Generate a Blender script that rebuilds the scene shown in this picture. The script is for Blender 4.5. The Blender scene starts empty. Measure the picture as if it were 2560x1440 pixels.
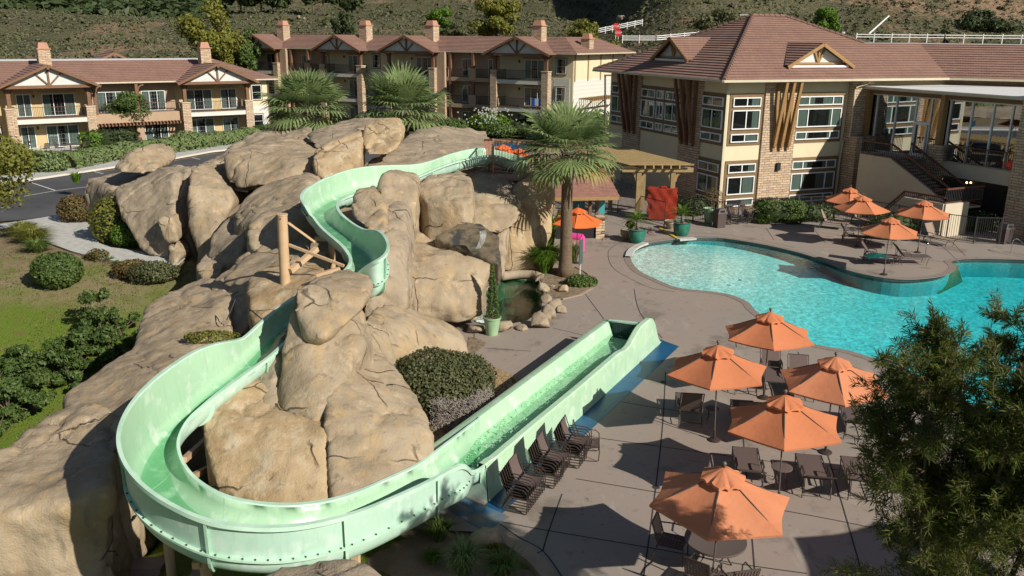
import bpy, bmesh, math, random
from mathutils import Vector, Matrix, noise
from mathutils.geometry import delaunay_2d_cdt
R=math.radians; sc=bpy.context.scene; COL=sc.collection
random.seed(7)
# ---------------- survey: the spot the picture was taken from (used to measure positions) -------------
FL=2150.;PIT=R(16.3);ROLL=R(0.55);H=11.
CP,SP,CR,SR=math.cos(PIT),math.sin(PIT),math.cos(ROLL),math.sin(ROLL)
def ray(u,v):
    x=(u-1280)/FL;y=-(v-720)/FL
    x,y=x*CR-y*SR,x*SR+y*CR
    return Vector((x,CP+y*SP,-SP+y*CP))
def P(u,v,z=0.):
    d=ray(u,v);t=(z-H)/d.z
    return Vector((d.x*t,d.y*t,z))
def AT(u,v,y):
    d=ray(u,v);t=y/d.y
    return Vector((d.x*t,y,H+d.z*t))
def PA(u,v,w):
    return AT(u,v,w) if w>=10 else P(u,v,w)
def Q(p):
    dz=p[2]-H;f=p[1]*CP-dz*SP;up=p[1]*SP+dz*CP
    X,Y=p[0]/f,up/f
    X,Y=X*CR+Y*SR,-X*SR+Y*CR
    return 1280+FL*X,720-FL*Y
# ---------------- helpers ----------------
def tag(o,label=None,cat=None,group=None,kind=None):
    if label:o['label']=label
    if cat:o['category']=cat
    if group:o['group']=group
    if kind:o['kind']=kind
    return o
def thing(name,label,cat,loc=(0,0,0),rz=0.,group=None):
    o=bpy.data.objects.new(name,None);COL.objects.link(o)
    o.location=loc;o.rotation_euler=(0,0,rz);o.empty_display_size=.3
    return tag(o,label,cat,group)
def dup(o,parent=None,loc=None,rz=None,label=None,group=None):
    c=o.copy();COL.objects.link(c)
    if parent is not None:c.parent=parent
    if loc is not None:c.location=loc
    if rz is not None:c.rotation_euler=(0,0,rz)
    if label:c['label']=label
    if group:c['group']=group
    for ch in list(o.children):dup(ch,c)
    return c
class MB:
    def __init__(s,M=None):
        s.v=[];s.f=[];s.uv=[];s.m=[];s.M=M;s.cm=0
    def add(s,vs,fs,uvs=None):
        n=len(s.v)
        s.v+=[Vector(a) for a in vs]
        for i,f in enumerate(fs):
            s.f.append([n+k for k in f]);s.m.append(s.cm)
            s.uv.append(uvs[i] if uvs else None)
        return s
    def quad(s,a,b,c,d,uv=None):return s.add([a,b,c,d],[(0,1,2,3)],[uv] if uv else None)
    def tri(s,a,b,c):return s.add([a,b,c],[(0,1,2)])
    def box(s,x0,y0,z0,x1,y1,z1):
        if x0>x1:x0,x1=x1,x0
        if y0>y1:y0,y1=y1,y0
        if z0>z1:z0,z1=z1,z0
        V=[(x,y,z) for z in(z0,z1) for y in(y0,y1) for x in(x0,x1)]
        return s.add(V,[(0,2,3,1),(4,5,7,6),(0,1,5,4),(2,6,7,3),(0,4,6,2),(1,3,7,5)])
    def bar(s,a,b,w,h=None,up=(0,0,1)):
        h=h or w;a=Vector(a);b=Vector(b);d=(b-a)
        if d.length<1e-6:return s
        d.normalize();up=Vector(up)
        if abs(d.dot(up))>.98:up=Vector((0,1,0)) if abs(d.y)<.9 else Vector((1,0,0))
        sx=d.cross(up).normalized()*w/2;sz=sx.cross(d).normalized()*h/2
        V=[a-sx-sz,a+sx-sz,a+sx+sz,a-sx+sz,b-sx-sz,b+sx-sz,b+sx+sz,b-sx+sz]
        return s.add(V,[(0,1,2,3),(7,6,5,4),(0,4,5,1),(1,5,6,2),(2,6,7,3),(3,7,4,0)])
    def tube(s,pts,r,n=8,cap=True,rf=None):
        pts=[Vector(p) for p in pts];rings=[];N=len(pts)
        up=Vector((0,0,1))
        for i,p in enumerate(pts):
            d=(pts[min(i+1,N-1)]-pts[max(i-1,0)]).normalized()
            if abs(d.dot(up))>.95:a=Vector((1,0,0)) if abs(d.x)<.9 else Vector((0,1,0))
            else:a=up
            e1=d.cross(a).normalized();e2=e1.cross(d)
            rr=r[i] if isinstance(r,(list,tuple)) else r
            if rf:rr*=rf(i)
            rings.append([p+e1*rr*math.cos(2*math.pi*k/n)+e2*rr*math.sin(2*math.pi*k/n) for k in range(n)])
        V=[q for g in rings for q in g];F=[]
        for i in range(N-1):
            for k in range(n):
                F.append((i*n+k,i*n+(k+1)%n,(i+1)*n+(k+1)%n,(i+1)*n+k))
        if cap:
            F.append(tuple(range(n))[::-1]);F.append(tuple((N-1)*n+k for k in range(n)))
        return s.add(V,F)
    def lathe(s,prof,c=(0,0,0),n=20):
        V=[];F=[];m=len(prof)
        for k in range(n):
            a=2*math.pi*k/n
            for r,z in prof:V.append((c[0]+r*math.cos(a),c[1]+r*math.sin(a),c[2]+z))
        for k in range(n):
            for i in range(m-1):
                F.append((k*m+i,((k+1)%n)*m+i,((k+1)%n)*m+i+1,k*m+i+1))
        F.append(tuple(k*m for k in range(n))[::-1]);F.append(tuple(k*m+m-1 for k in range(n)))
        return s.add(V,F)
    def prism(s,poly,z0,z1,bottom=True):
        n=len(poly);V=[(p[0],p[1],z0) for p in poly]+[(p[0],p[1],z1) for p in poly]
        F=[(i,(i+1)%n,n+(i+1)%n,n+i) for i in range(n)]+[tuple(range(n,2*n))]
        if bottom:F.append(tuple(range(n))[::-1])
        return s.add(V,F)
    def build(s,name,mat,parent=None,smooth=False,rel=False,**kw):
        me=bpy.data.meshes.new(name)
        V=s.v
        if s.M is not None:V=[s.M@v for v in V]
        if rel and parent is not None:
            o0=Vector(parent.location);V=[v-o0 for v in V]
        me.from_pydata([tuple(v) for v in V],[],s.f)
        if any(u is not None for u in s.uv):
            L=me.uv_layers.new(name='UVMap').data;k=0
            for f,u in zip(s.f,s.uv):
                for i in range(len(f)):
                    L[k].uv=u[i] if u else (0,0);k+=1
        mats=mat if isinstance(mat,(list,tuple)) else [mat]
        for m in mats:me.materials.append(m)
        if len(mats)>1:
            for p,m in zip(me.polygons,s.m):p.material_index=m
        if smooth:
            for p in me.polygons:p.use_smooth=True
            if smooth=='auto':
                me.update()
                try:me.set_sharp_from_angle(angle=R(38))
                except Exception:pass
        me.update()
        o=bpy.data.objects.new(name,me);COL.objects.link(o)
        if parent is not None:o.parent=parent
        if kw:tag(o,**kw)
        return o
def recalc(o):
    bm=bmesh.new();bm.from_mesh(o.data);bmesh.ops.recalc_face_normals(bm,faces=bm.faces);bm.to_mesh(o.data);bm.free();return o
def solo(mb,name,mat,label,cat,group=None,loc=None,smooth=False):
    """one-mesh thing with its origin at its base"""
    V=mb.v
    if loc is None:
        cx=sum(v.x for v in V)/len(V);cy=sum(v.y for v in V)/len(V);loc=Vector((cx,cy,min(v.z for v in V)))
    loc=Vector(loc)
    mb.v=[v-loc for v in V]
    o=mb.build(name,mat,None,smooth);o.location=loc
    return tag(o,label,cat,group)
def catmull(pts,n):
    pts=[Vector(p) for p in pts];out=[];m=len(pts)
    for i in range(m-1):
        p0=pts[max(i-1,0)];p1=pts[i];p2=pts[i+1];p3=pts[min(i+2,m-1)]
        for k in range(n):
            t=k/n
            out.append(.5*((2*p1)+(p2-p0)*t+(2*p0-5*p1+4*p2-p3)*t*t+(3*p1-p0-3*p2+p3)*t**3))
    out.append(pts[-1]);return out
def sheet(name,outer,holes,mat,z,parent=None):
    V=[];E=[];
    for lp in [outer]+holes:
        n=len(V);k=len(lp)
        V+=[Vector((p[0],p[1])) for p in lp];E+=[(n+i,n+(i+1)%k) for i in range(k)]
    vo,eo,fo,_,_,_=delaunay_2d_cdt(V,E,[],1 if not holes else 2,1e-4)
    def inside(p,poly):
        c=False;j=len(poly)-1
        for i in range(len(poly)):
            a=poly[i];b=poly[j]
            if (a[1]>p[1])!=(b[1]>p[1]) and p[0]<(b[0]-a[0])*(p[1]-a[1])/(b[1]-a[1])+a[0]:c=not c
            j=i
        return c
    if holes:
        vo,eo,fo,_,_,_=delaunay_2d_cdt(V,E,[],0,1e-4)
    F=[]
    for f in fo:
        cx=sum(vo[i][0] for i in f)/len(f);cy=sum(vo[i][1] for i in f)/len(f)
        if inside((cx,cy),outer) and not any(inside((cx,cy),h) for h in holes):F.append(tuple(f))
    mb=MB();mb.add([(v[0],v[1],z) for v in vo],F)
    o=mb.build(name,mat,parent)
    for p in o.data.polygons:
        if p.normal.z<0:p.flip()
    return o
# ---------------- materials ----------------
def lk(nt,a,b):nt.links.new(a,b)
def node(nt,t,**kw):
    n=nt.nodes.new(t)
    for k,v in kw.items():
        if k in n.inputs:n.inputs[k].default_value=v
        else:setattr(n,k,v)
    return n
def c4(c):return (c[0],c[1],c[2],1)
def noisefac(nt,vec,scale,detail=4,lo=.4,hi=.6,rough=.55):
    n=node(nt,'ShaderNodeTexNoise');n.inputs['Scale'].default_value=scale;n.inputs['Detail'].default_value=detail;n.inputs['Roughness'].default_value=rough
    if vec is not None:lk(nt,vec,n.inputs['Vector'])
    m=node(nt,'ShaderNodeMapRange');m.inputs['From Min'].default_value=lo;m.inputs['From Max'].default_value=hi
    lk(nt,n.outputs['Fac'],m.inputs['Value']);return m.outputs['Result'],n.outputs['Fac']
def mix(nt,f,a,b,bt='MIX'):
    m=node(nt,'ShaderNodeMix',data_type='RGBA',blend_type=bt)
    for s,val in ((0,f),(6,a),(7,b)):
        if isinstance(val,(int,float)):m.inputs[s].default_value=val
        elif isinstance(val,(tuple,list)):m.inputs[s].default_value=c4(val)
        else:lk(nt,val,m.inputs[s])
    return m.outputs[2]
def newmat(name):
    m=bpy.data.materials.new(name);m.use_nodes=True;nt=m.node_tree;b=nt.nodes['Principled BSDF'];return m,nt,b
def coords(nt,kind='Object',scale=(1,1,1)):
    tc=node(nt,'ShaderNodeTexCoord');mp=node(nt,'ShaderNodeMapping');mp.inputs['Scale'].default_value=scale
    lk(nt,tc.outputs[kind],mp.inputs['Vector']);return mp.outputs['Vector']
def bump(nt,b,h,st=.3,dist=.02,prev=None):
    n=node(nt,'ShaderNodeBump');n.inputs['Strength'].default_value=st;n.inputs['Distance'].default_value=dist
    lk(nt,h,n.inputs['Height'])
    if prev is not None:lk(nt,prev,n.inputs['Normal'])
    lk(nt,n.outputs['Normal'],b.inputs['Normal']);return n.outputs['Normal']
def pm(name,c1,c2=None,scale=3.,rough=.7,bst=0.,bsc=30.,bd=.01,lo=.35,hi=.65,metal=0.,spec=.5,sc3=(1,1,1),c3=None,s3=.5):
    m,nt,b=newmat(name)
    b.inputs['Roughness'].default_value=rough;b.inputs['Metallic'].default_value=metal;b.inputs['Specular IOR Level'].default_value=spec
    v=coords(nt,'Object',sc3)
    if c2:
        f,_=noisefac(nt,v,scale,5,lo,hi);c=mix(nt,f,c1,c2)
        if c3:
            f2,_=noisefac(nt,v,s3,3,.45,.62);c=mix(nt,f2,c,c3)
        lk(nt,c,b.inputs['Base Color'])
    else:b.inputs['Base Color'].default_value=c4(c1)
    if bst:
        _,h=noisefac(nt,v,bsc,6);bump(nt,b,h,bst,bd)
    return m
def foliage_mat(name,a,b_,c=None,trans=.25,rough=.55):
    m,nt,b=newmat(name);v=coords(nt)
    f,_=noisefac(nt,v,1.1,3,.35,.65);col=mix(nt,f,a,b_)
    f2,_=noisefac(nt,v,9.,2,.5,.75);col=mix(nt,f2,col,c or tuple(min(1,k*1.5) for k in b_))
    lk(nt,col,b.inputs['Base Color']);b.inputs['Roughness'].default_value=rough;b.inputs['Specular IOR Level'].default_value=.3
    t=node(nt,'ShaderNodeBsdfTranslucent');lk(nt,col,t.inputs['Color'])
    ms=node(nt,'ShaderNodeMixShader');ms.inputs[0].default_value=trans
    lk(nt,b.outputs[0],ms.inputs[1]);lk(nt,t.outputs[0],ms.inputs[2]);lk(nt,ms.outputs[0],nt.nodes['Material Output'].inputs['Surface'])
    return m
M={}
def rock_mat(name,a,b_,c):
    m,nt,b=newmat(name);v=coords(nt)
    f,_=noisefac(nt,v,.8,6,.38,.62);col=mix(nt,f,a,b_)
    f,_=noisefac(nt,coords(nt,'Object',(1.6,1.6,.35)),1.3,5,.5,.68);col=mix(nt,f,col,c)
    f,_=noisefac(nt,v,2.6,6,.56,.74,.65);col=mix(nt,f,col,tuple(min(1,k*1.28) for k in a))
    f,_=noisefac(nt,coords(nt,'Object',(3,3,.5)),1.2,6,.58,.75);col=mix(nt,f,col,tuple(k*.62 for k in b_))
    f,_=noisefac(nt,v,60,3,.3,.7);col=mix(nt,f,col,(.5,.5,.5),'OVERLAY') if 0 else mix(nt,f,tuple([.86]*3),(1,1,1)) if 0 else col
    vo=node(nt,'ShaderNodeTexVoronoi',feature='DISTANCE_TO_EDGE');vo.inputs['Scale'].default_value=.3
    wn=node(nt,'ShaderNodeTexNoise');wn.inputs['Scale'].default_value=1.4;lk(nt,v,wn.inputs['Vector'])
    ad=node(nt,'ShaderNodeVectorMath',operation='MULTIPLY_ADD');lk(nt,wn.outputs['Color'],ad.inputs[0]);ad.inputs[1].default_value=(.45,.45,.45);lk(nt,v,ad.inputs[2])
    lk(nt,ad.outputs[0],vo.inputs['Vector'])
    mr=node(nt,'ShaderNodeMapRange');mr.inputs['From Min'].default_value=0.;mr.inputs['From Max'].default_value=.010;lk(nt,vo.outputs['Distance'],mr.inputs['Value'])
    km,_=noisefac(nt,v,.5,2,.44,.50)
    mx=node(nt,'ShaderNodeMath',operation='MAXIMUM');lk(nt,mr.outputs['Result'],mx.inputs[0]);lk(nt,km,mx.inputs[1])
    cr=mx.outputs[0]
    col=mix(nt,cr,tuple(k*.35 for k in b_),col)
    lk(nt,col,b.inputs['Base Color']);b.inputs['Roughness'].default_value=.88;b.inputs['Specular IOR Level'].default_value=.25
    _,h1=noisefac(nt,v,3.2,8);n1=bump(nt,b,h1,.45,.13)
    _,h2=noisefac(nt,v,22,6);n2=bump(nt,b,h2,.5,.035,n1)
    bump(nt,b,cr,.8,.05,n2)
    return m
M['rock']=rock_mat('rock',(.385,.31,.215),(.28,.22,.15),(.385,.28,.16))
M['rock_grey']=rock_mat('rock_grey',(.355,.29,.21),(.26,.21,.155),(.34,.27,.18))
M['rock_warm']=rock_mat('rock_warm',(.43,.325,.20),(.33,.235,.13),(.46,.38,.27))
def slide_mat(name,base,dark,fade,rough=.32,chan=None):
    m,nt,b=newmat(name);v=coords(nt)
    f,_=noisefac(nt,v,.55,4,.35,.65);c=mix(nt,f,base,dark)
    if chan:
        uv=node(nt,'ShaderNodeTexCoord');sx=node(nt,'ShaderNodeSeparateXYZ');lk(nt,uv.outputs['UV'],sx.inputs[0])
        _,nz=noisefac(nt,v,1.6,5)
        s1=node(nt,'ShaderNodeMath',operation='SUBTRACT');lk(nt,sx.outputs[0],s1.inputs[0]);s1.inputs[1].default_value=.5
        s2=node(nt,'ShaderNodeMath',operation='ABSOLUTE');lk(nt,s1.outputs[0],s2.inputs[0])
        s3=node(nt,'ShaderNodeMath',operation='MULTIPLY_ADD');lk(nt,nz,s3.inputs[0]);s3.inputs[1].default_value=.12;lk(nt,s2.outputs[0],s3.inputs[2])
        mr=node(nt,'ShaderNodeMapRange');mr.inputs['From Min'].default_value=.32;mr.inputs['From Max'].default_value=.15;lk(nt,s3.outputs[0],mr.inputs['Value'])
        c=mix(nt,mr.outputs['Result'],c,chan)
    f,_=noisefac(nt,v,2.2,6,.52,.72);c=mix(nt,f,c,fade)
    f,_=noisefac(nt,coords(nt,'Object',(6,6,.8)),1.5,5,.54,.85);c=mix(nt,f,c,tuple(k*.76 for k in base))
    f,_=noisefac(nt,v,1.1,6,.56,.72,.7);c=mix(nt,f,c,(fade[0]*1.1,fade[1]*.98,fade[2]*1.05))
    lk(nt,c,b.inputs['Base Color']);b.inputs['Roughness'].default_value=rough
    _,h=noisefac(nt,v,5,4);bump(nt,b,h,.12,.02)
    return m
M['slide']=slide_mat('flume_green',(.44,.64,.44),(.36,.57,.38),(.52,.69,.54))
M['slide_in']=slide_mat('flume_channel_green',(.42,.62,.43),(.34,.55,.37),(.52,.68,.54),chan=(.20,.43,.25))
M['slide_out']=slide_mat('flume_faded_green',(.46,.66,.53),(.40,.60,.49),(.56,.71,.62),.45)
M['slide_lip']=pm('flume_lip',(.50,.70,.56),(.38,.58,.44),2,.5)
M['slide_wet']=slide_mat('flume_wet_green',(.17,.50,.27),(.13,.43,.22),(.25,.60,.36),.12)
M['tan_steel']=pm('tan_steel',(.56,.39,.24),(.50,.34,.20),3,.5,.05,20)
M['stub']=pm('stub_top',(.58,.50,.34),(.50,.42,.28),6,.7)
def deck_mat():
    m,nt,b=newmat('deck_concrete');v=coords(nt)
    f,_=noisefac(nt,v,.10,3,.40,.60);c=mix(nt,f,(.315,.245,.205),(.25,.225,.20))
    f,_=noisefac(nt,v,.7,6,.42,.68,.65);c=mix(nt,f,c,(.285,.245,.21))
    f,_=noisefac(nt,v,1.9,8,.58,.70,.7);c=mix(nt,f,c,(.14,.125,.11))
    f,_=noisefac(nt,v,.42,5,.58,.64,.6);c=mix(nt,f,c,(.175,.145,.12))
    f,_=noisefac(nt,coords(nt,'Object',(1,.35,1)),1.1,6,.60,.66,.6);c=mix(nt,f,c,(.33,.29,.25))
    f,_=noisefac(nt,v,24,4,.4,.75,.7);c=mix(nt,f,c,(.27,.225,.19))
    f,_=noisefac(nt,v,4.5,6,.63,.68,.7);c=mix(nt,f,c,(.11,.10,.09))
    lk(nt,c,b.inputs['Base Color']);b.inputs['Roughness'].default_value=.75
    _,h=noisefac(nt,v,35,6);n1=bump(nt,b,h,.25,.01);_,h=noisefac(nt,v,2,3);bump(nt,b,h,.15,.03,n1)
    return m
M['deck']=deck_mat()
M['joint']=pm('joint',(.035,.03,.028),rough=.9)
M['joint_lt']=pm('joint_light',(.33,.29,.25),rough=.9)
M['kerb_tan']=pm('kerb_tan',(.33,.25,.185),(.27,.20,.15),2,.8,.2,40)
M['conc']=pm('concrete',(.50,.50,.47),(.44,.44,.42),.8,.85,.2,40,c3=(.39,.39,.37),s3=3)
M['conc_side']=pm('concrete_weathered',(.36,.25,.2),(.28,.2,.16),1.5,.85,.2,40)
M['asphalt']=pm('asphalt',(.062,.062,.066),(.045,.045,.05),.5,.9,.3,80,c3=(.08,.08,.085),s3=.15)
M['white']=pm('white_paint',(.76,.76,.74),(.68,.68,.67),2,.5)
M['soil']=pm('soil',(.20,.145,.095),(.13,.095,.06),2,.95,.6,14,.05,c3=(.26,.2,.13),s3=6)
M['gravel']=pm('gravel',(.42,.30,.15),(.25,.17,.09),9,.9,.9,25,.05,lo=.42,hi=.58)
M['roof']=None
def roof_mat(name,a,b_,c):
    m,nt,b=newmat(name);v=coords(nt,'UV')
    br=node(nt,'ShaderNodeTexBrick');br.inputs['Scale'].default_value=1.;br.inputs['Brick Width'].default_value=.33;br.inputs['Row Height'].default_value=.36
    br.inputs['Color1'].default_value=c4(a);br.inputs['Color2'].default_value=c4(b_);br.inputs['Mortar'].default_value=c4(tuple(k*.45 for k in b_));br.inputs['Mortar Size'].default_value=.012
    lk(nt,v,br.inputs['Vector'])
    f,_=noisefac(nt,v,.6,4,.4,.65);col=mix(nt,f,br.outputs['Color'],c)
    col2=mix(nt,.55,br.outputs['Color'],col)
    f,_=noisefac(nt,v,4,3,.45,.7);col2=mix(nt,f,col2,tuple(k*.8 for k in a))
    lk(nt,col2,b.inputs['Base Color']);b.inputs['Roughness'].default_value=.8
    bump(nt,b,br.outputs['Fac'],-.3,.02)
    return m
M['roof']=roof_mat('roof_tiles',(.30,.175,.135),(.235,.135,.105),(.34,.205,.15))
M['roof_side']=pm('roof_tile_edge',(.20,.105,.08),(.14,.075,.06),6,.85)
def stone_mat():
    m,nt,b=newmat('ledge_stone');tc=node(nt,'ShaderNodeTexCoord')
    sx=node(nt,'ShaderNodeSeparateXYZ');lk(nt,tc.outputs['Object'],sx.inputs[0])
    ad=node(nt,'ShaderNodeMath',operation='ADD');lk(nt,sx.outputs[0],ad.inputs[0]);lk(nt,sx.outputs[1],ad.inputs[1])
    cb=node(nt,'ShaderNodeCombineXYZ');lk(nt,ad.outputs[0],cb.inputs[0]);lk(nt,sx.outputs[2],cb.inputs[1])
    n=node(nt,'ShaderNodeTexNoise');n.inputs['Scale'].default_value=1.8;lk(nt,cb.outputs[0],n.inputs['Vector'])
    ma=node(nt,'ShaderNodeVectorMath',operation='MULTIPLY_ADD');lk(nt,n.outputs['Color'],ma.inputs[0]);ma.inputs[1].default_value=(.25,.12,0);lk(nt,cb.outputs[0],ma.inputs[2])
    br=node(nt,'ShaderNodeTexBrick',offset=.37);br.inputs['Scale'].default_value=1;br.inputs['Brick Width'].default_value=.55;br.inputs['Row Height'].default_value=.16
    br.inputs['Mortar Size'].default_value=.018;br.inputs['Color1'].default_value=(.60,.45,.29,1);br.inputs['Color2'].default_value=(.38,.27,.19,1);br.inputs['Mortar'].default_value=(.10,.07,.05,1)
    br.inputs['Bias'].default_value=-.1
    lk(nt,ma.outputs[0],br.inputs['Vector'])
    f,_=noisefac(nt,cb.outputs[0],2.3,3,.45,.65);col=mix(nt,f,br.outputs['Color'],(.42,.33,.25),'MIX')
    col=mix(nt,.5,br.outputs['Color'],col)
    f,_=noisefac(nt,cb.outputs[0],5,2,.58,.7);col=mix(nt,f,col,(.58,.50,.40))
    mk=mix(nt,br.outputs['Fac'],col,(.16,.115,.08))
    lk(nt,mk,b.inputs['Base Color']);b.inputs['Roughness'].default_value=.85
    bump(nt,b,br.outputs['Fac'],-1.,.06);return m
M['stone']=stone_mat()
M['cream']=pm('cream_stucco',(.66,.59,.40),(.62,.55,.37),1.2,.9,.15,60)
M['cream2']=pm('pale_stucco',(.58,.51,.38),(.54,.47,.35),1.2,.9,.15,60)
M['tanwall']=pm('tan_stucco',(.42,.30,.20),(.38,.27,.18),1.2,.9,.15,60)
M['yellow']=pm('yellow_stucco',(.55,.43,.23),(.5,.39,.21),1.2,.9,.15,60)
def siding_mat():
    m,nt,b=newmat('siding');v=coords(nt,'Object')
    w=node(nt,'ShaderNodeTexWave',bands_direction='Z',wave_profile='SAW');w.inputs['Scale'].default_value=.72;lk(nt,v,w.inputs['Vector'])
    c=mix(nt,w.outputs['Fac'],(.66,.66,.60),(.56,.57,.52));lk(nt,c,b.inputs['Base Color']);b.inputs['Roughness'].default_value=.7
    bump(nt,b,w.outputs['Fac'],.6,.03);return m
M['siding']=siding_mat()
M['gablew']=pm('gable_panel',(.60,.62,.60),(.54,.56,.54),2,.8)
M['wood']=pm('brown_timber',(.20,.10,.05),(.15,.075,.038),3,.65,.3,20,sc3=(1,1,5))
M['wood_y']=pm('honey_timber',(.34,.20,.075),(.27,.155,.06),3,.65,.3,20,sc3=(1,1,4))
M['trim']=pm('olive_brown_trim',(.20,.125,.055),(.16,.10,.045),3,.7)
M['perg']=pm('pergola_timber',(.33,.235,.105),(.25,.175,.08),3,.7,.3,20,sc3=(3,1,1))
M['gutter']=pm('gutter_beige',(.56,.50,.36),(.5,.45,.33),2,.6)
M['winframe']=pm('window_frame_white',(.74,.76,.76),rough=.4)
M['curtain']=pm('curtain',(.30,.38,.32),(.20,.27,.23),2.2,.8,sc3=(6,6,.3))
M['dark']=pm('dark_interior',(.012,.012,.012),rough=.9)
M['iron']=pm('black_iron',(.02,.02,.022),rough=.5)
M['redrail']=pm('red_brown_rail',(.13,.045,.028),(.10,.035,.022),3,.6)
M['rust']=pm('rust_iron',(.42,.21,.14),(.32,.15,.10),4,.7)
M['terracotta']=pm('terracotta',(.44,.24,.16),(.38,.20,.13),4,.8)
M['orange']=None
def cloth_mat(name,a,b_):
    m,nt,b=newmat(name);v=coords(nt)
    f,_=noisefac(nt,v,1.2,4,.4,.65);c=mix(nt,f,a,b_);lk(nt,c,b.inputs['Base Color']);b.inputs['Roughness'].default_value=.85;b.inputs['Specular IOR Level'].default_value=.2
    _,h=noisefac(nt,v,3.5,3);n1=bump(nt,b,h,.35,.05);_,h=noisefac(nt,v,180,2);bump(nt,b,h,.15,.003,n1)
    t=node(nt,'ShaderNodeBsdfTranslucent');lk(nt,c,t.inputs['Color']);ms=node(nt,'ShaderNodeMixShader');ms.inputs[0].default_value=.12
    lk(nt,b.outputs[0],ms.inputs[1]);lk(nt,t.outputs[0],ms.inputs[2]);lk(nt,ms.outputs[0],nt.nodes['Material Output'].inputs['Surface']);return m
M['orange']=cloth_mat('orange_canvas',(.60,.215,.10),(.55,.195,.09))
M['orange_f']=cloth_mat('faded_orange_canvas',(.62,.25,.13),(.56,.21,.105))
M['orange2']=cloth_mat('bright_orange_canvas',(.72,.17,.045),(.66,.15,.04))
M['redcover']=cloth_mat('red_cover',(.36,.045,.022),(.28,.035,.02))
M['brown_metal']=pm('brown_powdercoat',(.045,.032,.027),rough=.4)
M['grey_metal']=pm('grey_bronze_tube',(.11,.09,.08),rough=.4)
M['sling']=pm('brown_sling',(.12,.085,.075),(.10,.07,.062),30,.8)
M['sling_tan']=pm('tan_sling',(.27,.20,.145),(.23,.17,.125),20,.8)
M['tabletop']=pm('speckled_glass_top',(.34,.33,.28),(.26,.26,.22),4,.3)
M['potgreen']=pm('green_glaze',(.02,.12,.09),(.03,.17,.12),3,.18)
M['potmint']=pm('mint_glaze',(.25,.42,.25),(.34,.48,.28),2,.25)
M['potbeige']=pm('beige_pot',(.34,.28,.2),rough=.7)
M['blue']=pm('blue_mat',(.008,.065,.15),(.012,.09,.20),1.5,.35,.3,8,.02)
M['chrome']=pm('steel',(.6,.6,.6),rough=.2,metal=1.)
M['bark']=pm('bark',(.16,.115,.08),(.09,.065,.045),6,.9,.8,18,.04,sc3=(1,1,.4))
M['palmbark']=pm('palm_bark',(.22,.155,.095),(.12,.085,.055),9,.9,1.,14,.06,sc3=(1,1,2.6))
M['palmfoot']=pm('palm_foot',(.22,.2,.18),(.15,.13,.12),5,.9,.6,14,.04)
M['red_letter']=pm('red',(.5,.02,.02),rough=.5)
M['pink']=pm('pink',(.75,.06,.32),(.7,.08,.3),2,.4)
M['yellowp']=pm('yellow_paint',(.62,.50,.05),(.55,.42,.05),3,.6)
M['teal']=pm('teal_sign',(.05,.28,.30),rough=.5)
M['navy']=pm('navy',(.01,.02,.08),rough=.5)
M['tealcloth']=cloth_mat('teal_towel',(.004,.10,.085),(.003,.08,.07))
def fres(nt,f0):
    lw=node(nt,'ShaderNodeLayerWeight');lw.inputs['Blend'].default_value=.5
    p=node(nt,'ShaderNodeMath',operation='POWER');p.inputs[1].default_value=5;lk(nt,lw.outputs['Facing'],p.inputs[0])
    m=node(nt,'ShaderNodeMath',operation='MULTIPLY_ADD');lk(nt,p.outputs[0],m.inputs[0]);m.inputs[1].default_value=1-f0;m.inputs[2].default_value=f0
    return m
def glass_mat(name,col,refl):
    m,nt,b=newmat(name);nt.nodes.remove(b)
    t=node(nt,'ShaderNodeBsdfTransparent');t.inputs['Color'].default_value=c4(col)
    g=node(nt,'ShaderNodeBsdfGlossy');g.inputs['Roughness'].default_value=.02;g.inputs['Color'].default_value=(.85,.9,.95,1)
    ms=node(nt,'ShaderNodeMixShader')
    fr=fres(nt,.04)
    ad=node(nt,'ShaderNodeMath',operation='ADD');ad.inputs[1].default_value=refl;lk(nt,fr.outputs[0],ad.inputs[0])
    lk(nt,ad.outputs[0],ms.inputs[0]);lk(nt,t.outputs[0],ms.inputs[1]);lk(nt,g.outputs[0],ms.inputs[2])
    lk(nt,ms.outputs[0],nt.nodes['Material Output'].inputs['Surface']);return m
M['glass']=glass_mat('window_glass',(.55,.6,.6),.06)
M['glass_big']=glass_mat('tinted_glass',(.25,.27,.27),.42)
def water_mat(name,tint,bs,bd,dens,refl=1.,absorb=True):
    m,nt,b=newmat(name);nt.nodes.remove(b);v=coords(nt)
    t=node(nt,'ShaderNodeBsdfTransparent');t.inputs['Color'].default_value=c4(tint)
    g=node(nt,'ShaderNodeBsdfGlossy');g.inputs['Roughness'].default_value=.08
    fr=fres(nt,.02)
    _,h1=noisefac(nt,v,bs,5);_,h2=noisefac(nt,v,bs*.3,3)
    b1=node(nt,'ShaderNodeBump');b1.inputs['Strength'].default_value=.8;b1.inputs['Distance'].default_value=bd;lk(nt,h1,b1.inputs['Height'])
    b2=node(nt,'ShaderNodeBump');b2.inputs['Strength'].default_value=.6;b2.inputs['Distance'].default_value=bd*2;lk(nt,h2,b2.inputs['Height']);lk(nt,b1.outputs[0],b2.inputs['Normal'])
    lk(nt,b2.outputs[0],g.inputs['Normal'])
    ms=node(nt,'ShaderNodeMixShader');lk(nt,fr.outputs[0],ms.inputs[0]);lk(nt,t.outputs[0],ms.inputs[1]);lk(nt,g.outputs[0],ms.inputs[2])
    lk(nt,ms.outputs[0],nt.nodes['Material Output'].inputs['Surface'])
    if absorb:
        va=node(nt,'ShaderNodeVolumeAbsorption');va.inputs['Color'].default_value=absorb;va.inputs['Density'].default_value=dens
        lk(nt,va.outputs[0],nt.nodes['Material Output'].inputs['Volume'])
    return m
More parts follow.
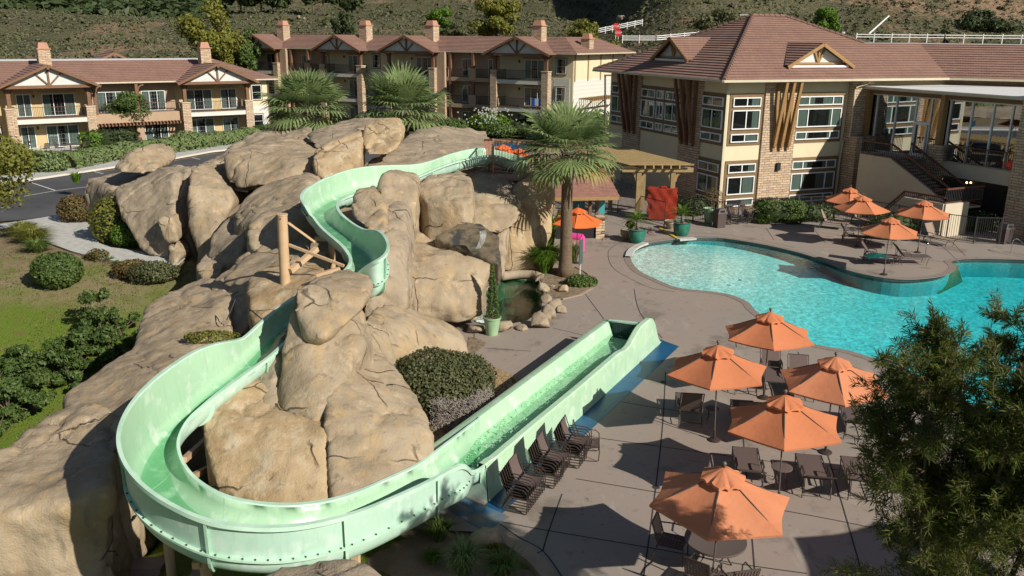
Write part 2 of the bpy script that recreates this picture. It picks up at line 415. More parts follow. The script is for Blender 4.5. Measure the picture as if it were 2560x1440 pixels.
# ---------------- camera, light ----------------
cam=bpy.data.cameras.new('camera');co=bpy.data.objects.new('camera',cam);COL.objects.link(co);sc.camera=co
cam.sensor_width=36;cam.sensor_fit='HORIZONTAL';cam.lens=FL/2560*36;cam.clip_end=3000;cam.clip_start=.1
rx=Vector((CR,SR*SP,SR*CP));ry=Vector((-SR,CR*SP,CR*CP));rz=-Vector((0,CP,-SP))
co.matrix_world=Matrix(((rx.x,ry.x,rz.x,0),(rx.y,ry.y,rz.y,0),(rx.z,ry.z,rz.z,H),(0,0,0,1)))
SAZ=R(131);SEL=R(33)   # compass from +y clockwise
sdir=Vector((math.sin(SAZ)*math.cos(SEL),math.cos(SAZ)*math.cos(SEL),math.sin(SEL)))
sl=bpy.data.lights.new('sun','SUN');sl.energy=5.0;sl.angle=R(.53);sl.color=(1,.93,.82)
so=bpy.data.objects.new('sun',sl);COL.objects.link(so);so.rotation_euler=sdir.to_track_quat('Z','Y').to_euler();so.location=(30,-30,60)
w=bpy.data.worlds.new('World');sc.world=w;w.use_nodes=True;nt=w.node_tree
sk=nt.nodes.new('ShaderNodeTexSky');sk.sky_type='NISHITA';sk.sun_disc=False;sk.sun_elevation=SEL;sk.sun_rotation=SAZ;sk.altitude=300
nt.links.new(sk.outputs[0],nt.nodes['Background'].inputs[0]);nt.nodes['Background'].inputs[1].default_value=.05
vs=sc.view_settings;vs.view_transform='Standard';vs.look='None';vs.gamma=1;vs.exposure=.22;vs.use_curve_mapping=False
sc.cycles.max_bounces=6;sc.cycles.transparent_max_bounces=12;sc.cycles.diffuse_bounces=3;sc.cycles.caustics_reflective=False;sc.cycles.caustics_refractive=False
# ---------------- terrain ----------------
def sm(a,b,x):
    t=max(0,min(1,(x-a)/(b-a)));return t*t*(3-2*t)
def lerp(a,b,t):return a+(b-a)*t
def inpoly(p,poly):
    c=False;j=len(poly)-1
    for i in range(len(poly)):
        a=poly[i];b=poly[j]
        if (a[1]>p[1])!=(b[1]>p[1]) and p[0]<(b[0]-a[0])*(p[1]-a[1])/(b[1]-a[1])+a[0]:c=not c
        j=i
    return c
poolpx=[(1573,642),(1585,628),(1615,614),(1652,607),(1697,602),(1755,599),(1813,601),(1897,614),(1980,632),(2048,652),(2116,680),(2184,697),(2252,704),(2320,699),(2354,691),(2374,678),(2372,669),(2363,662),(2374,656),(2410,652),(2478,652),(2560,655),(2700,665),(2900,700),(3100,800),(3150,1000),(2950,1130),(2700,1110),(2560,1078),(2440,1028),(2340,975),(2260,934),(2229,922),(2180,904),(2119,884),(2058,873),(2019,862),(1930,815),(1884,780),(1869,762),(1830,745),(1780,737),(1700,728),(1640,705),(1600,685),(1580,663)]
POOL=[P(u,v,-.12) for u,v in poolpx]
POOL=[Vector((p.x,p.y,0)) for p in catmull(POOL+[POOL[0]],3)[:-1]]
pondpx=[(1262,690),(1345,695),(1360,735),(1352,775),(1320,800),(1265,812),(1225,818),(1185,805),(1175,770),(1215,720)]
POND=[P(u,v,0) for u,v in pondpx]
def hill(x,y):
    n=noise.fractal(Vector((x*.012,y*.012,3.1)),1.,2.,5)
    n2=noise.fractal(Vector((x*.05,y*.05,9.1)),1.,2.,4)
    if y<84:return 0
    # left / centre: gentle rise
    zl=7.2*sm(112,150,y)+.088*max(0,y-150)+n*4*sm(130,230,y)+n2*.9*sm(120,170,y)
    zl+=.03*max(0,y-330)
    # right: terrace for the car park then steep slope
    zr=9.3*sm(84,108,y)+ .27*max(0,y-136)+n*5*sm(138,200,y)+n2*1.5*sm(136,160,y)
    t=sm(8,26,x-(y-100)*.10)
    z=lerp(zl,zr,t)
    if y>350: z-=12*math.exp(-((x/y+.547)/.022)**2)*sm(350,420,y)
    return z
def ground_z(x,y):
    if y>84:return hill(x,y)-.12
    d=-3.4*sm(0,17,43.5-y)*sm(0,6.5,-5.5-x)*(1 if y>12 else 1)
    z=-.12+d
    if -3<x<60 and 15<y<50 and (inpoly((x,y),POOLBIG) or (-6<x<6 and 30<y<42)):z=-2.4
    return z
cx=sum(p.x for p in POOL)/len(POOL);cy=sum(p.y for p in POOL)/len(POOL)
POOLBIG=[(p.x+(p.x-cx)/math.hypot(p.x-cx,p.y-cy)*1.6,p.y+(p.y-cy)/math.hypot(p.x-cx,p.y-cy)*1.6) for p in POOL]
def ground_mat():
    m,nt,b=newmat('lawn_and_soil');v=coords(nt)
    tc=node(nt,'ShaderNodeTexCoord');sx=node(nt,'ShaderNodeSeparateXYZ');lk(nt,tc.outputs['Object'],sx.inputs[0])
    _,n0=noisefac(nt,v,.28,6,.44,.56,.6);s3=node(nt,'ShaderNodeMath',operation='MULTIPLY_ADD');lk(nt,n0,s3.inputs[0]);s3.inputs[1].default_value=26.;lk(nt,sx.outputs[1],s3.inputs[2])
    mr=node(nt,'ShaderNodeMapRange');mr.inputs['From Min'].default_value=48;mr.inputs['From Max'].default_value=56;lk(nt,s3.outputs[0],mr.inputs['Value'])
    c=mix(nt,mr.outputs['Result'],(.12,.175,.025),(.25,.19,.12))
    f,_=noisefac(nt,v,1.4,6,.5,.64,.7);c=mix(nt,f,c,(.15,.14,.045))
    f,_=noisefac(nt,v,6,6,.55,.7,.7);c=mix(nt,f,c,(.07,.09,.02))
    lk(nt,c,b.inputs['Base Color']);b.inputs['Roughness'].default_value=.95;b.inputs['Specular IOR Level'].default_value=.1
    _,h=noisefac(nt,v,14,7);bump(nt,b,h,.9,.08);return m
def hill_mat():
    m,nt,b=newmat('scrub_hillside');v=coords(nt)
    f,_=noisefac(nt,v,.05,6,.42,.6,.65);c=mix(nt,f,(.125,.12,.07),(.085,.088,.046))
    f,_=noisefac(nt,v,.35,6,.5,.68,.7);c=mix(nt,f,c,(.17,.135,.09))
    f,_=noisefac(nt,v,.018,4,.57,.62,.6);c=mix(nt,f,c,(.27,.185,.12))
    f,_=noisefac(nt,v,1.5,5,.5,.66,.7);c=mix(nt,f,c,(.05,.052,.025))
    lk(nt,c,b.inputs['Base Color']);b.inputs['Roughness'].default_value=1.;b.inputs['Specular IOR Level'].default_value=.05
    _,h=noisefac(nt,v,1.2,7);bump(nt,b,h,1.,.8);return m
M['ground']=ground_mat();M['hill']=hill_mat()
def gridmesh(xs,ys,fz):
    mb=MB();nx=len(xs)
    V=[(x,y,fz(x,y)) for y in ys for x in xs];F=[]
    for j in range(len(ys)-1):
        for i in range(nx-1):
            k=j*nx+i;F.append((k,k+1,k+nx+1,k+nx))
    return mb.add(V,F)
def rng(a,b,s):
    o=[];x=a
    while x<b-1e-6:o.append(x);x+=s
    o.append(b);return o
g=gridmesh([-400,-200,-120]+rng(-80,50,1.)+[70,120,200,400],[-30,-10,0]+rng(5,84,1.),ground_z).build('ground',M['ground'],smooth=True);tag(g,kind='structure')
g=gridmesh(rng(-420,-90,9)+rng(-85,110,2.5)+rng(115,460,9),rng(84,150,2.)+rng(152,260,3.5)+rng(265,700,12),lambda x,y:hill(x,y)-.12).build('hill',M['hill'],smooth=True);tag(g,kind='structure')
# far land so the ground reaches the horizon
g=gridmesh([-2500,-1200,-420,460,1200,2500],[700,1200,2600],lambda x,y:hill(x,700)*.9-.5 if abs(x)<500 else 20).build('far_land',M['hill']);tag(g,kind='structure')
# ---------------- deck, pool, pond ----------------
bed=[P(u,v,0) for u,v in [(1213,1330),(1250,1338),(1285,1355),(1320,1378),(1350,1402),(1378,1432),(1400,1465),(1415,1510)]]
curbL=[(p.x,p.y) for p in catmull(bed,3)]
deck_out=[(-2.2,17.6),(-1.6,20.5)]+[(-3.2,24),(-3.2,44),(-3.2,50),(2,60),(8,75),(14,84),(60,84),(60,6),(2.2,6)]+curbL[::-1]
tag(sheet('pool_deck',deck_out,[POOL,POND],M['deck'],0.),kind='structure')
def strip(name,pts,w,z,mat,h=None,parent=None,closed=False):
    mb=MB();pts=[Vector((p[0],p[1],0)) for p in pts];N=len(pts);L=[];Rr=[]
    for i,p in enumerate(pts):
        a=pts[(i-1)%N] if closed else pts[max(i-1,0)];b=pts[(i+1)%N] if closed else pts[min(i+1,N-1)]
        d=(b-a);d.z=0;d.normalize();n=Vector((-d.y,d.x,0))
        L.append(p+n*w/2);Rr.append(p-n*w/2)
    for i in range(N if closed else N-1):
        j=(i+1)%N
        def q(p,zz):return Vector((p.x,p.y,zz))
        mb.quad(q(Rr[i],z),q(Rr[j],z),q(L[j],z),q(L[i],z))
        if h:
            mb.quad(q(L[i],z),q(L[j],z),q(L[j],z-h),q(L[i],z-h));mb.quad(q(Rr[j],z),q(Rr[i],z),q(Rr[i],z-h),q(Rr[j],z-h))
    if name is None:return mb
    return mb.build(name,mat,parent)
def pxs(l,z=0):return [P(u,v,z) for u,v in l]
tag(strip('deck_kerb',[(x-.12,y) for x,y in curbL],.34,.05,M['kerb_tan'],.4),kind='structure')
jm=MB();jw=MB()
J=[[(1664,930),(1655,1080),(1630,1290),(1608,1450)],[(1462,1090),(1646,1116)],[(1526,1000),(1656,1022),(1780,1038)],[(1600,1109),(1842,1143),(2128,1179)],
[(1440,1197),(1650,1232)],[(1240,1302),(1372,1327),(1627,1370),(1842,1409),(2017,1434)],[(1405,1235),(1372,1327),(1357,1377)],[(1250,1310),(1300,1345),(1357,1377),(1407,1445)],[(1357,1377),(1322,1392)],
[(1856,1060),(1862,1143),(1878,1320),(1888,1450)],[(2061,1109),(2086,1195),(2122,1318),(2160,1450)],[(2180,960),(2230,1060),(2290,1200),(2350,1330),(2400,1450)],[(1878,1262),(2085,1300),(2300,1345)],
[(1836,830),(1841,868)],[(1995,880),(2003,905)],[(1585,722),(1600,782),(1655,845)],[(1463,735),(1515,805)],[(1382,820),(1475,842)],[(1915,570),(1935,600)],[(2040,580),(2064,608)],
[(2368,592),(2414,640)],[(1500,548),(1640,590)],[(1560,515),(1660,540)],[(1210,870),(1327,878)],[(1185,835),(1187,900)]]
for l in J:
    q=catmull(pxs(l),4) if len(l)>2 else pxs(l)
    s=strip(None,q,.035,.004,None);jm.add(s.v,s.f)
for l in [[(1600,782),(1545,815)],[(1600,782),(1700,735)],[(1327,878),(1400,835),(1420,800)],[(1327,878),(1260,920)],[(1700,845),(1840,835),(1930,820)],[(1462,1090),(1400,1082)],[(1327,878),(1345,925)]]:
    s=strip(None,catmull(pxs(l),4),.025,.004,None);jw.add(s.v,s.f)
# slab joint ring running round the pool
ring=[]
for p in POOL:
    d=Vector((p.x-cx,p.y-cy,0)).normalized();ring.append(p+d*1.25)
s=strip(None,ring[-14:]+ring[:26],.03,.004,None);jm.add(s.v,s.f)
jm.build('deck_joints',M['joint']);tag(bpy.data.objects['deck_joints'],kind='structure')
jw.build('deck_light_joints',M['joint_lt']);tag(bpy.data.objects['deck_light_joints'],kind='structure')
for u,v in ((1658,955),(1640,1218),(2035,935),(1850,700)):
    q=P(u,v,.003);mb=MB();mb.lathe([(.001,0),(.10,0),(.10,.003),(.001,.004)],q,16);solo(mb,'deck_drain',M['joint'],{1658:'small round dark drain just right of the trough mouth shadow',1640:'small round drain between the hexagonal umbrella shadows',2035:'small round drain between pool edge and right umbrella',1850:'small round drain near the bend of the pool edge'}[u],'drain','round deck drains')
# pool shell
def loopz(L,z):return [Vector((p.x,p.y,z)) for p in L]
def wallring(mb,L,z0,z1,inward=True):
    n=len(L)
    for i in range(n):
        a=L[i];b=L[(i+1)%n]
        mb.quad(Vector((a.x,a.y,z0)),Vector((b.x,b.y,z0)),Vector((b.x,b.y,z1)),Vector((a.x,a.y,z1)))
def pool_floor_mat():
    m,nt,b=newmat('pool_plaster_sunripple');v=coords(nt)
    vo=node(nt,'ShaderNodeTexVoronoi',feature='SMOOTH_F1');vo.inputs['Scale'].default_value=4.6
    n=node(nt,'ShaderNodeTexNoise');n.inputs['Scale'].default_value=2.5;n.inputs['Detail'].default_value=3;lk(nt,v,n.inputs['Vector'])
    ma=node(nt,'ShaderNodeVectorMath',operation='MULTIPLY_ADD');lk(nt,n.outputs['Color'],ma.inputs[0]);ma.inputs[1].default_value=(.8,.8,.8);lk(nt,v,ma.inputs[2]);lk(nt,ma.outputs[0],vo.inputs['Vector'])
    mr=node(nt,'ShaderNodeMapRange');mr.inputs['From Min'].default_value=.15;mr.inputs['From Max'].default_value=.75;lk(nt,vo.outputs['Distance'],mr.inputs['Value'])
    c=mix(nt,mr.outputs['Result'],(.56,.56,.48),(.98,.96,.88))  # bright net of rippling sunlight painted into the plaster colour
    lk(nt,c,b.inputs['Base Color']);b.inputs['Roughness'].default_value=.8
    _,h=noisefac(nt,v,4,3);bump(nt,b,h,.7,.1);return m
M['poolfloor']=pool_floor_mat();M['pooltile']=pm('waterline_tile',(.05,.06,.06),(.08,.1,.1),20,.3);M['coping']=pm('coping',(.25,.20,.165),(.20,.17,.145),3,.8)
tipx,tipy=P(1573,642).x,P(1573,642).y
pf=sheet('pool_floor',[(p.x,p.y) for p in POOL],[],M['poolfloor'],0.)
# subdivide the floor for the sloping depth
me=pf.data;bm=bmesh.new();bm.from_mesh(me);bmesh.ops.triangulate(bm,faces=bm.faces)
for _ in range(3):
    bmesh.ops.subdivide_edges(bm,edges=[e for e in bm.edges if e.calc_length()>1.6],cuts=1,use_grid_fill=True);bmesh.ops.triangulate(bm,faces=[f for f in bm.faces if len(f.verts)>4])
for v_ in bm.verts:
    d=math.hypot(v_.co.x-tipx,v_.co.y-tipy);v_.co.z=-.17-.85*sm(1,17,d)
bm.to_mesh(me);bm.free();tag(pf,kind='structure')
mb=MB();wallring(mb,POOL,-1.6,-.22);tag(mb.build('pool_wall',pm('pool_wall_shade_teal',(.10,.50,.52),(.14,.56,.57),3,.5)),kind='structure')  # plaster wall coloured teal to stand for the shaded water along the edge
mb=MB();wallring(mb,POOL,-.22,-.001);tag(mb.build('pool_waterline_tiles',M['pooltile']),kind='structure')
tag(strip('pool_coping',[(p.x+(p.x-cx)*.0,p.y) for p in ring_in] if 0 else [p+Vector((p.x-cx,p.y-cy,0)).normalized()*.17 for p in POOL],.34,.012,M['coping'],.02,closed=True),kind='structure')
M['poolwater']=water_mat('pool_water',(.93,.98,.98),5.5,.010,1.,absorb=(.03,.90,.96,1))
M['poolwater'].node_tree.nodes['Volume Absorption'].inputs['Density'].default_value=.62
wt=sheet('pool_water',[(p.x,p.y) for p in POOL],[],M['poolwater'],-.11)
bm=bmesh.new();bm.from_mesh(wt.data)
top=bm.faces[:];vm={}
for v_ in bm.verts[:]:vm[v_]=bm.verts.new((v_.co.x,v_.co.y,-1.7))
for f in top:bm.faces.new([vm[v_] for v_ in f.verts][::-1])
for e_ in bm.edges[:]:
    if len(e_.link_faces)==1 and e_.verts[0] in vm and e_.verts[1] in vm:
        l=e_.link_loops[0];a_,b_=l.vert,l.link_loop_next.vert
        bm.faces.new([b_,a_,vm[a_],vm[b_]])
bm.to_mesh(wt.data);bm.free();tag(wt,kind='structure')
# lighter coping stones at the shallow entry
for a,b in (((1575,638),(1613,610)),((1696,598),(1735,596))):
    pass
e1=MB();pts=catmull(pxs([(1571,645),(1577,630),(1592,619),(1614,610)],0),3)
s=strip(None,pts,.36,.10,None,.1);e1.add(s.v,s.f);solo(e1,'entry_kerb',M['conc'],'pale raised concrete kerb curving beside the green pots at the shallow end','kerb')
e1=MB();s=strip(None,pxs([(1696,601),(1737,598)],0),.4,.10,None,.1);e1.add(s.v,s.f);solo(e1,'entry_kerb',M['conc'],'short straight pale kerb at pool tip beside the yellow ramp edge','kerb')
e1=MB();s=strip(None,pxs([(1650,572),(1694,598)],0),.16,.06,None,.06);e1.add(s.v,s.f);solo(e1,'ramp_edge',M['yellowp'],'yellow painted ramp edge leading to the shallow end of the pool','ramp edge')
# pond
mb=MB();wallring(mb,POND,-1.2,-.01);tag(mb.build('pond_wall',M['rock_grey']),kind='structure')
tag(sheet('pond_floor',[(p.x,p.y) for p in POND],[],pm('pond_bed',(.05,.13,.10),(.02,.055,.045),2,.9),-1.1),kind='structure')
M['pondwater']=water_mat('pond_water',(.28,.62,.50),2.6,.012,0,absorb=False)
tag(sheet('pond_water',[(p.x,p.y) for p in POND],[],M['pondwater'],-.14),kind='structure')
M['foam']=pm('foam',(.80,.86,.86),(.55,.65,.63),5,.6,.6,14,.05)
fm=MB()
for i in range(60):
    t=random.random();c=P(lerp(1190,1235,random.random()),lerp(740,808,t),-.12);r_=random.uniform(.06,.2)
    fm.add([(c.x+r_*math.cos(a*1.05)*random.uniform(.6,1.2),c.y+r_*math.sin(a*1.05)*random.uniform(.6,1.2),-.125+random.random()*.03) for a in range(6)],[(0,1,2,3,4,5)])
o=fm.build('pond_foam',M['foam']);tag(o,kind='stuff',label='white foam churning on the dark pond below the cascade',cat='foam')
# beds
def bedsheet(name,px,mat,z=.03,wob=0):
    o=sheet(name,[(p.x,p.y) for p in catmull(pxs(px+[px[0]]),3)[:-1]],[],mat,z);tag(o,kind='structure');return o
bedsheet('palm_bed',[(1352,700),(1385,672),(1440,672),(1478,700),(1480,715),(1450,735),(1400,745),(1372,742)],M['soil'],.035)
strip_=strip('palm_bed_rim',pxs([(1440,668),(1470,685),(1484,705),(1478,722),(1450,738),(1405,749)]),.12,.05,M['kerb_tan'],.05);tag(strip_,kind='structure')
bedsheet('gravel_bed',[(1180,905),(1225,915),(1262,932),(1300,950),(1290,975),(1200,1050),(1090,1130),(1060,1100),(1150,960)],M['gravel'],.03)
bedsheet('soil_corner',[(1172,842),(1195,848),(1215,860),(1190,880),(1168,888)],M['soil'],.02)
M['bedsoil']=pm('bed_soil',(.30,.23,.155),(.21,.155,.10),1.5,.95,.5,18,.04)
def bz(x,y):return -.10-.30*sm(0,5,-2-x)+.04*noise.noise(Vector((x,y,0)))
gb=gridmesh(rng(-7,2.6,.4),rng(9,19.2,.4),lambda x,y:bz(x,y)+(-.0 if x<.2+(17.5-y)*.35 else -.3)).build('planting_bed',M['bedsoil'],smooth=True);tag(gb,kind='structure')
M['blue2']=pm('faded_blue_mat',(.02,.13,.26),(.17,.16,.13),1.6,.6,.3,8,.02)
# blue splash mats beside the runout
mb=MB();d=Vector((.468,.884,0));nr=Vector((.884,-.468,0));o0=Vector((-.59,18.87,0))
def tr(s,c,z=0):return o0+d*s+nr*c+Vector((0,0,z))
a=[tr(-.9,.08,.006),tr(-.9,.62,.006),tr(13.1,.78,.006),tr(13.5,-.1,.006)];mb.quad(*a)
mb.quad(P(1130,1236,.004),P(1218,1322,.004),P(1278,1290,.004),tr(-.9,.0,.004)) if 0 else None
solo(mb,'blue_mat',M['blue'],'long narrow blue splash mat along the foot of the slide runout wall','mat')
mb=MB();mb.quad(*[P(u,v,.007) for u,v in ((1142,1232),(1120,1275),(1212,1330),(1276,1292))])
solo(mb,'blue_mat',M['blue2'],'wide faded blue mat under the end of the curved flume','mat')
# ---------------- roads and paths at the left ----------------
bedA=sheet('road',[(p.x,p.y) for p in pxs([(-900,640),(69,547),(167,533),(240,515),(700,470),(1100,430),(1100,340),(700,362),(528,385),(397,409),(278,425),(67,452),(-900,560)])],[],M['asphalt'],-.02);tag(bedA,kind='structure')
def ribbon(name,px,mat,z):
    o=sheet(name,[(p.x,p.y) for p in pxs(px)],[],mat,z);tag(o,kind='structure');return o
ribbon('far_pavement',[(-900,560),(67,452),(278,420),(397,404),(528,380),(800,350),(800,338),(528,368),(397,387),(283,404),(67,436),(-900,540)],M['conc'],.10)
strip_=strip('far_kerb',pxs([(-900,561),(67,452),(278,420),(397,404),(528,380),(800,350)]),.18,.115,pm('kerb_pale',(.62,.57,.50),rough=.8),.15);tag(strip_,kind='structure')
pathpx=[(-600,640),(-200,585),(0,560),(69,549),(167,534),(200,534),(244,556),(250,580),(247,607),(278,618),(350,627),(420,627),(470,640),(440,668),(414,661),(333,658),(250,646),(178,627),(111,602),(86,585),(82,570),(94,557),(60,562),(0,573),(-200,598),(-600,655)]
o=sheet('footpath',[(p.x,p.y) for p in pxs(pathpx)],[],M['conc'],-.005);tag(o,kind='structure')
e=MB();ed=pxs(pathpx[13:22]);
for i in range(len(ed)-1):
    a,b=ed[i],ed[i+1];e.quad(Vector((a.x,a.y,-.005)),Vector((b.x,b.y,-.005)),Vector((b.x,b.y,-.3)),Vector((a.x,a.y,-.3)))
tag(e.build('footpath_edge',M['conc_side']),kind='structure')
pl=MB()
for l in ([(76,455),(139,476)],[(228,426),(258,434)],[(480,393),(500,398)],[(60,490),(139,476),(245,463)]):
    s=strip(None,pxs(l),.10,-.014,None);pl.add(s.v,s.f)
tag(pl.build('road_markings',M['white']),kind='structure')
# steps and slab below the slide
mb=MB()
for i in range(5):
    c=P(372,1345,-1.3);mb.box(c.x-1.4,c.y-1.1-i*.45,-3.4,c.x+.7,c.y-.6-i*.45,-1.45-i*.18)
solo(mb,'concrete_steps',M['conc_side'],'pinkish concrete steps going down under the big bottom loop of the slide','steps')
# ---------------- water slide ----------------
ST=[((1318,412,4.85),(1318,396,4.95)),((1272,400,5.05),(1262,383,5.15)),((1235,386,5.25),(1205,369,5.38)),((1160,398,5.2),(1120,389,5.3)),((1090,419,5.1),(1056,413,5.2)),((1021,452,4.95),(979,415,5.3)),((944,468,4.88),(895,421,5.35)),
((890,483,4.86),(838,439,5.3)),((858,494,4.83),(797,457,5.25)),((842,505,4.8),(768,478,5.2)),((838,518,4.74),(761,497,5.12)),((845,534,4.67),(774,516,5.0)),((865,551,4.6),(786,540,4.72)),((888,567,4.53),(804,566,4.5)),((913,578,4.55),(835,593,4.4)),
((935,577,4.75),(863,616,4.32)),((955,595,4.84),(878,638,4.22)),((964,618,4.82),(881,656,4.12)),((952,641,4.75),(868,677,4.02)),((927,655,4.62),(848,690,3.93)),((895,675,4.3),(812,705,3.82)),((862,712,3.85),(781,722,3.68)),
((810,760,3.5),(736,747,3.5)),((730,835,3.15),(658,805,3.2)),((672,890,2.95),(610,852,3.0)),((628,920,2.84),(571,858,3.25)),((582,952,2.75),(510,874,3.4)),((537,985,2.65),(443,915,3.42)),((500,1018,2.57),(390,955,3.4)),
((470,1045,2.5),(345,1000,3.35)),((449,1078,2.42),(315,1050,3.28)),((439,1112,2.35),(305,1100,3.2)),((447,1150,2.26),(322,1155,3.08)),((470,1188,2.17),(362,1205,2.96)),((508,1220,2.08),(425,1250,2.82)),((560,1246,1.98),(515,1293,2.68)),
((622,1261,1.88),(600,1307,2.57)),((703,1269,1.78),(680,1311,2.47)),((775,1265,1.7),(760,1305,2.38)),((845,1252,1.6),(835,1290,2.28)),((912,1228,1.52),(905,1270,2.18)),((975,1200,1.44),(985,1237,2.08)),((1037,1172,1.36),(1062,1202,1.98)),
((1085,1138,1.28),(1112,1174,1.9)),((1131,1102,1.2),(1150,1157,1.84)),((1150,1088,1.17),(1170,1163,1.6)),((1168,1073,1.14),(1184,1180,1.1)),((1200,1049,1.08),(1212,1160,.98))]
def resample(lst,N):
    q=catmull(lst,8);L=[0]
    for i in range(1,len(q)):L.append(L[-1]+(q[i]-q[i-1]).length)
    return q
Lc=catmull([P(*a) for a,b in ST],5);Rc=catmull([P(*b) for a,b in ST],5)
def smooth3(c,n=6):
    for _ in range(n):c=[c[0]]+[(c[i-1]+c[i]*2+c[i+1])/4 for i in range(1,len(c)-1)]+[c[-1]]
    return c
Lc=smooth3(Lc);Rc=smooth3(Rc)
slide=thing('water_slide','long winding mint green fibreglass water slide descending between the artificial boulders','water slide',(-5,18,0))
def profile(L,Rr,dep=.53,off=0.,flat=1.,nU=16):
    zl=min(L.z,Rr.z);A=Vector((L.x,L.y,zl));B=Vector((Rr.x,Rr.y,zl));ac=(B-A);w=ac.length;ac.normalize();m=(A+B)/2
    pts=[]
    def ext(S,z,sgn):
        h=max(0,z-zl);return [S+Vector((0,0,h*k))+ac*sgn*(.05*k*(h>.1)+off) for k in (1,.66,.33)]
    pts+=ext(A,L.z,-1)
    for k in range(nU+1):
        t=math.pi*k/nU;c_=-math.cos(t);s_=math.sin(t)
        e=.72
        cc=math.copysign(abs(c_)**e,c_);ss=s_**e
        pts.append(m+ac*(w/2+off)*cc-Vector((0,0,(dep+off)*ss)))
    pts+=ext(B,Rr.z,1)[::-1]
    return pts,ac
secs=[];NS=len(Lc)
for i in range(NS):
    p,ac=profile(Lc[i],Rc[i]);o,_=profile(Lc[i],Rc[i],off=.05)
    lipL=[p[0]+Vector((0,0,.0)),p[0]-ac*.02+Vector((0,0,.03)),p[0]-ac*.13+Vector((0,0,.03)),p[0]-ac*.14-Vector((0,0,.05)),p[0]-ac*.05-Vector((0,0,.05))]
    q=p[-1];lipR=[q+ac*.05-Vector((0,0,.05)),q+ac*.14-Vector((0,0,.05)),q+ac*.13+Vector((0,0,.03)),q+ac*.02+Vector((0,0,.03)),q]
    secs.append((p,o,lipL,lipR,ac))
def loft(lists,flip=False,uv=False):
    mb=MB();m=len(lists[0]);V=[v for l in lists for v in l];F=[];UVs=[]
    for i in range(len(lists)-1):
        for k in range(m-1):
            f=(i*m+k,i*m+k+1,(i+1)*m+k+1,(i+1)*m+k);F.append(f[::-1] if flip else f)
            if uv:UVs.append([(k/(m-1),i),((k+1)/(m-1),i),((k+1)/(m-1),i+1),(k/(m-1),i+1)])
    mb.add(V,F,UVs if uv else None);return mb
inn=loft([s[0] for s in secs],uv=True);inn.build('flume_channel',M['slide_in'],slide,True,rel=True)
loft([s[1] for s in secs],True).build('flume_shell',M['slide_out'],slide,True,rel=True)
mb=loft([s[2] for s in secs]);m2=loft([s[3] for s in secs]);mb.add(m2.v,m2.f);mb.build('rim',M['slide_lip'],slide,'auto',rel=True)
def upf(o):
    for p in o.data.polygons:
        if p.normal.z<0:p.flip()
    o.data.update();return o
# thin water sheet in the flume
ws=[]
for s in secs[:]:
    p=s[0];c=p[11];ws.append([p[k]+Vector((0,0,.012)) for k in (8,9,10,11,12,13,14)])
M['flumewater']=water_mat('flume_water',(.78,.93,.83),9,.006,0,absorb=False)
upf(loft(ws).build('water_film',M['flumewater'],slide,True,rel=True))
# flange ledge where raised wall meets the half pipe + joint ribs + bolts
fl=MB();bolts=MB()
for side in (0,1):
    run=[]
    for i in range(NS):
        L,Rr=Lc[i],Rc[i];zl=min(L.z,Rr.z);S=(L,Rr)[side];ac=secs[i][4]*(1 if side else -1)
        if S.z-zl>.3:
            b=Vector((S.x,S.y,zl))+ac*.05;run.append((b,ac,i))
        else:
            if len(run)>3:
                for (a,na,_),(c,nc,_) in zip(run,run[1:]):
                    u=Vector((0,0,.045));fl.quad(a,c,c+nc*.10,a+na*.10);fl.quad(a+na*.10,c+nc*.10,c+nc*.10-u,a+na*.10-u);fl.quad(a-u,a+na*.10-u,c+nc*.10-u,c-u)
                for a,na,i_ in run[::2]:
                    c=a+na*.055+Vector((0,0,.012));bolts.box(c.x-.015,c.y-.015,c.z-.02,c.x+.015,c.y+.015,c.z+.012)
            run=[]
recalc(fl.build('flange_ledge',M['slide_lip'],slide,rel=True));bolts.build('flange_bolts',M['brown_metal'],slide,rel=True)
acc=0;last=0
for i in range(1,NS-1):
    acc+=((Lc[i]+Rc[i])/2-(Lc[i-1]+Rc[i-1])/2).length
    if acc-last>2.55:
        last=acc;t=((Lc[i+1]+Rc[i+1])-(Lc[i-1]+Rc[i-1])).normalized()*.03
        o1=secs[i][1];mid=(Lc[i]+Rc[i])/2
        big,_=profile(Lc[i],Rc[i],off=.13)
        rb=MB()
        for k in range(len(o1)-1):
            a,b=o1[k],o1[k+1];c,e=big[k+1],big[k]
            rb.quad(e-t,c-t,c+t,e+t);rb.quad(a-t,b-t,c-t,e-t);rb.quad(a+t,e+t,c+t,b+t)
        recalc(rb.build('joint_rib',M['slide_lip'],slide,rel=True))
        # fine pale seam inside
        p=secs[i][0];sm_=MB();up=.004
        sl_=[]
        for k in range(3,len(p)-4):
            n_=(mid-p[k]).normalized()*up;n2_=(mid-p[k+1]).normalized()*up
            sm_.quad(p[k]+n_-t*.4,p[k+1]+n2_-t*.4,p[k+1]+n2_+t*.4,p[k]+n_+t*.4)
        sm_.build('inner_seam',M['slide_lip'],slide,rel=True)
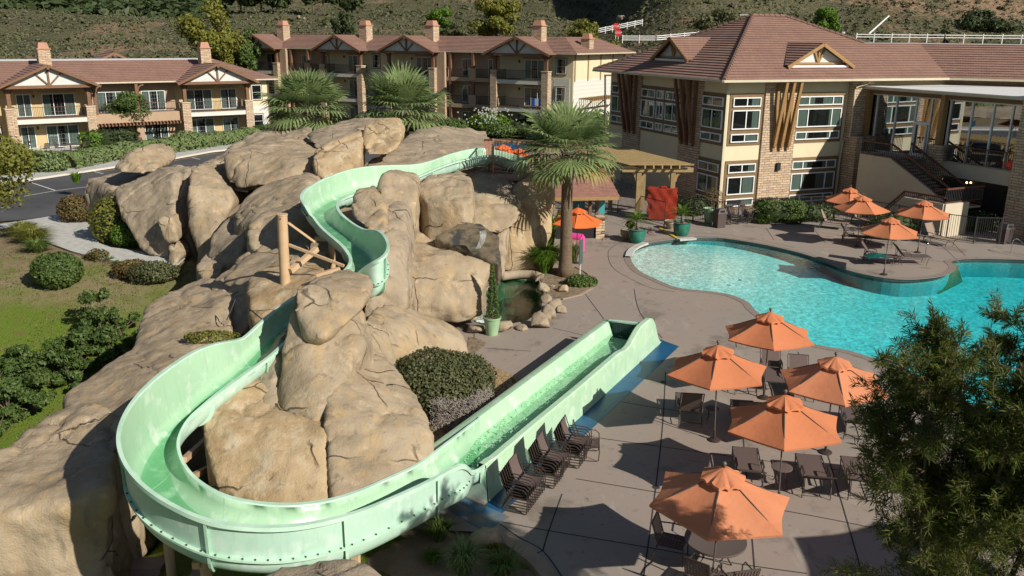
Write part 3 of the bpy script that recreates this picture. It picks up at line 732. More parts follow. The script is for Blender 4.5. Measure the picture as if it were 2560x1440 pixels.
# straight runout trough
def far_top(s):return 1.02+.02*s/12
def near_top(s):
    if s<.4:return 1.0
    z=.95+.012*math.sin(s*.8)
    z-=.10*math.exp(-((s-9.7)/.45)**2)
    z+=.33*sm(9.9,11.2,s)
    return z*(1-sm(11.9,13.3,s)**1.6*.97)
S_=[i*.25 for i in range(0,54)]
rows=[];wl=.42
for s in S_:
    nt_=near_top(s);fz=.50 if s<11.6 else .3
    end=s>11.6
    row=[tr(s,-1.78,0),tr(s,-1.72,far_top(s)),tr(s,-1.68,far_top(s)+.03),tr(s,-1.46,far_top(s)+.03),tr(s,-1.40,far_top(s)-.04),tr(s,-1.27,.62),tr(s,-1.17,fz),tr(s,-.32,fz),tr(s,-.26,.6 if nt_>.65 else nt_*.8),tr(s,-.24,max(nt_-.05,.03)),tr(s,-.19,max(nt_,.05)),tr(s,-.04,max(nt_,.05)),tr(s,.0,max(nt_-.04,.02)),tr(s,.07,0)]
    rows.append(row)
trough=thing('runout_trough','straight mint green runout trough with shallow water at the foot of the slide','slide runout',tr(6,-.8,0))
n1=next(i for i,s in enumerate(S_) if s>=11.75)
mb=loft([r[0:8] for r in rows[:n1]],True);mb.quad(*[tr(11.75,-1.78,0),tr(11.75,-1.78,1.06),tr(11.75,-1.4,1.06),tr(11.75,-1.4,0)][::-1])
mb.build('far_wall',M['slide'],trough,'auto',rel=True)
loft([r[7:14] for r in rows],True).build('near_wall',M['slide'],trough,'auto',rel=True)
for o in list(trough.children):recalc(o)
mb=MB();mb.quad(tr(0,-1.78,0),tr(0,.07,0),tr(0,0,.95),tr(0,-1.78,.3)) if 0 else None
ww=[];
for s in [i*.15 for i in range(-3,79)]:
    ww.append([tr(s,c,.66+.018*noise.noise(Vector((s*2.2,c*3,0)))) for c in (-1.29,-1.1,-.9,-.7,-.5,-.3,-.235)])
M['troughwater']=water_mat('trough_water',(.80,.95,.85),7,.014,0,absorb=False)
upf(loft(ww,True).build('trough_water',M['troughwater'],trough,True,rel=True))
fo=MB()
random.seed(3)
for i in range(480):
    s=random.random()**1.0*11.3;c=random.uniform(-1.2,-.5);r_=random.uniform(.008,.03);z=.68+random.random()*.01;an=random.uniform(0,3)
    ca,sa=math.cos(an),math.sin(an);pp=tr(s,c,z)
    fo.quad(*[pp+d*(ca*a*r_*2.4-sa*b*r_*.35)+nr*(sa*a*r_*2.4+ca*b*r_*.35) for a,b in((-1,-1),(1,-1),(1,1),(-1,1))])
fo.build('water_foam',pm('foam_light',(.50,.74,.54),rough=.4),trough,rel=True)
# end grate
mb=MB();mb.quad(tr(11.62,-1.42,.4),tr(11.62,-.24,.4),tr(11.62,-.24,1.12),tr(11.62,-1.42,1.02));mb.quad(tr(11.75,-1.5,0),tr(11.75,-.1,0),tr(11.75,-.1,1.14),tr(11.75,-1.5,1.04))
mb.build('end_board',pm('black_mesh',(.012,.03,.03),rough=.5),trough,rel=True)
mb=MB()
for k in range(15):
    c=-1.4+k*1.15/14;mb.bar(tr(11.6,c,.45),tr(11.6,c,1.05),.012)
for z in [.5+.07*k for k in range(9)]:mb.bar(tr(11.6,-1.42,z),tr(11.6,-.25,z),.012)
mb.build('end_grate',pm('grate',(.03,.07,.07),rough=.4),trough,rel=True)
mb=MB();mb.bar(tr(11.68,-1.5,1.05),tr(11.68,-.15,1.14),.16,.06);mb.build('end_cap',M['slide_lip'],trough,rel=True)
# deck extension plate under the mouth
mb=MB();mb.quad(tr(-.02,-1.75,0),tr(-.02,.05,0),tr(-.02,0,.92),tr(-.02,-1.75,.5));mb.build('mouth_panel',M['slide_out'],trough,rel=True)
# supports
def slide_pt(i,side=.5):return Lc[i].lerp(Rc[i],side)
col_=thing('support_column','tall tan steel support column with braces standing on the boulder','column',P(712,694,3.45))
cb=P(712,694,3.45);top=AT(705,537,cb.y)
mb=MB();mb.tube([cb-Vector((0,0,.4)),top],.165,20);mb.build('column',M['tan_steel'],col_,'auto',rel=True)
mb=MB();mb.tube([top-Vector((0,0,.02)),top+Vector((0,0,.03))],.18,20);mb.build('cap',M['tan_steel'],col_,'auto',rel=True)
mb=MB();q=top+Vector((-.02,-.165,-.1));mb.tube([q+Vector((0,.02,0)),q-Vector((0,.008,0))],.025,10);mb.build('bolt_hole',M['dark'],col_,rel=True)
for a,b,w_ in (((720,557,cb.y),(786,605,27.6),.07),((722,612,cb.y),(860,665,26.2),.08),((725,678,cb.y-.1),(792,622,27.8),.16),((790,690,25.7),(850,672,26.),.13)):
    mb=MB();mb.bar(AT(*a),AT(*b),w_);mb.build('brace',M['tan_steel'],col_,rel=True)
for j,(i0,sd) in enumerate(((150,.5),(172,.5),(198,.5),(22,.5),(60,.5))):
    pt=slide_pt(i0,sd);f=thing('slide_support','tan steel post with bracket under the '+['bottom left bend of the slide','front of the big lower loop','last curve before the runout','top run of the slide beside the platform','upper hairpin of the slide'][j],'support post',(pt.x,pt.y,-.3),0,'tan posts carrying the slide')
    zb=min(Lc[i0].z,Rc[i0].z)-.66
    mb=MB();mb.tube([(pt.x,pt.y,-3.3 if pt.x<-5 and pt.y<40 else -.3),(pt.x,pt.y,zb)],.11,14);mb.build('post',M['tan_steel'],f,'auto',rel=True)
    ac=secs[i0][4];mb=MB();mb.bar(Vector((pt.x,pt.y,zb-.05))-ac*.6,Vector((pt.x,pt.y,zb-.05))+ac*.6,.14);mb.build('cross_arm',M['tan_steel'],f,rel=True)
fr=thing('slide_brace','pair of tan beams bracing the lower bend against the central boulder','brace',P(490,1150,.3))
for a,b in (((460,1150,1.3),(520,1095,.6)),((475,1195,1.2),(540,1160,.3))):
    mb=MB();mb.bar(P(*a),P(*b),.13);mb.build('beam',M['tan_steel'],fr,rel=True)
mb=MB();mb.tube([P(228,1445,-2.6),P(338,1290,-.2)],.035,8);solo(mb,'guy_pipe',M['chrome'],'thin grey steel pipe leaning from the ground to the bottom bend','pipe')
# ---------------- boulders ----------------
dg=None
def rockhull(pts,thick=0,base=None,spread=1.,shr=.85,voxel=.12,it=6,disp=.105,seed=0,fs=.26):
    V=[PA(*p) if not isinstance(p,Vector) else p.copy() for p in pts]
    c=sum(V,Vector())/len(V)
    V=[c+(v-c)*1.035 for v in V]
    A=list(V)
    if thick:
        A+=[Vector((c.x+(v.x-c.x)*shr,v.y+thick,c.z+(v.z-c.z)*shr)) for v in V]
    if base is not None:
        A+=[Vector((c.x+(v.x-c.x)*spread,c.y+(v.y-c.y)*spread+(0),base)) for v in V]
    bm=bmesh.new()
    for v in A:bm.verts.new(v)
    r=bmesh.ops.convex_hull(bm,input=bm.verts[:])
    bmesh.ops.delete(bm,geom=[v for v in bm.verts if not v.link_faces],context='VERTS')
    me=bpy.data.meshes.new('t');bm.to_mesh(me);bm.free()
    o=bpy.data.objects.new('t',me);COL.objects.link(o)
    m=o.modifiers.new('r','REMESH');m.mode='VOXEL';m.voxel_size=voxel
    m=o.modifiers.new('s','SMOOTH');m.factor=.6;m.iterations=it
    dgp=bpy.context.evaluated_depsgraph_get()
    me2=bpy.data.meshes.new_from_object(o.evaluated_get(dgp))
    bpy.data.objects.remove(o);bpy.data.meshes.remove(me)
    me2.update()
    off=Vector((seed*13.7,seed*5.1,seed*2.3))
    nv=[]
    for v in me2.vertices:
        p=v.co;n=v.normal
        a=noise.fractal(p*.5+off,1.,2.,3)*disp*1.3
        rd=noise.ridged_multi_fractal(p*.9+off,.8,2.1,3,1.,2.)
        a-=max(0,rd-1.45)*disp*.4
        a+=noise.fractal(p*2.4+off,1.,2.,3)*disp*.28
        q=p*fs+off+noise.noise_vector(p*.9+off)*.22
        D,Pt=noise.voronoi(q)
        e=D[1]-D[0]
        a-=disp*(1.2 if Pt[0].x*7%1<.45 else .1)*math.exp(-(e/.03)**1.3)
        rv=noise.noise_vector(Pt[0]*5.3+off)
        a+=max(-.14,min(.14,(q-Pt[0]).dot(rv)*.26))*min(1,e/.16)
        nv.append(p+n*a)
    return me2,nv
nrock=0
def rock(label,pts,mat='rock',thick=0,base=None,name='boulder',**k):
    global nrock
    nrock+=1
    me,nv=rockhull(pts,thick,base,seed=nrock,**k)
    cx_=sum(v.x for v in nv)/len(nv);cy_=sum(v.y for v in nv)/len(nv);cz_=min(v.z for v in nv)
    loc=Vector((cx_,cy_,cz_))
    for v,c in zip(me.vertices,nv):v.co=c-loc
    for p in me.polygons:p.use_smooth=True
    me.materials.clear();me.materials.append(M[mat]);me.name=name
    o=bpy.data.objects.new(name,me);COL.objects.link(o);o.location=loc
    return tag(o,label,'boulder')
W=Vector
rock('dark low rock mass filling the mound behind the stacked boulders',[W((-18,47,2.2)),W((-12,41.5,2.3)),W((-9,38,2.2)),W((-3,38,2.2)),W((1,43,3.2)),W((1,49,3.6)),W((-6,53,3.6)),W((-17,53,3.2)),W((-8.5,34,.8)),W((-12,38,1))],'rock_grey',base=-.5,voxel=.3)
rock('broad grey block at the far left end of the rock mound beside the road',[(213,485,51),(222,447,51.5),(245,438,53),(335,425,54),(400,430,54),(300,478,48),(245,525,50),(420,440,50)],'rock_grey',base=-.1)
rock('loaf shaped brown boulder perched on the far left end of the mound',[(283,425,49),(287,408,49),(305,390,50),(340,371,50),(360,366,50.5),(398,387,50),(401,410,49),(385,430,48),(310,434,48)],'rock',thick=3)
rock('tall leaning slab with a rough face left of the footpath shrubs',[(283,475,46.5),(284,492,46),(300,522,45),(320,565,44),(352,627,43),(420,652,42.5),(432,560,43),(440,440,45.5),(400,425,48),(310,462,47.5)],'rock_grey',thick=3.5)
rock('shadowed rock wall between the leaning slab and the tall slab',[(410,450,47),(470,420,47),(500,660,43),(410,654,44),(440,520,44)],'rock_grey',thick=3.5)
rock('tall rounded slab with a dark hollow in the left part of the mound',[(470,470,43),(478,430,45),(500,410,46),(545,432,46),(572,478,43.5),(579,510,43),(548,555,42),(525,640,41),(500,664,41),(478,590,42),(468,510,43)],'rock',thick=4)
rock('small upright block standing at the end of the footpath',[(392,552,42.3),(398,542,42.5),(428,542,42.5),(437,570,42),(444,602,42),(420,608,42),(405,585,42)],'rock',thick=1.6,voxel=.1,disp=.07)
rock('small wedge rock below the upright block at the footpath end',[(416,618,42),(430,610,42),(450,642,41.5),(436,664,41.3),(420,662,41.5)],'rock',thick=1.6,voxel=.1,disp=.07)
rock('wide sloping grey backdrop rock at the back left of the mound',[(460,440,50),(545,392,54),(600,352,58),(655,335,58),(700,337,57),(770,385,50),(780,450,44),(700,475,43),(600,475,44),(480,485,46)],'rock_grey',thick=6,voxel=.2,disp=.18)
rock('big overhanging slab with a ragged shaded underside near the top of the mound',[(565,398,45.5),(572,377,46.5),(600,374,47),(700,353,50),(770,372,48),(785,400,44.2),(770,442,43.6),(720,454,43.2),(650,462,43),(600,470,43.6),(568,452,44.6)],'rock',thick=4)
rock('long rounded loaf boulder left of the upper hairpin of the slide',[(583,538,39),(600,505,40),(640,474,41),(700,451,41),(745,447,40.5),(769,460,39.5),(772,484,38),(745,507,37),(710,532,36.5),(650,547,36.5),(600,562,37.5)],'rock',thick=4,base=.5)
rock('rounded boulder below the loaf left of the steel column',[(618,565,34.6),(640,542,35.3),(690,530,36),(722,535,35.5),(734,560,34.5),(736,602,33.5),(700,630,32),(640,630,32),(618,600,33)],'rock',thick=4,base=0)
rock('rounded grey boulder half in shade in the middle of the left mound',[(516,645,37),(525,592,38),(545,562,39),(600,555,39),(613,590,37),(603,635,36),(560,655,36)],'rock_grey',thick=3,base=-.2)
rock('small smooth boulder above the dark gap left of the column boulder',[(488,662,36),(500,645,37),(520,635,37.5),(548,640,37),(562,657,36),(548,688,35),(505,703,35)],'rock',thick=2.5,base=-.2,voxel=.11,disp=.08)
rock('huge smooth boulder with a square crack left of the steel column',[(516,735,29),(530,700,30),(580,655,32),(640,617,33),(700,607,33),(738,620,32),(745,660,30),(700,690,28.5),(650,742,27.5),(625,802,26.5),(597,843,26),(550,843,26.5),(520,802,27.5)],'rock',thick=3,base=0)
rock('cracked warm boulder carrying the steel column',[(620,702,27.5),(650,682,28),(715,672,28.5),(785,664,28),(801,690,26.5),(797,706,26),(745,742,25.5),(662,794,25),(630,792,25.3),(620,745,26)],'rock_warm',thick=2.5,base=.5)
rock('round orange stained cap boulder at the top of the mound',[(905,335,46),(915,311,46.5),(945,302,47),(985,305,47),(1004,325,46),(1001,357,45),(985,380,44.5),(950,390,44),(920,390,44),(905,362,45)],'rock_warm',thick=2.8)
rock('angular orange slab leaning beside the cap boulder',[(783,372,44),(805,364,44.5),(870,345,45.5),(898,331,46),(905,345,45),(903,402,43.5),(880,412,43),(845,432,42.5),(810,444,42),(790,442,42.3),(783,400,43)],'rock_warm',thick=2.2,base=4.2,disp=.1)
rock('cracked pale block ridge behind the cap boulder',[(765,342,52),(780,325,52.5),(830,311,53),(900,301,54),(960,302,54),(990,309,53),(992,345,50),(900,350,49),(790,374,48)],'rock_grey',thick=3)
rock('low pale block beside the left fan palm',[(698,347,56),(720,333,56),(755,327,56),(770,345,54),(762,372,52),(700,374,52)],'rock_grey',thick=3)
rock('smooth sand coloured slope behind the top run of the slide',[(900,418,44),(950,400,46),(1000,375,49),(1030,333,54),(1075,329,55),(1150,344,57),(1242,352,58),(1245,378,52),(1140,402,47),(1000,442,44),(930,440,44)],'rock_grey',thick=5,voxel=.2)
rock('angular boulder in front of the slide hairpin with a vertical crack',[(943,472,35),(950,445,35.4),(965,437,35.6),(1035,450,35.6),(1046,475,35),(1042,507,34.2),(985,522,33.6),(948,517,33.6)],'rock',thick=1.8,base=2)
rock('oblong boulder right of the angular boulder below the top run',[(1044,464,36),(1060,451,36.3),(1150,451,36.5),(1179,461,36),(1185,497,35),(1160,505,34.5),(1070,499,34.8),(1046,484,35.4)],'rock',thick=2.2,base=2)
rock('narrow upright boulder inside the hairpin of the slide',[(875,542,30.6),(878,497,31.3),(895,476,31.8),(925,474,31.8),(946,490,31.3),(964,530,30.3),(969,577,29.5),(948,590,29),(912,568,29.4),(890,556,30)],'rock',thick=1.4,voxel=.11)
rock('tall rock face to the right of the middle bend of the slide',[(965,523,33),(1010,527,33),(1020,600,31.5),(1020,700,30),(1010,775,29),(950,782,28.5),(905,755,28.5),(930,690,29),(960,600,31)],'rock_grey',thick=3.5,base=.2)
rock('great smooth cube shaped boulder in front of the waterfall basin',[(1008,705,31.4),(1003,760,31.2),(1018,790,30.9),(1050,796,30.9),(1150,772,31),(1203,738,31.5),(1221,692,32),(1231,650,32.6),(1195,640,33.4),(1130,622,34.2),(1020,610,33.8),(1004,640,32.6)],'rock',thick=2,base=.5,spread=.92,voxel=.13)
rock('long flat topped boulder above the waterfall',[(1000,545,36.6),(1012,507,38),(1090,482,39.5),(1180,488,40),(1270,500,39.5),(1293,525,38.3),(1291,557,37.4),(1270,580,36.9),(1205,592,36.6),(1178,566,36.8),(1152,545,37.2),(1088,560,36.8),(1020,575,36)],'rock',thick=1.5,voxel=.13)
rock('sloping bank of rock left of the waterfall basin',[(1004,560,36),(1090,555,37),(1100,600,35),(1060,650,33.2),(1010,660,32.6)],'rock',thick=2,base=.5,voxel=.13)
rock('pale wet rock cheek right of the waterfall',[(1222,588,38),(1270,570,38.3),(1266,640,37.6),(1255,694,37),(1232,694,37),(1225,640,37)],'rock_grey',thick=2,voxel=.11)
rock('tall brown cliff behind the fan palm trunk',[(1262,580,40.4),(1275,520,41.2),(1290,470,42),(1330,440,42.6),(1380,428,42.6),(1388,470,42),(1385,520,41.6),(1372,590,41),(1350,640,40.6),(1335,672,40.3),(1290,676,40.2),(1255,672,40.2)],'rock_warm',thick=3)
rock('shaded rock shelf under the start platform',[(1120,475,40.5),(1185,440,43),(1240,432,44.5),(1310,425,44.5),(1318,470,43),(1295,505,41),(1180,505,39),(1120,500,39)],'rock_grey',thick=3,base=1)
rock('flat topped boulder with a dark stain hollow beside the green pot',[(905,800,25.6),(925,776,27.2),(960,761,28.4),(1020,763,29.5),(1085,788,29.8),(1140,815,29.8),(1167,850,29),(1171,890,28.5),(1100,880,27.4),(1000,880,26.4),(940,880,25.6),(905,850,25)],'rock',base=-.1,spread=1.03,voxel=.12)
# central group inside the big loop
rock('tapering central rock tower inside the big lower loop',[(745,724,22.6),(735,770,21.9),(705,840,21.3),(695,900,20.8),(698,985,20),(715,1025,19.4),(785,1048,18.9),(830,1000,19.4),(860,920,20.4),(905,850,21.4),(885,800,22),(870,770,22.8)],'rock',thick=1.6,base=0,spread=1.1)
rock('overhanging flat cap rock on top of the central tower',[(742,723,22),(800,711,22.8),(868,709,23),(905,720,22.8),(919,745,22.2),(907,785,21.7),(880,802,21.4),(835,818,21),(800,842,20.7),(745,802,21.2),(733,772,21.5),(760,850,21.2),(800,860,21.0)],'rock',thick=1.8,disp=.1)
rock('shaded left shoulder of the central tower beside the flume',[(612,950,20.8),(642,900,21.8),(700,845,21.8),(722,1000,19.9),(690,1037,19.4),(650,1012,19.7)],'rock_grey',thick=1.5,base=0)
rock('great smooth egg shaped boulder at the right of the central group',[(818,955,20),(835,925,20.6),(885,905,21.4),(945,925,21.6),(987,963,21),(1037,1030,20),(1066,1090,19.2),(1070,1117,18.9),(1022,1180,18),(930,1220,17.4),(847,1260,17),(832,1245,17),(818,1160,17.8),(808,1060,18.6)],'rock',thick=1.2,base=-.2,spread=.95,disp=.1)
rock('square cracked boulder at the left of the central group',[(513,1047,19),(518,1018,19.4),(606,952,20.6),(657,993,20.1),(707,1020,19.6),(782,1050,18.9),(812,1072,18.6),(820,1150,17.9),(832,1252,17.1),(760,1266,16.9),(690,1268,16.9),(600,1240,17.2),(540,1207,17.5),(513,1110,18.4)],'rock_warm',thick=1.5,base=-.5,spread=.9,disp=.12)
rock('low saddle of rock joining the central tower and the stained boulder',[(850,850,22.5),(905,800,25),(960,800,26),(985,860,25),(985,940,23),(930,930,22.5),(880,905,22)],'rock',base=-.1)
# long slab at lower left
rock('upper part of the long flat rock ledge left of the slide',[(362,772,1.7),(372,805,1.6),(440,713,2.0),(512,688,2.2),(580,720,2.3),(575,840,2.0),(480,875,1.9),(400,935,1.7),(325,872,1.4)],'rock',base=-2.5,spread=1.,disp=.1)
rock('middle part of the long flat rock ledge casting shade on the lawn',[(333,862,1.45),(310,903,1.3),(182,973,1.15),(163,990,1.05),(180,1022,1.),(300,1075,1.4),(410,935,1.75),(480,872,1.9)],'rock',base=-2.6,disp=.1)
rock('near end of the long rock ledge with a tall cracked face at lower left',[(190,1005,1.2),(85,1080,1.2),(-60,1150,1.1),(-150,1260,.9),(-40,1310,.8),(60,1265,.9),(170,1250,1.2),(262,1215,1.4),(305,1060,1.4)],'rock',base=-2.6,spread=.97,disp=.16)
rock('low sunlit rock foot under the lower left bend',[(262,1285,.0),(300,1225,.3),(350,1240,.2),(330,1330,-.6),(262,1345,-.6)],'rock',base=-2.4,voxel=.12)
rock('pale boulder in the foreground in front of the lowest bend',[(638,1448,12.7),(700,1402,13.),(800,1380,13.2),(880,1385,13.1),(932,1413,12.8),(965,1455,12.5),(640,1530,11.6),(965,1530,11.6),(800,1540,11.2)],'rock_grey',base=0,voxel=.1,disp=.1)
# upper basin of the waterfall
bpts=[(1092,598,3.1),(1148,562,3.5),(1172,556,3.6),(1206,562,3.5),(1248,590,3.2),(1254,640,2.6),(1244,662,2.4),(1172,632,2.7),(1130,606,3.0)]
M['basin']=pm('wet_basin_rock',(.12,.095,.06),(.19,.15,.10),1.6,.12,.6,6,.04,c3=(.05,.05,.045),s3=2)
rock('brown wet rock basin with shallow water at the top of the waterfall',[P(*p)+Vector((0,-.25,.10)) for p in bpts]+[P(*p)+Vector((0,.2,-.9)) for p in bpts]+[P(1225,652,2.2),P(1240,690,1.2),P(1195,650,2.3)],'basin',name='waterfall_basin',voxel=.09,it=3,disp=.10)
M['fall']=pm('falling_water',(.45,.48,.46),(.22,.22,.19),7,.25,.7,12,.05,sc3=(4,4,.6))
mb=MB();L1=catmull([P(1188,578,3.75),P(1206,582,3.6),P(1208,604,3.25),P(1196,628,2.85)],4)
for a,b,i in zip(L1,L1[1:],range(20)):
    wd=.16-.006*i;w2=.16-.006*(i+1);q=Vector((0,-.45,.22));mb.quad(a+q-Vector((wd,0,0)),b+q-Vector((w2,0,0)),b+q+Vector((w2,0,0)),a+q+Vector((wd,0,0)))
solo(mb,'waterfall',M['fall'],'small white spout of water spilling over the brown basin','waterfall',smooth=True)
mb=MB()
for k in range(4):
    a=P(1196+k*10,745,.9);b=P(1192+k*10,800,-.1)
    mb.quad(a-Vector((.12,0,0)),a+Vector((.12,0,0)),b+Vector((.16,0,0)),b-Vector((.16,0,0)))
solo(mb,'cascade',M['fall'],'white cascade foaming into the dark pond behind the potted cypress','waterfall')
def pebble(name,label,u,v,r,h,mat='rock_grey',z=0,sq=1.,group=None):
    p=P(u,v,z);random.seed(int(u*7+v));pts=[]
    for i in range(14):
        a=random.uniform(0,6.28);e=random.uniform(-.2,1);rr=math.sqrt(max(0,1-e*e*.8))
        pts.append(Vector((p.x+math.cos(a)*rr*r,p.y+math.sin(a)*rr*r*sq,z+h*max(e,-.1))))
    o=rock(label,pts,mat,name=name,voxel=max(.03,r*.16),it=4,disp=r*.12)
    if group:o['group']=group
    return o
G='stones edging the dark pond'
for i,(u,v,r,h,l) in enumerate([(1350,697,.32,.5,'topmost stone of the pond edge beside the palm bed'),(1358,722,.34,.4,'grey stone second from the top of the pond edge'),(1366,748,.3,.4,'rounded stone of the pond edge left of the pale disc'),(1384,768,.36,.5,'bright stone at the right corner of the pond'),(1402,775,.25,.3,'small flat stone at the pond corner nearest the joint'),
    (1368,790,.42,.6,'tall pale stone below the right corner of the pond'),(1346,812,.55,.75,'largest angular stone at the bottom right of the pond'),(1304,817,.3,.2,'low flat stone between the big angular stone and the pot'),(1262,822,.42,.55,'grey rounded stone just right of the mint green pot'),(1192,826,.4,.4,'dark stone left of the mint green pot'),(1175,800,.45,.5,'shaded stone at the left edge of the pond')]):
    pebble('pond_stone',l,u,v+6,r,h,group=G)
mb=MB();pts=catmull(pxs([(1252,698),(1290,693),(1330,694),(1350,700)],0),4)
mb.tube([p+Vector((0,.1,.1)) for p in pts],.22,10);solo(mb,'pond_curb',M['rock_grey'],'pale rounded curb along the back of the dark pond','kerb',smooth=True)
pebble('stone','yellow brown cube shaped stone on the palm bed',1407,728,.3,.42,'rock_warm',.03)
pebble('stone','pale flat disc stone on the palm bed',1380,716,.16,.05,'rock_grey',.03)
pebble('stone','buff pyramid shaped stone in the planting bed below the runout',1213,1368,.42,.5,'rock_grey',-.1)
pebble('stone','small brown stone on gravel beside the runout wall',1190,1035,.28,.35,'rock',0)
pebble('stone','long dark stone lying on the lawn slope',40,705,.9,.35,'rock_grey',-1.2,.6)
pebble('stone','small white stone at the end of the footpath',413,668,.4,.4,'rock_grey',-.4)
# beige stub on the mound top
mb=MB();a=AT(909,322,49.);mb.tube([a-Vector((0,0,.9)),a],.36,20);solo(mb,'concrete_stub',M['stub'],'short beige round column stub behind the cap boulder','stub',smooth='auto')
mb=MB();a=AT(600,742,25.9);mb.tube([AT(567,800,25.7),AT(590,745,26.)],.02,6);mb.tube([AT(590,745,26.),AT(655,798,24.6)],.02,6);solo(mb,'bent_rod',M['iron'],'thin dark bent rod fixed to the boulder left of the flume','rod')
# ---------------- umbrellas ----------------
def umbrella(label,x,y,rz,R_=1.47,mat='orange',h=2.12,group='orange hexagonal market umbrellas',tilt=0,zb=0.,detail=True,rise=.66):
    o=thing('market_umbrella',label,'umbrella',(x,y,zb),rz,group)
    def pt(r,a,cap=0):
        # concave scalloped edge between ribs
        k=a/(math.pi/3);fr=k-math.floor(k);s_=math.cos((fr-.5)*math.pi/3);flat=math.cos(math.pi/6)/s_
        bow=1-.055*math.sin(fr*math.pi)*(r/R_)**2
        rr=r*flat*bow
        sag=.05*math.sin(fr*math.pi)*(r/R_)
        z=h+rise*(1-r/R_)-.035*math.sin(r/R_*math.pi)-sag+cap
        return (rr*math.cos(a),rr*math.sin(a),z)
    mb=MB();NA=36;NR=7
    V=[];F=[]
    for i in range(NR+1):
        r=.16+(R_-.16)*i/NR
        for k in range(NA):V.append(pt(r,2*math.pi*k/NA+1e-6))
    for i in range(NR):
        for k in range(NA):F.append((i*NA+k,(i+1)*NA+k,(i+1)*NA+(k+1)%NA,i*NA+(k+1)%NA))
    mb.add(V,F)
    # small hem
    V=[];F=[]
    for k in range(NA):
        p=pt(R_,2*math.pi*k/NA+1e-6);V.append(p);V.append((p[0]*.995,p[1]*.995,p[2]-.045))
    for k in range(NA):j=(k+1)%NA;F.append((2*k,2*k+1,2*j+1,2*j))
    mb.add(V,F)
    mb.build('canopy',M[mat],o,'auto')
    # vent cap with a wavy valance
    mb=MB();V=[(0,0,h+rise+.10)];F=[];m=48
    random.seed(int(x*31+y*17)%1000)
    ph=random.random()*6
    for i in range(1,5):
        r=.47*i/4
        for k in range(m):
            a=2*math.pi*k/m;fr=(a/(math.pi/3))%1
            wv=(.022*math.sin(a*11+ph)+.014*math.sin(a*17+ph*2))*(i/4)**2
            rr=r*math.cos(math.pi/6)/math.cos((fr-.5)*math.pi/3)
            V.append((rr*math.cos(a),rr*math.sin(a),h+rise+.10-.215*(i/4)+wv))
    for k in range(m):F.append((0,1+k,1+(k+1)%m))
    for i in range(3):
        for k in range(m):F.append((1+i*m+k,1+(i+1)*m+k,1+(i+1)*m+(k+1)%m,1+i*m+(k+1)%m))
    n=len(V)
    for k in range(m):
        v=V[1+3*m+k];V.append((v[0]*1.02,v[1]*1.02,v[2]-.05))
    for k in range(m):F.append((1+3*m+k,n+k,n+(k+1)%m,1+3*m+(k+1)%m))
    mb.add(V,F);mb.build('vent_cap',M[mat],o,'auto')
    mb=MB();mb.lathe([(0.001,0),(.02,.0),(.022,.04),(.042,.06),(.05,.09),(.035,.125),(.001,.135)],(0,0,h+rise+.09),12);mb.build('finial',M['grey_metal'],o,True)
    mb=MB();mb.tube([(0,0,.02),(0,0,h+rise+.08)],.019,10);mb.build('pole',M['grey_metal'],o,'auto')
    for k in range(6):
        a=k*math.pi/3;mb=MB();mb.bar((0.05*math.cos(a),.05*math.sin(a),h+rise-.03),((R_-.03)*math.cos(a),(R_-.03)*math.sin(a),h-.03),.018);
        mb.bar((0.04*math.cos(a),.04*math.sin(a),h-.02),((R_*.52)*math.cos(a),(R_*.52)*math.sin(a),h+rise*.46),.014)
        mb.build('rib',M['grey_metal'],o)
    mb=MB();mb.lathe([(.001,0),(.17,0),(.18,.03),(.14,.06),(.04,.08),(.035,.3),(.001,.3)],(0,0,0),20);mb.build('base',M['brown_metal'],o,'auto')
    return o
for l,u,v,rz in (('nearest and largest orange umbrella over the round speckled table at the bottom',1803,1168,8),('orange umbrella just behind the nearest one, left edge by the dark lounger row',1975,990,14),
    ('orange umbrella closest to the mouth of the green runout trough',1805,865,10),('orange umbrella on the right by the leafy tree, beside the pool edge',2093,890,22),('orange umbrella at the back of the near group against the turquoise water',1930,782,20)):
    p=P(u,v,2.86);o=umbrella(l,p.x,p.y,R(rz),mat='orange_f' if u in(1803,2093) else 'orange');o.rotation_euler[0]=R((u%5-2)*.8);o.rotation_euler[1]=R((v%5-2)*.8)
for l,u,v,rz in (('leftmost umbrella of the far group in front of the clubhouse windows',2127,466,10),('far group umbrella overlapping the leftmost one, half in shade',2158,486,35),('far group umbrella on the right in front of the stair wall',2313,498,5),('front umbrella of the far group between the loungers on the peninsula',2229,540,8)):
    p=P(u,v,2.92);umbrella(l,p.x,p.y,R(rz))
p=P(1445,516,2.92);umbrella('bright orange umbrella behind the palm trunk beside the snack hut',p.x,p.y,R(20),mat='orange2',R_=1.35)
for l,u,v,rz in (('bright orange umbrella seen through the rust railing, left of the pair',1258,357,0),('bright orange umbrella seen through the rust railing, partly behind the palm fronds',1296,366,20),('small top of an orange umbrella peeking over the sand coloured rock',1151,352,10)):
    q=AT(u,v,48.5 if u>1200 else 55.);umbrella(l,q.x,q.y,R(rz),R_=1.47,mat='orange2',group='bright orange umbrellas by the upper pool',zb=q.z-2.95)
p=P(2200,1430,0);umbrella('tall wide orange umbrella beyond the right picture edge shading the lower right deck',p.x+5.9,p.y-5.15,R(18),R_=2.4,h=4.8,group='tall umbrellas out of frame')  # made-up umbrella, put out of view only to cast shade on the deck
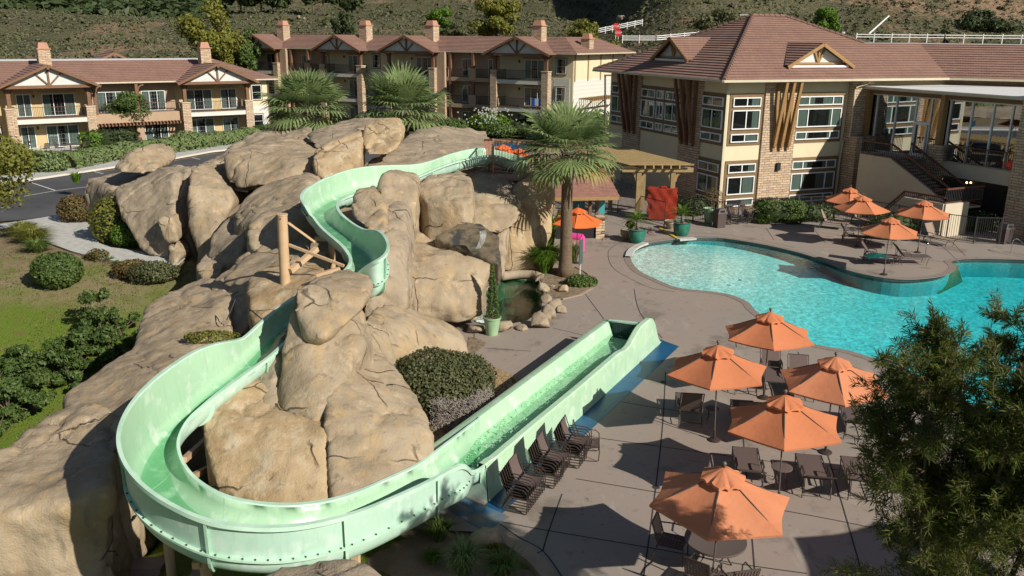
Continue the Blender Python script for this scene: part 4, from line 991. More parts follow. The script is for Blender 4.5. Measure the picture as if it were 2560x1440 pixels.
# ---------------- loungers ----------------
def lounger(label,loc,rz,back=50,sl='sling',group='brown sling loungers around the near umbrellas'):
    """head at -y, feet toward +y"""
    o=thing('sun_lounger',label,'sun lounger',loc,rz,group);w=.33;m=M['brown_metal']
    mb=MB()
    for i in range(10):
        y0=-.12+i*.13;z0=.40-.02*math.sin(i/9*math.pi)
        mb.box(-w+.03,y0,z0,w-.03,y0+.131,z0+.012)
    mb.build('seat_sling',M[sl],o)
    a=R(back);L=.78
    def bp(t,x,dz=0):return (x,-.14-math.cos(a)*L*t,.41+math.sin(a)*L*t+dz)
    mb=MB();mb.quad(bp(.02,-w+.04),bp(.02,w-.04),bp(.97,w-.04),bp(.97,-w+.04));mb.quad(bp(.02,-w+.04,.012),bp(.97,-w+.04,.012),bp(.97,w-.04,.012),bp(.02,w-.04,.012));mb.build('back_sling',M[sl],o)
    mb=MB()
    for s in (-1,1):mb.tube([(s*w,-.16,.42),(s*w,.4,.40),(s*w,1.12,.42),(s*w,1.18,.38)],.018,8)
    mb.tube([(-w,1.17,.40),(w,1.17,.40)],.016,8);mb.tube([(-w,-.14,.40),(w,-.14,.40)],.016,8);mb.build('side_rails',m,o,'auto')
    mb=MB()
    for s in (-1,1):mb.tube([bp(0,s*w),bp(1,s*w)],.017,8)
    mb.tube([bp(1,-w),bp(1,w)],.017,8);mb.tube([bp(.55,-w),(-w*.9,-.45,.1)],.01,6);mb.tube([bp(.55,w),(w*.9,-.45,.1)],.01,6);mb.build('back_frame',m,o,'auto')
    for s in (-1,1):
        for y in (-.42,.98):
            mb=MB();mb.tube([(s*w,y+.1,.40),(s*(w+.005),y,.22),(s*(w+.01),y-.03,.005)],.017,8);mb.build('leg',M['grey_metal'],o,'auto')
        mb=MB();mb.tube([(s*w,-.46,.2),(s*w,-.3,.6),(s*w,-.1,.63),(s*w,.12,.60),(s*w,.18,.42)],.017,8);mb.bar((s*w,-.36,.63),(s*w,.08,.625),.05,.02);mb.build('armrest',m,o,'auto')
        mb=MB();mb.tube([(s*w,-.42,.16),(s*w,.95,.16)],.011,6);mb.build('stretcher',m,o)
    mb=MB();mb.tube([(-w,-.44,.14),(w,-.44,.14)],.011,6);mb.build('cross_bar',m,o);
    return o
LH=R(-12)
def lg(l,u,v,rz,back,**k):
    p=P(u,v,0);return lounger(l,(p.x,p.y,0),R(rz),back,**k)
lg('lounger with upright back standing alone on the joint left of the small table',1722,1052,-6,62)
lg('lounger under the third umbrella left of its pole, back raised and legs pale',1862,1072,-8,60)
lg('lounger in the shade behind the umbrella by the trough mouth',1860,975,-8,55)
lg('lounger near the pool with its back toward the water, left of the pale one',1925,950,170,48)
lg('lounger with pale edged back standing between the back umbrella and the right one',1995,975,170,48)
lg('lounger right of the middle umbrella touched by the leafy branches',2135,1085,-14,28)
lg('lounger partly hidden behind the top of the nearest umbrella',1868,1205,-10,25)
lg('lounger with white seam on its back right of the round side table',2033,1225,-10,30)
lg('rightmost lounger of the front row disappearing behind the tree',2148,1232,-12,28)
G2='loungers around the far umbrellas'
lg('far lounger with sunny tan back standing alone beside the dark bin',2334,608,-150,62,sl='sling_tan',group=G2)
lg('far lounger at the water end of the peninsula with wide tan back',2262,658,-95,50,sl='sling',group=G2)
lg('far lounger with a teal towel heaped on it',2180,655,-115,52,sl='sling',group=G2)
lg('far lounger with pointed back, second from the left of the far row',2125,607,-110,55,sl='sling',group=G2)
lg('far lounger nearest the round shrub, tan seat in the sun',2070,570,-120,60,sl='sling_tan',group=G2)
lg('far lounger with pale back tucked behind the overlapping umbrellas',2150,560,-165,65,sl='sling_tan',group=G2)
lg('far lounger in deep shade between the two front umbrella poles',2182,612,-110,50,sl='sling',group=G2)
# towel
tp=P(2190,640,.45);mb=MB();random.seed(5);V=[];F=[];n=10
for j in range(n):
    for i in range(n):
        x=(i/(n-1)-.5)*1.1;y=(j/(n-1)-.5)*.8;r_=math.hypot(x/.55,y/.4);z=max(.0,.26*(1-r_*.6))+.05*noise.noise(Vector((x*5,y*5,2)))
        V.append((tp.x+x,tp.y+y,.36+z))
for j in range(n-1):
    for i in range(n-1):k=j*n+i;F.append((k,k+1,k+n+1,k+n))
mb.add(V,F);solo(mb,'towel',M['tealcloth'],'crumpled dark teal towel lying on a far lounger','towel',smooth=True)
def side_table(label,u,v,r=.26,h=.5,group='small round brown side tables',mat='sling'):
    p=P(u,v,0);o=thing('side_table',label,'side table',(p.x,p.y,0),0,group)
    mb=MB();mb.lathe([(.001,h-.02),(r-.02,h-.02),(r,h-.01),(r,h+.01),(r-.02,h+.015),(.001,h+.008)],(0,0,0),28);mb.build('table_top',M[mat],o,'auto')
    for k in range(4):
        a=k*math.pi/2+.5;mb=MB();mb.tube([(r*.8*math.cos(a),r*.8*math.sin(a),h-.02),(r*.55*math.cos(a),r*.55*math.sin(a),h*.45),(r*.95*math.cos(a),r*.95*math.sin(a),0.01)],.012,6);mb.build('leg',M['brown_metal'],o,'auto')
    return o
side_table('small round side table beside the pole of the umbrella by the trough',1778,1055,.2,.45)
side_table('round brown side table between two loungers in the front row',1950,1212,.27,.5)
side_table('small slatted side table beside the teal towel lounger',2245,662,.25,.4)
side_table('dark small table next to the sunny tan lounger',2290,605,.25,.45)
# square dark cube bin near far lounger
# ---------------- round table and woven chairs ----------------
tp=P(1790,1415,0);tp=Vector((tp.x,tp.y+.15,0))
tc=P(1789,1348,.73);tc=Vector((tc.x,tc.y,0))
o=thing('round_table','round table with pale speckled glass top under the nearest umbrella','table',tc)
mb=MB();mb.lathe([(.035,.70),(.60,.70),(.635,.705),(.64,.72),(.635,.735),(.60,.732),(.035,.732)],(0,0,0),56);mb.build('table_top',M['tabletop'],o,'auto')
mb=MB();mb.lathe([(.62,.69),(.65,.69),(.655,.715),(.65,.742),(.63,.738)],(0,0,0),56);mb.build('table_rim',M['grey_metal'],o,'auto')
for k in range(4):
    a=k*math.pi/2+.3;mb=MB();mb.tube([(.5*math.cos(a),.5*math.sin(a),.7),(.25*math.cos(a),.25*math.sin(a),.35),(.45*math.cos(a),.45*math.sin(a),.01)],.018,8);mb.build('leg',M['brown_metal'],o,'auto')
def woven_chair(label,loc,rz,group='woven brown patio chairs around the round table'):
    """sitter faces +y"""
    o=thing('patio_chair',label,'chair',loc,rz,group);m=M['brown_metal'];w=.27
    mb=MB()
    for i in range(8):
        y=-.24+i*.068;mb.box(-w+.02,y,.41,w-.02,y+.045,.418)
    for i in range(8):
        x=-w+.035+i*.066;mb.box(x,-.24,.418,x+.04,.29,.425)
    mb.build('woven_seat',M['sling'],o)
    mb=MB()
    for i in range(7):
        t=.08+i*.065;mb.bar((-w+.02,-.25-t*.28,.43+t),(w-.02,-.25-t*.28,.43+t),.042,.006,up=(0,1,.0))
    for i in range(8):
        x=-w+.055+i*.066;mb.bar((x,-.258,.45),(x,-.40,.90),.038,.006,up=(0,1,.3))
    mb.build('woven_back',M['sling'],o)
    mb=MB()
    for s in (-1,1):mb.tube([(s*w,-.24,.42),(s*w,-.40,.93)],.016,8)
    mb.tube([(-w,-.40,.93),(w,-.40,.93)],.016,8)
    mb.tube([(-w,-.24,.41),(-w,.30,.41),(w,.30,.41),(w,-.24,.41),(-w,-.24,.41)],.014,8)
    mb.build('frame',m,o,'auto')
    for s in (-1,1):
        mb=MB();mb.tube([(s*w,-.32,.66),(s*(w+.03),-.05,.67),(s*(w+.03),.25,.65),(s*(w+.01),.31,.55),(s*w,.33,0.01)],.016,8);mb.build('armrest',m,o,'auto')
        mb=MB();mb.tube([(s*w,-.24,.42),(s*(w+.02),-.38,.01)],.016,8);mb.build('leg',m,o,'auto')
    return o
woven_chair('woven chair pulled up in front of the round table at the bottom edge',(tc.x+.22,tc.y-1.02,0),R(12))
woven_chair('woven chair at the lower left of the round table',(tc.x-.42,tc.y-.78,0),R(-35))
woven_chair('woven chair at the upper left of the round table under the umbrella',(tc.x-.85,tc.y+.42,0),R(-112))
woven_chair('woven chair in the shade behind the round table',(tc.x+.5,tc.y+.95,0),R(160))
# ---------------- chair stacks ----------------
def sling_chair(label,loc,rz,tilt=0,group='brown sling chairs stacked along the runout wall'):
    o=thing('stacking_chair',label,'chair',loc,rz,group);m=M['brown_metal'];w=.27
    o.rotation_euler=(R(tilt),0,rz)
    mb=MB();n=6
    for i in range(n):
        y0=-.22+i*.082;y1=y0+.082;z0=.40+.035*((i/n-.45)**2)*4-.02;z1=.40+.035*(((i+1)/n-.45)**2)*4-.02
        mb.quad((-w+.02,y0,z0),(w-.02,y0,z0),(w-.02,y1,z1),(-w+.02,y1,z1))
    mb.build('seat_sling',M['sling'],o,True)
    mb=MB();n=6
    for i in range(n):
        a=i/n;b=(i+1)/n
        def q(t,x):return (x,-.27-.17*t-.03*math.sin(t*3.1),.45+.48*t)
        mb.quad(q(a,-w+.02),q(b,-w+.02),q(b,w-.02),q(a,w-.02))
    mb.build('back_sling',M['sling'],o,True)
    mb=MB()
    for s in (-1,1):mb.tube([(s*w,.27,.40),(s*w,0,.385),(s*w,-.22,.395),(s*w,-.28,.5),(s*w,-.37,.75),(s*w,-.44,.95)],.014,8)
    mb.tube([(-w,-.44,.94),(w,-.44,.94)],.013,8);mb.tube([(-w,.27,.40),(w,.27,.40)],.013,8);mb.build('frame',m,o,'auto')
    for s in (-1,1):
        W_=w+.035
        mb=MB();mb.tube([(s*w,-.33,.64),(s*W_,-.2,.66),(s*W_,.18,.64),(s*W_,.28,.56),(s*W_,.30,.3),(s*W_,.28,.03),(s*W_,.22,.012),(s*W_,-.32,.012),(s*W_,-.36,.05),(s*W_,-.25,.38)],.014,8);mb.build('sled_leg',m,o,'auto')
    return o
stk=[('stack nearest the camera by the runout wall',1322,1272,(0.02,.0)),('middle stack of the three',1388,1208,(0,0)),('far stack of the three',1444,1158,(0,0))]
ordn=['lowest','second from the bottom','third from the bottom','third from the top','second from the top','topmost']
dirw=math.atan2(.468,.884)  # wall heading
proto=None
for si,(sn,u,v,_) in enumerate(stk):
    b=P(u,v,0)
    n=6 if si<2 else 5
    names=ordn if n==6 else [ordn[0],ordn[1],'middle','second from the top','topmost']
    for k in range(n):
        back=Vector((-.80,.32,0)).normalized()  # chairs face the lower right
        fr_=Vector((.86,-.05,0))
        ang=R(-112+si*3)
        f=Vector((-math.sin(ang),math.cos(ang),0))
        loc=(b.x-f.x*.045*(n-1-k),b.y-f.y*.045*(n-1-k),.075*k)
        lab=names[k]+' sling chair of the '+sn
        if proto is None:proto=sling_chair(lab,loc,ang)
        else:dup(proto,None,loc,ang,lab)
        bpy.context.view_layer.update() if 0 else None
q=P(1470,1140,0);dup(proto,None,(q.x,q.y,0),R(-95),'single chair leaning out to the right of the far stack')
for i,(u,v) in enumerate([(1830,560),(1868,556)]):
    q=P(u,v,0)
    for k in range(3):dup(proto,None,(q.x,q.y+.08*k,.085*k),R(-160+i*20),'small distant chair, '+['lowest','middle','top'][k]+' of the '+['left','right'][i]+' stack beside the brown bin',group='distant stacked chairs by the fence')
# ---------------- bins, planters, grill cover, kiosk ----------------
def bin_(label,u,v,s=1.):
    p=P(u,v,0);o=thing('litter_bin',label,'bin',p,R(20))
    mb=MB();mb.add([(-.26,-.26,0),(.26,-.26,0),(.26,.26,0),(-.26,.26,0),(-.30,-.30,.85),(.30,-.30,.85),(.30,.30,.85),(-.30,.30,.85)],[(0,1,5,4),(1,2,6,5),(2,3,7,6),(3,0,4,7),(0,3,2,1),(4,5,6,7)]);mb.build('body',pm('bin_body',(.075,.055,.05),rough=.6),o)
    mb=MB();mb.box(-.32,-.32,.85,.32,.32,.92);mb.add([(-.30,-.30,.92),(.30,-.30,.92),(.30,.30,.92),(-.30,.30,.92),(-.2,-.26,1.15),(.2,-.26,1.15),(.2,.26,1.15),(-.2,.26,1.15)],[(0,1,5,4),(1,2,6,5),(2,3,7,6),(3,0,4,7),(4,5,6,7)]);mb.build('hood',pm('bin_hood',(.095,.085,.085),rough=.5),o)
    mb=MB();mb.box(-.15,-.31,.96,.15,-.29,1.08);mb.build('flap',M['dark'],o)
bin_('square brown litter bin with domed hood beside the fence near the clubhouse corner',1797,568)
bin_('dark litter bin in the shade at the far right beside the fence',2508,608)
def pot(label,u,v,r,h,mat,flare=.72,z=0):
    p=P(u,v,z);o=thing('plant_pot',label,'pot',p)
    prof=[(.001,0),(r*flare,0),(r*(flare+.14),h*.2),(r*.98,h*.55),(r,h*.8),(r*.93,h*.93),(r*1.03,h*.95),(r*1.04,h),(r*.92,h),(r*.9,h*.9),(.001,h*.88)]
    if mat=='potmint':prof=[(.001,0),(r*.68,0),(r*.72,h*.1),(r*.98,h*.9),(r*1.08,h*.92),(r*1.08,h),(r*.95,h),(r*.93,h*.92),(.001,h*.9)]
    mb=MB();mb.lathe(prof,(0,0,0),28);mb.build('bowl',M[mat],o,'auto')
    mb=MB();mb.lathe([(.001,h*.9),(r*.9,h*.905),(r*.9,h*.91),(.001,h*.93)],(0,0,0),16);mb.build('soil_fill',M['soil'],o)
    return o,p
pot('mint green tapered pot holding the cypress beside the pond',1230,836,.33,.72,'potmint')
pot('glossy dark green pot nearer to the palm with a small palm in it',1591,606,.50,.78,'potgreen')
pot('glossy dark green pot by the yellow ramp edge with a small palm in it',1703,588,.50,.78,'potgreen')
pot('low beige bowl planter left of the green pot nearer to the palm',1566,597,.36,.5,'potbeige',.5)
pot('low beige bowl planter left of the green pot by the ramp',1676,572,.36,.5,'potbeige',.5)
pot('tall mint green pot behind the fence left of the brown bin',1772,560,.38,1.0,'potmint')
# red covered grill
p=P(1653,549,0);o=thing('covered_cabinet','tall cabinet under a wrinkled red fabric cover beside the pergola','covered cabinet',p,R(-12))
mb=MB();V=[];F=[];nx,nz=10,12
def rc(t,z):
    c=[(-.9,-.45),(.9,-.45),(.9,.45),(-.9,.45)];t=t*4;i=int(t)%4;f=t-int(t);a=c[i];b=c[(i+1)%4]
    x=lerp(a[0],b[0],f);y=lerp(a[1],b[1],f);k=.07*noise.noise(Vector((x*4,y*4,z*3)))+.035*math.sin((x*1.3+z)*8)
    return (x*(1+k),y*(1+k*2),z)
NT=48
for j in range(nz+1):
    for i in range(NT):V.append(rc(i/NT,.08+1.92*j/nz))
for j in range(nz):
    for i in range(NT):F.append((j*NT+i,j*NT+(i+1)%NT,(j+1)*NT+(i+1)%NT,(j+1)*NT+i))
F.append(tuple(nz*NT+i for i in range(NT)));mb.add(V,F);mb.build('fabric_cover',M['redcover'],o,'auto')
mb=MB();mb.box(-.85,-.42,.0,.85,.42,.09);mb.build('plinth',M['dark'],o)
mb=MB();mb.tube([(-.2,-.1,2.0),(-.1,-.1,2.12),(.15,-.1,2.1),(.25,-.1,2.0)],.05,8);mb.build('gathered_top',M['redcover'],o,True)
# snack hut: tiled roof on stone piers
def hut():
    c=P(1465,596,0);o=thing('snack_hut','small poolside hut with brown tiled roof and stone pier behind the palm','hut',(c.x,c.y,0),R(8))
    mb=MB();mb.box(.55,-.1,0,1.05,.4,1.25);mb.build('stone_pier',M['stone'],o)
    mb=MB();mb.box(-2.3,-.1,0,-1.8,.4,1.25);mb.build('stone_pier',M['stone'],o)
    mb=MB();mb.box(-1.8,.02,0,.55,.3,1.15);mb.build('counter_front',M['dark'],o)
    mb=MB();mb.box(-2.4,-.25,1.15,1.15,.5,1.22);mb.build('counter_top',M['trim'],o)
    for x in (.78,-2.05):
        for y in (.9,2.6):
            mb=MB();mb.box(x-.09,y-.09,0,x+.09,y+.09,2.5);mb.build('post',M['wood'],o)
    mb=MB()
    ex,ey,z0,z1=1.7,-.5,2.5,3.75
    for k in range(7):
        a=k/7;b=(k+1)/7;yA=lerp(-.6,1.75,a);yB=lerp(-.6,1.75,b)+.0;zA=lerp(z0,z1,a)+.05;zB=lerp(z0,z1,b);xa=lerp(1.7,1.35,a);xb=lerp(1.7,1.35,b)
        mb.quad((-2.7,yA,zA),(xa,yA,zA),(xb,yB,zB),(-2.7,yB,zB));mb.quad((-2.7,yA,zA-.06),(xa,yA,zA-.06),(xa,yA,zA),(-2.7,yA,zA))
    mb.quad((-2.7,1.75,z1),(1.35,1.75,z1),(1.7,4.1,z0),(-2.7,4.1,z0));mb.tri((1.7,-.6,z0),(1.7,4.1,z0),(1.35,1.75,z1))
    mb.quad((-2.7,-.6,z0-.02),(-2.7,4.1,z0-.02),(1.7,4.1,z0-.02),(1.7,-.6,z0-.02));mb.build('tiled_roof',M['roof_side2'],o)
    mb=MB();mb.box(-2.7,-.62,2.3,1.72,-.54,2.5);mb.box(1.64,-.62,2.3,1.72,4.1,2.5);mb.build('fascia',M['wood_y'],o)
    mb=MB();mb.box(-.1,.32,.25,.35,.7,1.0);mb.build('blue_box',M['navy'],o)
    mb=MB();mb.box(-.35,2.1,1.3,.35,2.14,2.1);b=mb.build('notice_board',M['teal'],o)
    mb=MB();mb.box(-.28,2.085,1.95,.28,2.095,1.98);mb.box(-.2,2.085,1.84,.2,2.095,1.86);mb.box(-.24,2.085,1.75,.24,2.095,1.77);mb.lathe([(.001,0),(.09,0),(.09,.01),(.001,.01)],(0,2.08,1.6),16);mb.build('sign_lettering',M['white'],b)
    mb=MB();mb.box(.9,.9,1.2,1.25,.93,2.3);mb.build('notice_board',M['teal'],o)
M['roof_side2']=pm('hut_roof_tiles',(.30,.15,.11),(.2,.1,.08),3,.8,.4,12,sc3=(1,3,3));hut()
# ice cream freezer (pink) and yellow float
p=P(1432,632,0);o=thing('ice_cream_freezer','bright pink freezer chest with pale panel beside the palm trunk','freezer',p,R(-30))
mb=MB();mb.box(-.55,-.3,.1,.55,.3,.85);mb.build('body',M['pink'],o)
mb=MB();V=[];F=[]
for i in range(9):
    a=math.pi*i/8;V+=[(-.55,-math.cos(a)*.3,.86+.22*math.sin(a)),(.55,-math.cos(a)*.3,.86+.22*math.sin(a))]
for i in range(8):F.append((2*i,2*i+1,2*i+3,2*i+2))
mb.add(V,F);mb.tri((.55,-.3,.86),(.55,.3,.86),(.55,0,1.08));mb.build('lid',M['pink'],o,True)
mb=MB();mb.box(-.1,-.31,.2,.5,-.302,.8);a=mb.build('decal_panel',pm('pale_decal',(.75,.65,.55),(.8,.3,.25),5,.5),o)
mb=MB();mb.lathe([(.001,0),(.1,0),(.1,.01),(.001,.01)],(0,0,0),16);mb.v=[Vector((v.x+.15,-.315-v.z,.6+v.y)) for v in mb.v];mb.build('round_logo',M['white'],a)
p=P(1395,590,0);mb=MB();mb.tube([(p.x-.2,p.y,0.4),(p.x,p.y,1.0),(p.x+.05,p.y,1.5)],.12,10);solo(mb,'pool_float',M['yellowp'],'yellow float standing behind the palm trunk','float',smooth=True)
p=P(1397,575,0);mb=MB();mb.tube([(p.x-.5,p.y+.1,.5),(p.x-.5,p.y+.1,1.6)],.22,10);
# narrow sign on post beside the palm bed
p=P(1450,688,.03);o=thing('sign_post','narrow dark green sign board on a white post beside the palm bed','sign',p,R(70))
mb=MB();mb.box(-.025,-.02,0,.025,.02,.9);mb.build('post',M['white'],o)
mb=MB();mb.box(-.30,-.03,.55,.30,-.0,1.75);mb.build('board',pm('sign_back',(.06,.10,.09),rough=.5),o)
# hand rails of the pool
def rail(label,pts,r=.025):
    mb=MB();mb.tube(catmull(pts,6),r,8);solo(mb,'pool_handrail',M['chrome'],label,'handrail',smooth='auto')
rail('stainless handrail sloping from the peninsula into the pool',[P(2312,652,0),AT(2316,618,P(2312,652,0).y),AT(2323,608,P(2312,650,0).y),AT(2355,617,P(2350,655,0).y),P(2402,660,0)])
rail('stainless handrail at the far right pool corner',[P(2527,633,0),AT(2531,606,P(2527,633,0).y),AT(2540,597,P(2527,633,0).y),AT(2556,606,P(2560,640,0).y),P(2600,650,0)])
# start platform with rust fence
def fence_run(label,pts,h,mat,railmat=None,sp=.12,post=1.8,name='iron_fence',cat='fence',pr=.012,zb=0,group=None,thin=.022,parts=('post','rail','pickets')):
    pts=[Vector(p) for p in pts];o=thing(name,label,cat,pts[0],0,group);rm=railmat or mat
    pk=MB();rl=MB()
    for a,b in zip(pts,pts[1:]):
        L=(b-a).length;n=max(1,int(round(L/post)));d=(b-a)/L;u=Vector((0,0,1))
        rl.bar(a+u*h,b+u*h,thin*2.2,thin*1.8);rl.bar(a+u*.12,b+u*.12,thin*1.3)
        for i in range(n+1):
            if i==0 and a is not pts[0]:continue
            q=a+(b-a)*i/n;m_=MB();m_.bar(q,q+u*(h+.05),thin*2.6);m_.build('post',M[mat],o,rel=True)
        k=int(L/sp)
        for i in range(1,k):
            q=a+d*i*sp;pk.bar(q+u*.12,q+u*h,thin*.75)
    rl.build('rail',M[rm],o,rel=True);pk.build('pickets',M[mat],o,rel=True)
    return o
F1=P(1233,432,4.0);
pz=4.05
fence_run('rust red railing of the slide start platform in front of the orange umbrellas',[AT(1212,428,45.5),AT(1233,432,43.2),AT(1420,452,42.6)],1.66,'rust',sp=.15,post=1.3,thin=.032)
a=AT(1232,434,43.2);b=AT(1430,452,43.0)
mb=MB();mb.box(a.x-.1,42.9,a.z-.3,b.x+.6,52,a.z+.02);solo(mb,'start_platform',M['conc_side'],'raised concrete platform behind the rust railing at the slide start','platform')
mb=MB();q=AT(1252,360,58);mb.box(q.x-.6,58,q.z-.5,q.x+1.6,58.05,q.z);solo(mb,'blue_board',M['blue'],'blue board with white edges behind the rust railing','board')
# pool fence in black iron
fence_run('black iron pool fence section left of the pergola with a gate',[P(1494,533,0),P(1544,531,0),P(1592,522,0)],1.5,'iron')
fence_run('black iron pool fence section right of the red covered cabinet',[P(1680,548,0),P(1785,566,0)],1.5,'iron')
fence_run('long black iron pool fence in front of the clubhouse corner windows',[P(1785,566,0),P(1900,556,0),P(2082,548,0)],1.5,'iron')
fence_run('black iron pool fence running past the stairs at the right',[P(2085,548,0),P(2165,560,0),P(2240,575,0),P(2364,600,0),P(2433,609,0),P(2560,612,0),P(2640,625,0)],1.5,'iron')
fence_run('black iron gate panel under the pergola posts',[P(1596,548,0),P(1660,566,0)],1.5,'iron')
# ---------------- buildings ----------------
class Fr:
    def __init__(s,name,label,cat,o,ang):
        s.o=Vector((o.x,o.y,o.z));s.a=ang;s.X=Vector((math.cos(ang),math.sin(ang),0));s.Y=Vector((-math.sin(ang),math.cos(ang),0))
        s.root=thing(name,label,cat,s.o,ang)
    def w(s,x,y,z):return s.o+s.X*x+s.Y*y+Vector((0,0,z))
    def tx(s,u,z=3,y=0,lo=-70,hi=70):
        for _ in range(50):
            m=(lo+hi)/2
            if Q(s.w(m,y,z))[0]<u:lo=m
            else:hi=m
        return m
    def tz(s,v,x,y=0):
        lo,hi=-2,16
        for _ in range(40):
            m=(lo+hi)/2
            if Q(s.w(x,y,m))[1]>v:lo=m
            else:hi=m
        return m
def clipz(poly,z,keep_above):
    out=[];n=len(poly)
    for i in range(n):
        a=poly[i];b=poly[(i+1)%n];ia=(a.z>=z)==keep_above or abs(a.z-z)<1e-6;ib=(b.z>=z)==keep_above or abs(b.z-z)<1e-6
        if ia:out.append(a)
        if ia!=ib:
            t=(z-a.z)/(b.z-a.z);out.append(a.lerp(b,t))
    return out
def roofplane(parent,poly,mat='roof',course=.155,lift=.05,name='roof_slope'):
    """tile courses on a sloping plane; course = height gain per course"""
    poly=[Vector(p) for p in poly];n=(poly[1]-poly[0]).cross(poly[2]-poly[0])
    if n.z<0:n=-n
    n.normalize();h=Vector((n.y,-n.x,0));h.normalize() if h.length>1e-6 else None
    sl=math.sqrt(max(1e-6,1-n.z*n.z))
    z0=min(p.z for p in poly);z1=max(p.z for p in poly);mb=MB();k=0;z=z0
    while z<z1-1e-4:
        zt=min(z+course,z1);q=clipz(clipz(poly,z,True),zt,False)
        if len(q)>=3:
            V=[];UV=[]
            for p in q:
                t=(p.z-z)/(zt-z);V.append(p+n*(lift*(1-t)+.005));UV.append((p.dot(h),p.z/sl))
            nn=(V[1]-V[0]).cross(V[2]-V[0])
            if nn.z<0:V=V[::-1];UV=UV[::-1]
            mb.add(V,[tuple(range(len(V)))],[UV])
            low=[p for p in q if abs(p.z-z)<1e-4]
            if len(low)>=2:
                low.sort(key=lambda p:p.dot(h));a,b=low[0],low[-1];mb.cm=1
                mb.quad(a+n*(lift+.005),b+n*(lift+.005),b-n*.01,a-n*.01);mb.cm=0
        z=zt
    return mb.build(name,[M[mat],M['roof_side']],parent)
def ridgecap(parent,a,b,r=.09):
    a=Vector(a);b=Vector(b);mb=MB();L=(b-a).length;n=max(2,int(L/.42));d=(b-a)/n
    for i in range(n):
        p=a+d*i;mb.tube([p+Vector((0,0,.05)),p+d*1.02+Vector((0,0,.03))],[r*1.12,r*.9],6)
    return mb.build('ridge_tiles',M['roof'],parent)
def boxpart(root,name,mat,*b,**k):
    mb=MB();mb.box(*b);return mb.build(name,M[mat],root)
def window(root,x0,x1,z0,z1,y,nx=2,nz=1,axis='y',curt=0,trim=None,frame=.06,name='window',sgn=-1,glass='glass',prop=None):
    """proud-mounted window on plane y (facing sgn direction of the axis)"""
    def pt(a,d,z):return (a,y+sgn*d,z) if axis=='y' else (y+sgn*d,a,z)
    def bx(mb,a0,d0,zz0,a1,d1,zz1):
        p=pt(a0,d0,zz0);q=pt(a1,d1,zz1);mb.box(p[0],p[1],p[2],q[0],q[1],q[2])
    mb=MB();f=frame
    bx(mb,x0,.0,z0,x0+f,.09,z1);bx(mb,x1-f,.0,z0,x1,.09,z1);bx(mb,x0+f,.0,z0,x1-f,.09,z0+f);bx(mb,x0+f,.0,z1-f,x1-f,.09,z1)
    xs=prop if prop else [i/nx for i in range(1,nx)]
    for t in xs:
        xm=lerp(x0,x1,t);bx(mb,xm-f/2,.0,z0+f,xm+f/2,.085,z1-f)
    for i in range(1,nz):
        zm=lerp(z0,z1,i/nz);bx(mb,x0+f,.02,zm-.012,x1-f,.055,zm+.012)
    o=mb.build(name,M['winframe'],root)
    mb=MB();bx(mb,x0+f,.005,z0+f,x1-f,.012,z1-f);mb.build('backing',M['dark'],o)
    mb=MB();a=pt(x0+f,.045,z0+f);b=pt(x1-f,.045,z0+f);c=pt(x1-f,.045,z1-f);d=pt(x0+f,.045,z1-f);mb.quad(a,b,c,d);mb.build('pane',M[glass],o)
    if curt:
        for k in ([0] if curt==1 else [1] if curt==2 else [0,1]):
            w_=(x1-x0)*random.uniform(.22,.42);xa=x0+f if k==0 else x1-f-w_
            mb=MB();n=10
            for i in range(n):
                a=xa+w_*i/n;b=xa+w_*(i+1)/n;da=.022+.01*(i%2);db=.022+.01*((i+1)%2)
                mb.quad(pt(a,da,z0+f),pt(b,db,z0+f),pt(b,db,z1-f),pt(a,da,z1-f))
            mb.build('curtain',M['curtain'],o)
    if trim:
        t=trim;mb=MB()
        bx(mb,x0-t,0,z0-t,x0,.05,z1+t);bx(mb,x1,0,z0-t,x1+t,.05,z1+t);bx(mb,x0,0,z1,x1,.05,z1+t);bx(mb,x0,0,z0-t,x1,.05,z0);mb.build('window_trim',M['trim'],o)
    return o
def slider(root,x0,x1,z0,h,y,n=3,grid=True,curt=3):
    o=window(root,x0,x1,z0+.03,z0+h,y,nx=n,nz=1,curt=curt,name='sliding_door')
    if grid:
        mb=MB()
        for i in range(n):
            a=lerp(x0,x1,i/n);b=lerp(x0,x1,(i+1)/n)
            for j in (1,2):
                xm=lerp(a,b,j/3);mb.box(xm-.007,y-.05,z0+.1,xm+.007,y-.046,z0+h-.06)
            for j in range(1,5):
                zm=lerp(z0,z0+h,j/5);mb.box(a+.05,y-.05,zm-.007,b-.05,y-.046,zm+.007)
        mb.build('glazing_bars',M['grey_bar'],o)
    return o
def railing(root,pts,h,z,mat='iron',top='redrail',sp=.14):
    pts=[Vector((p[0],p[1],z)) for p in pts];u=Vector((0,0,1));mb=MB();tb=MB()
    for a,b in zip(pts,pts[1:]):
        L=(b-a).length;n=int(L/sp);tb.bar(a+u*h,b+u*h,.09,.05);mb.bar(a+u*.1,b+u*.1,.04)
        for i in range(n+1):q=a.lerp(b,i/n);mb.bar(q+u*.1,q+u*h,.022)
    o=tb.build('railing',M[top],root);mb.build('balusters',M[mat],o);return o
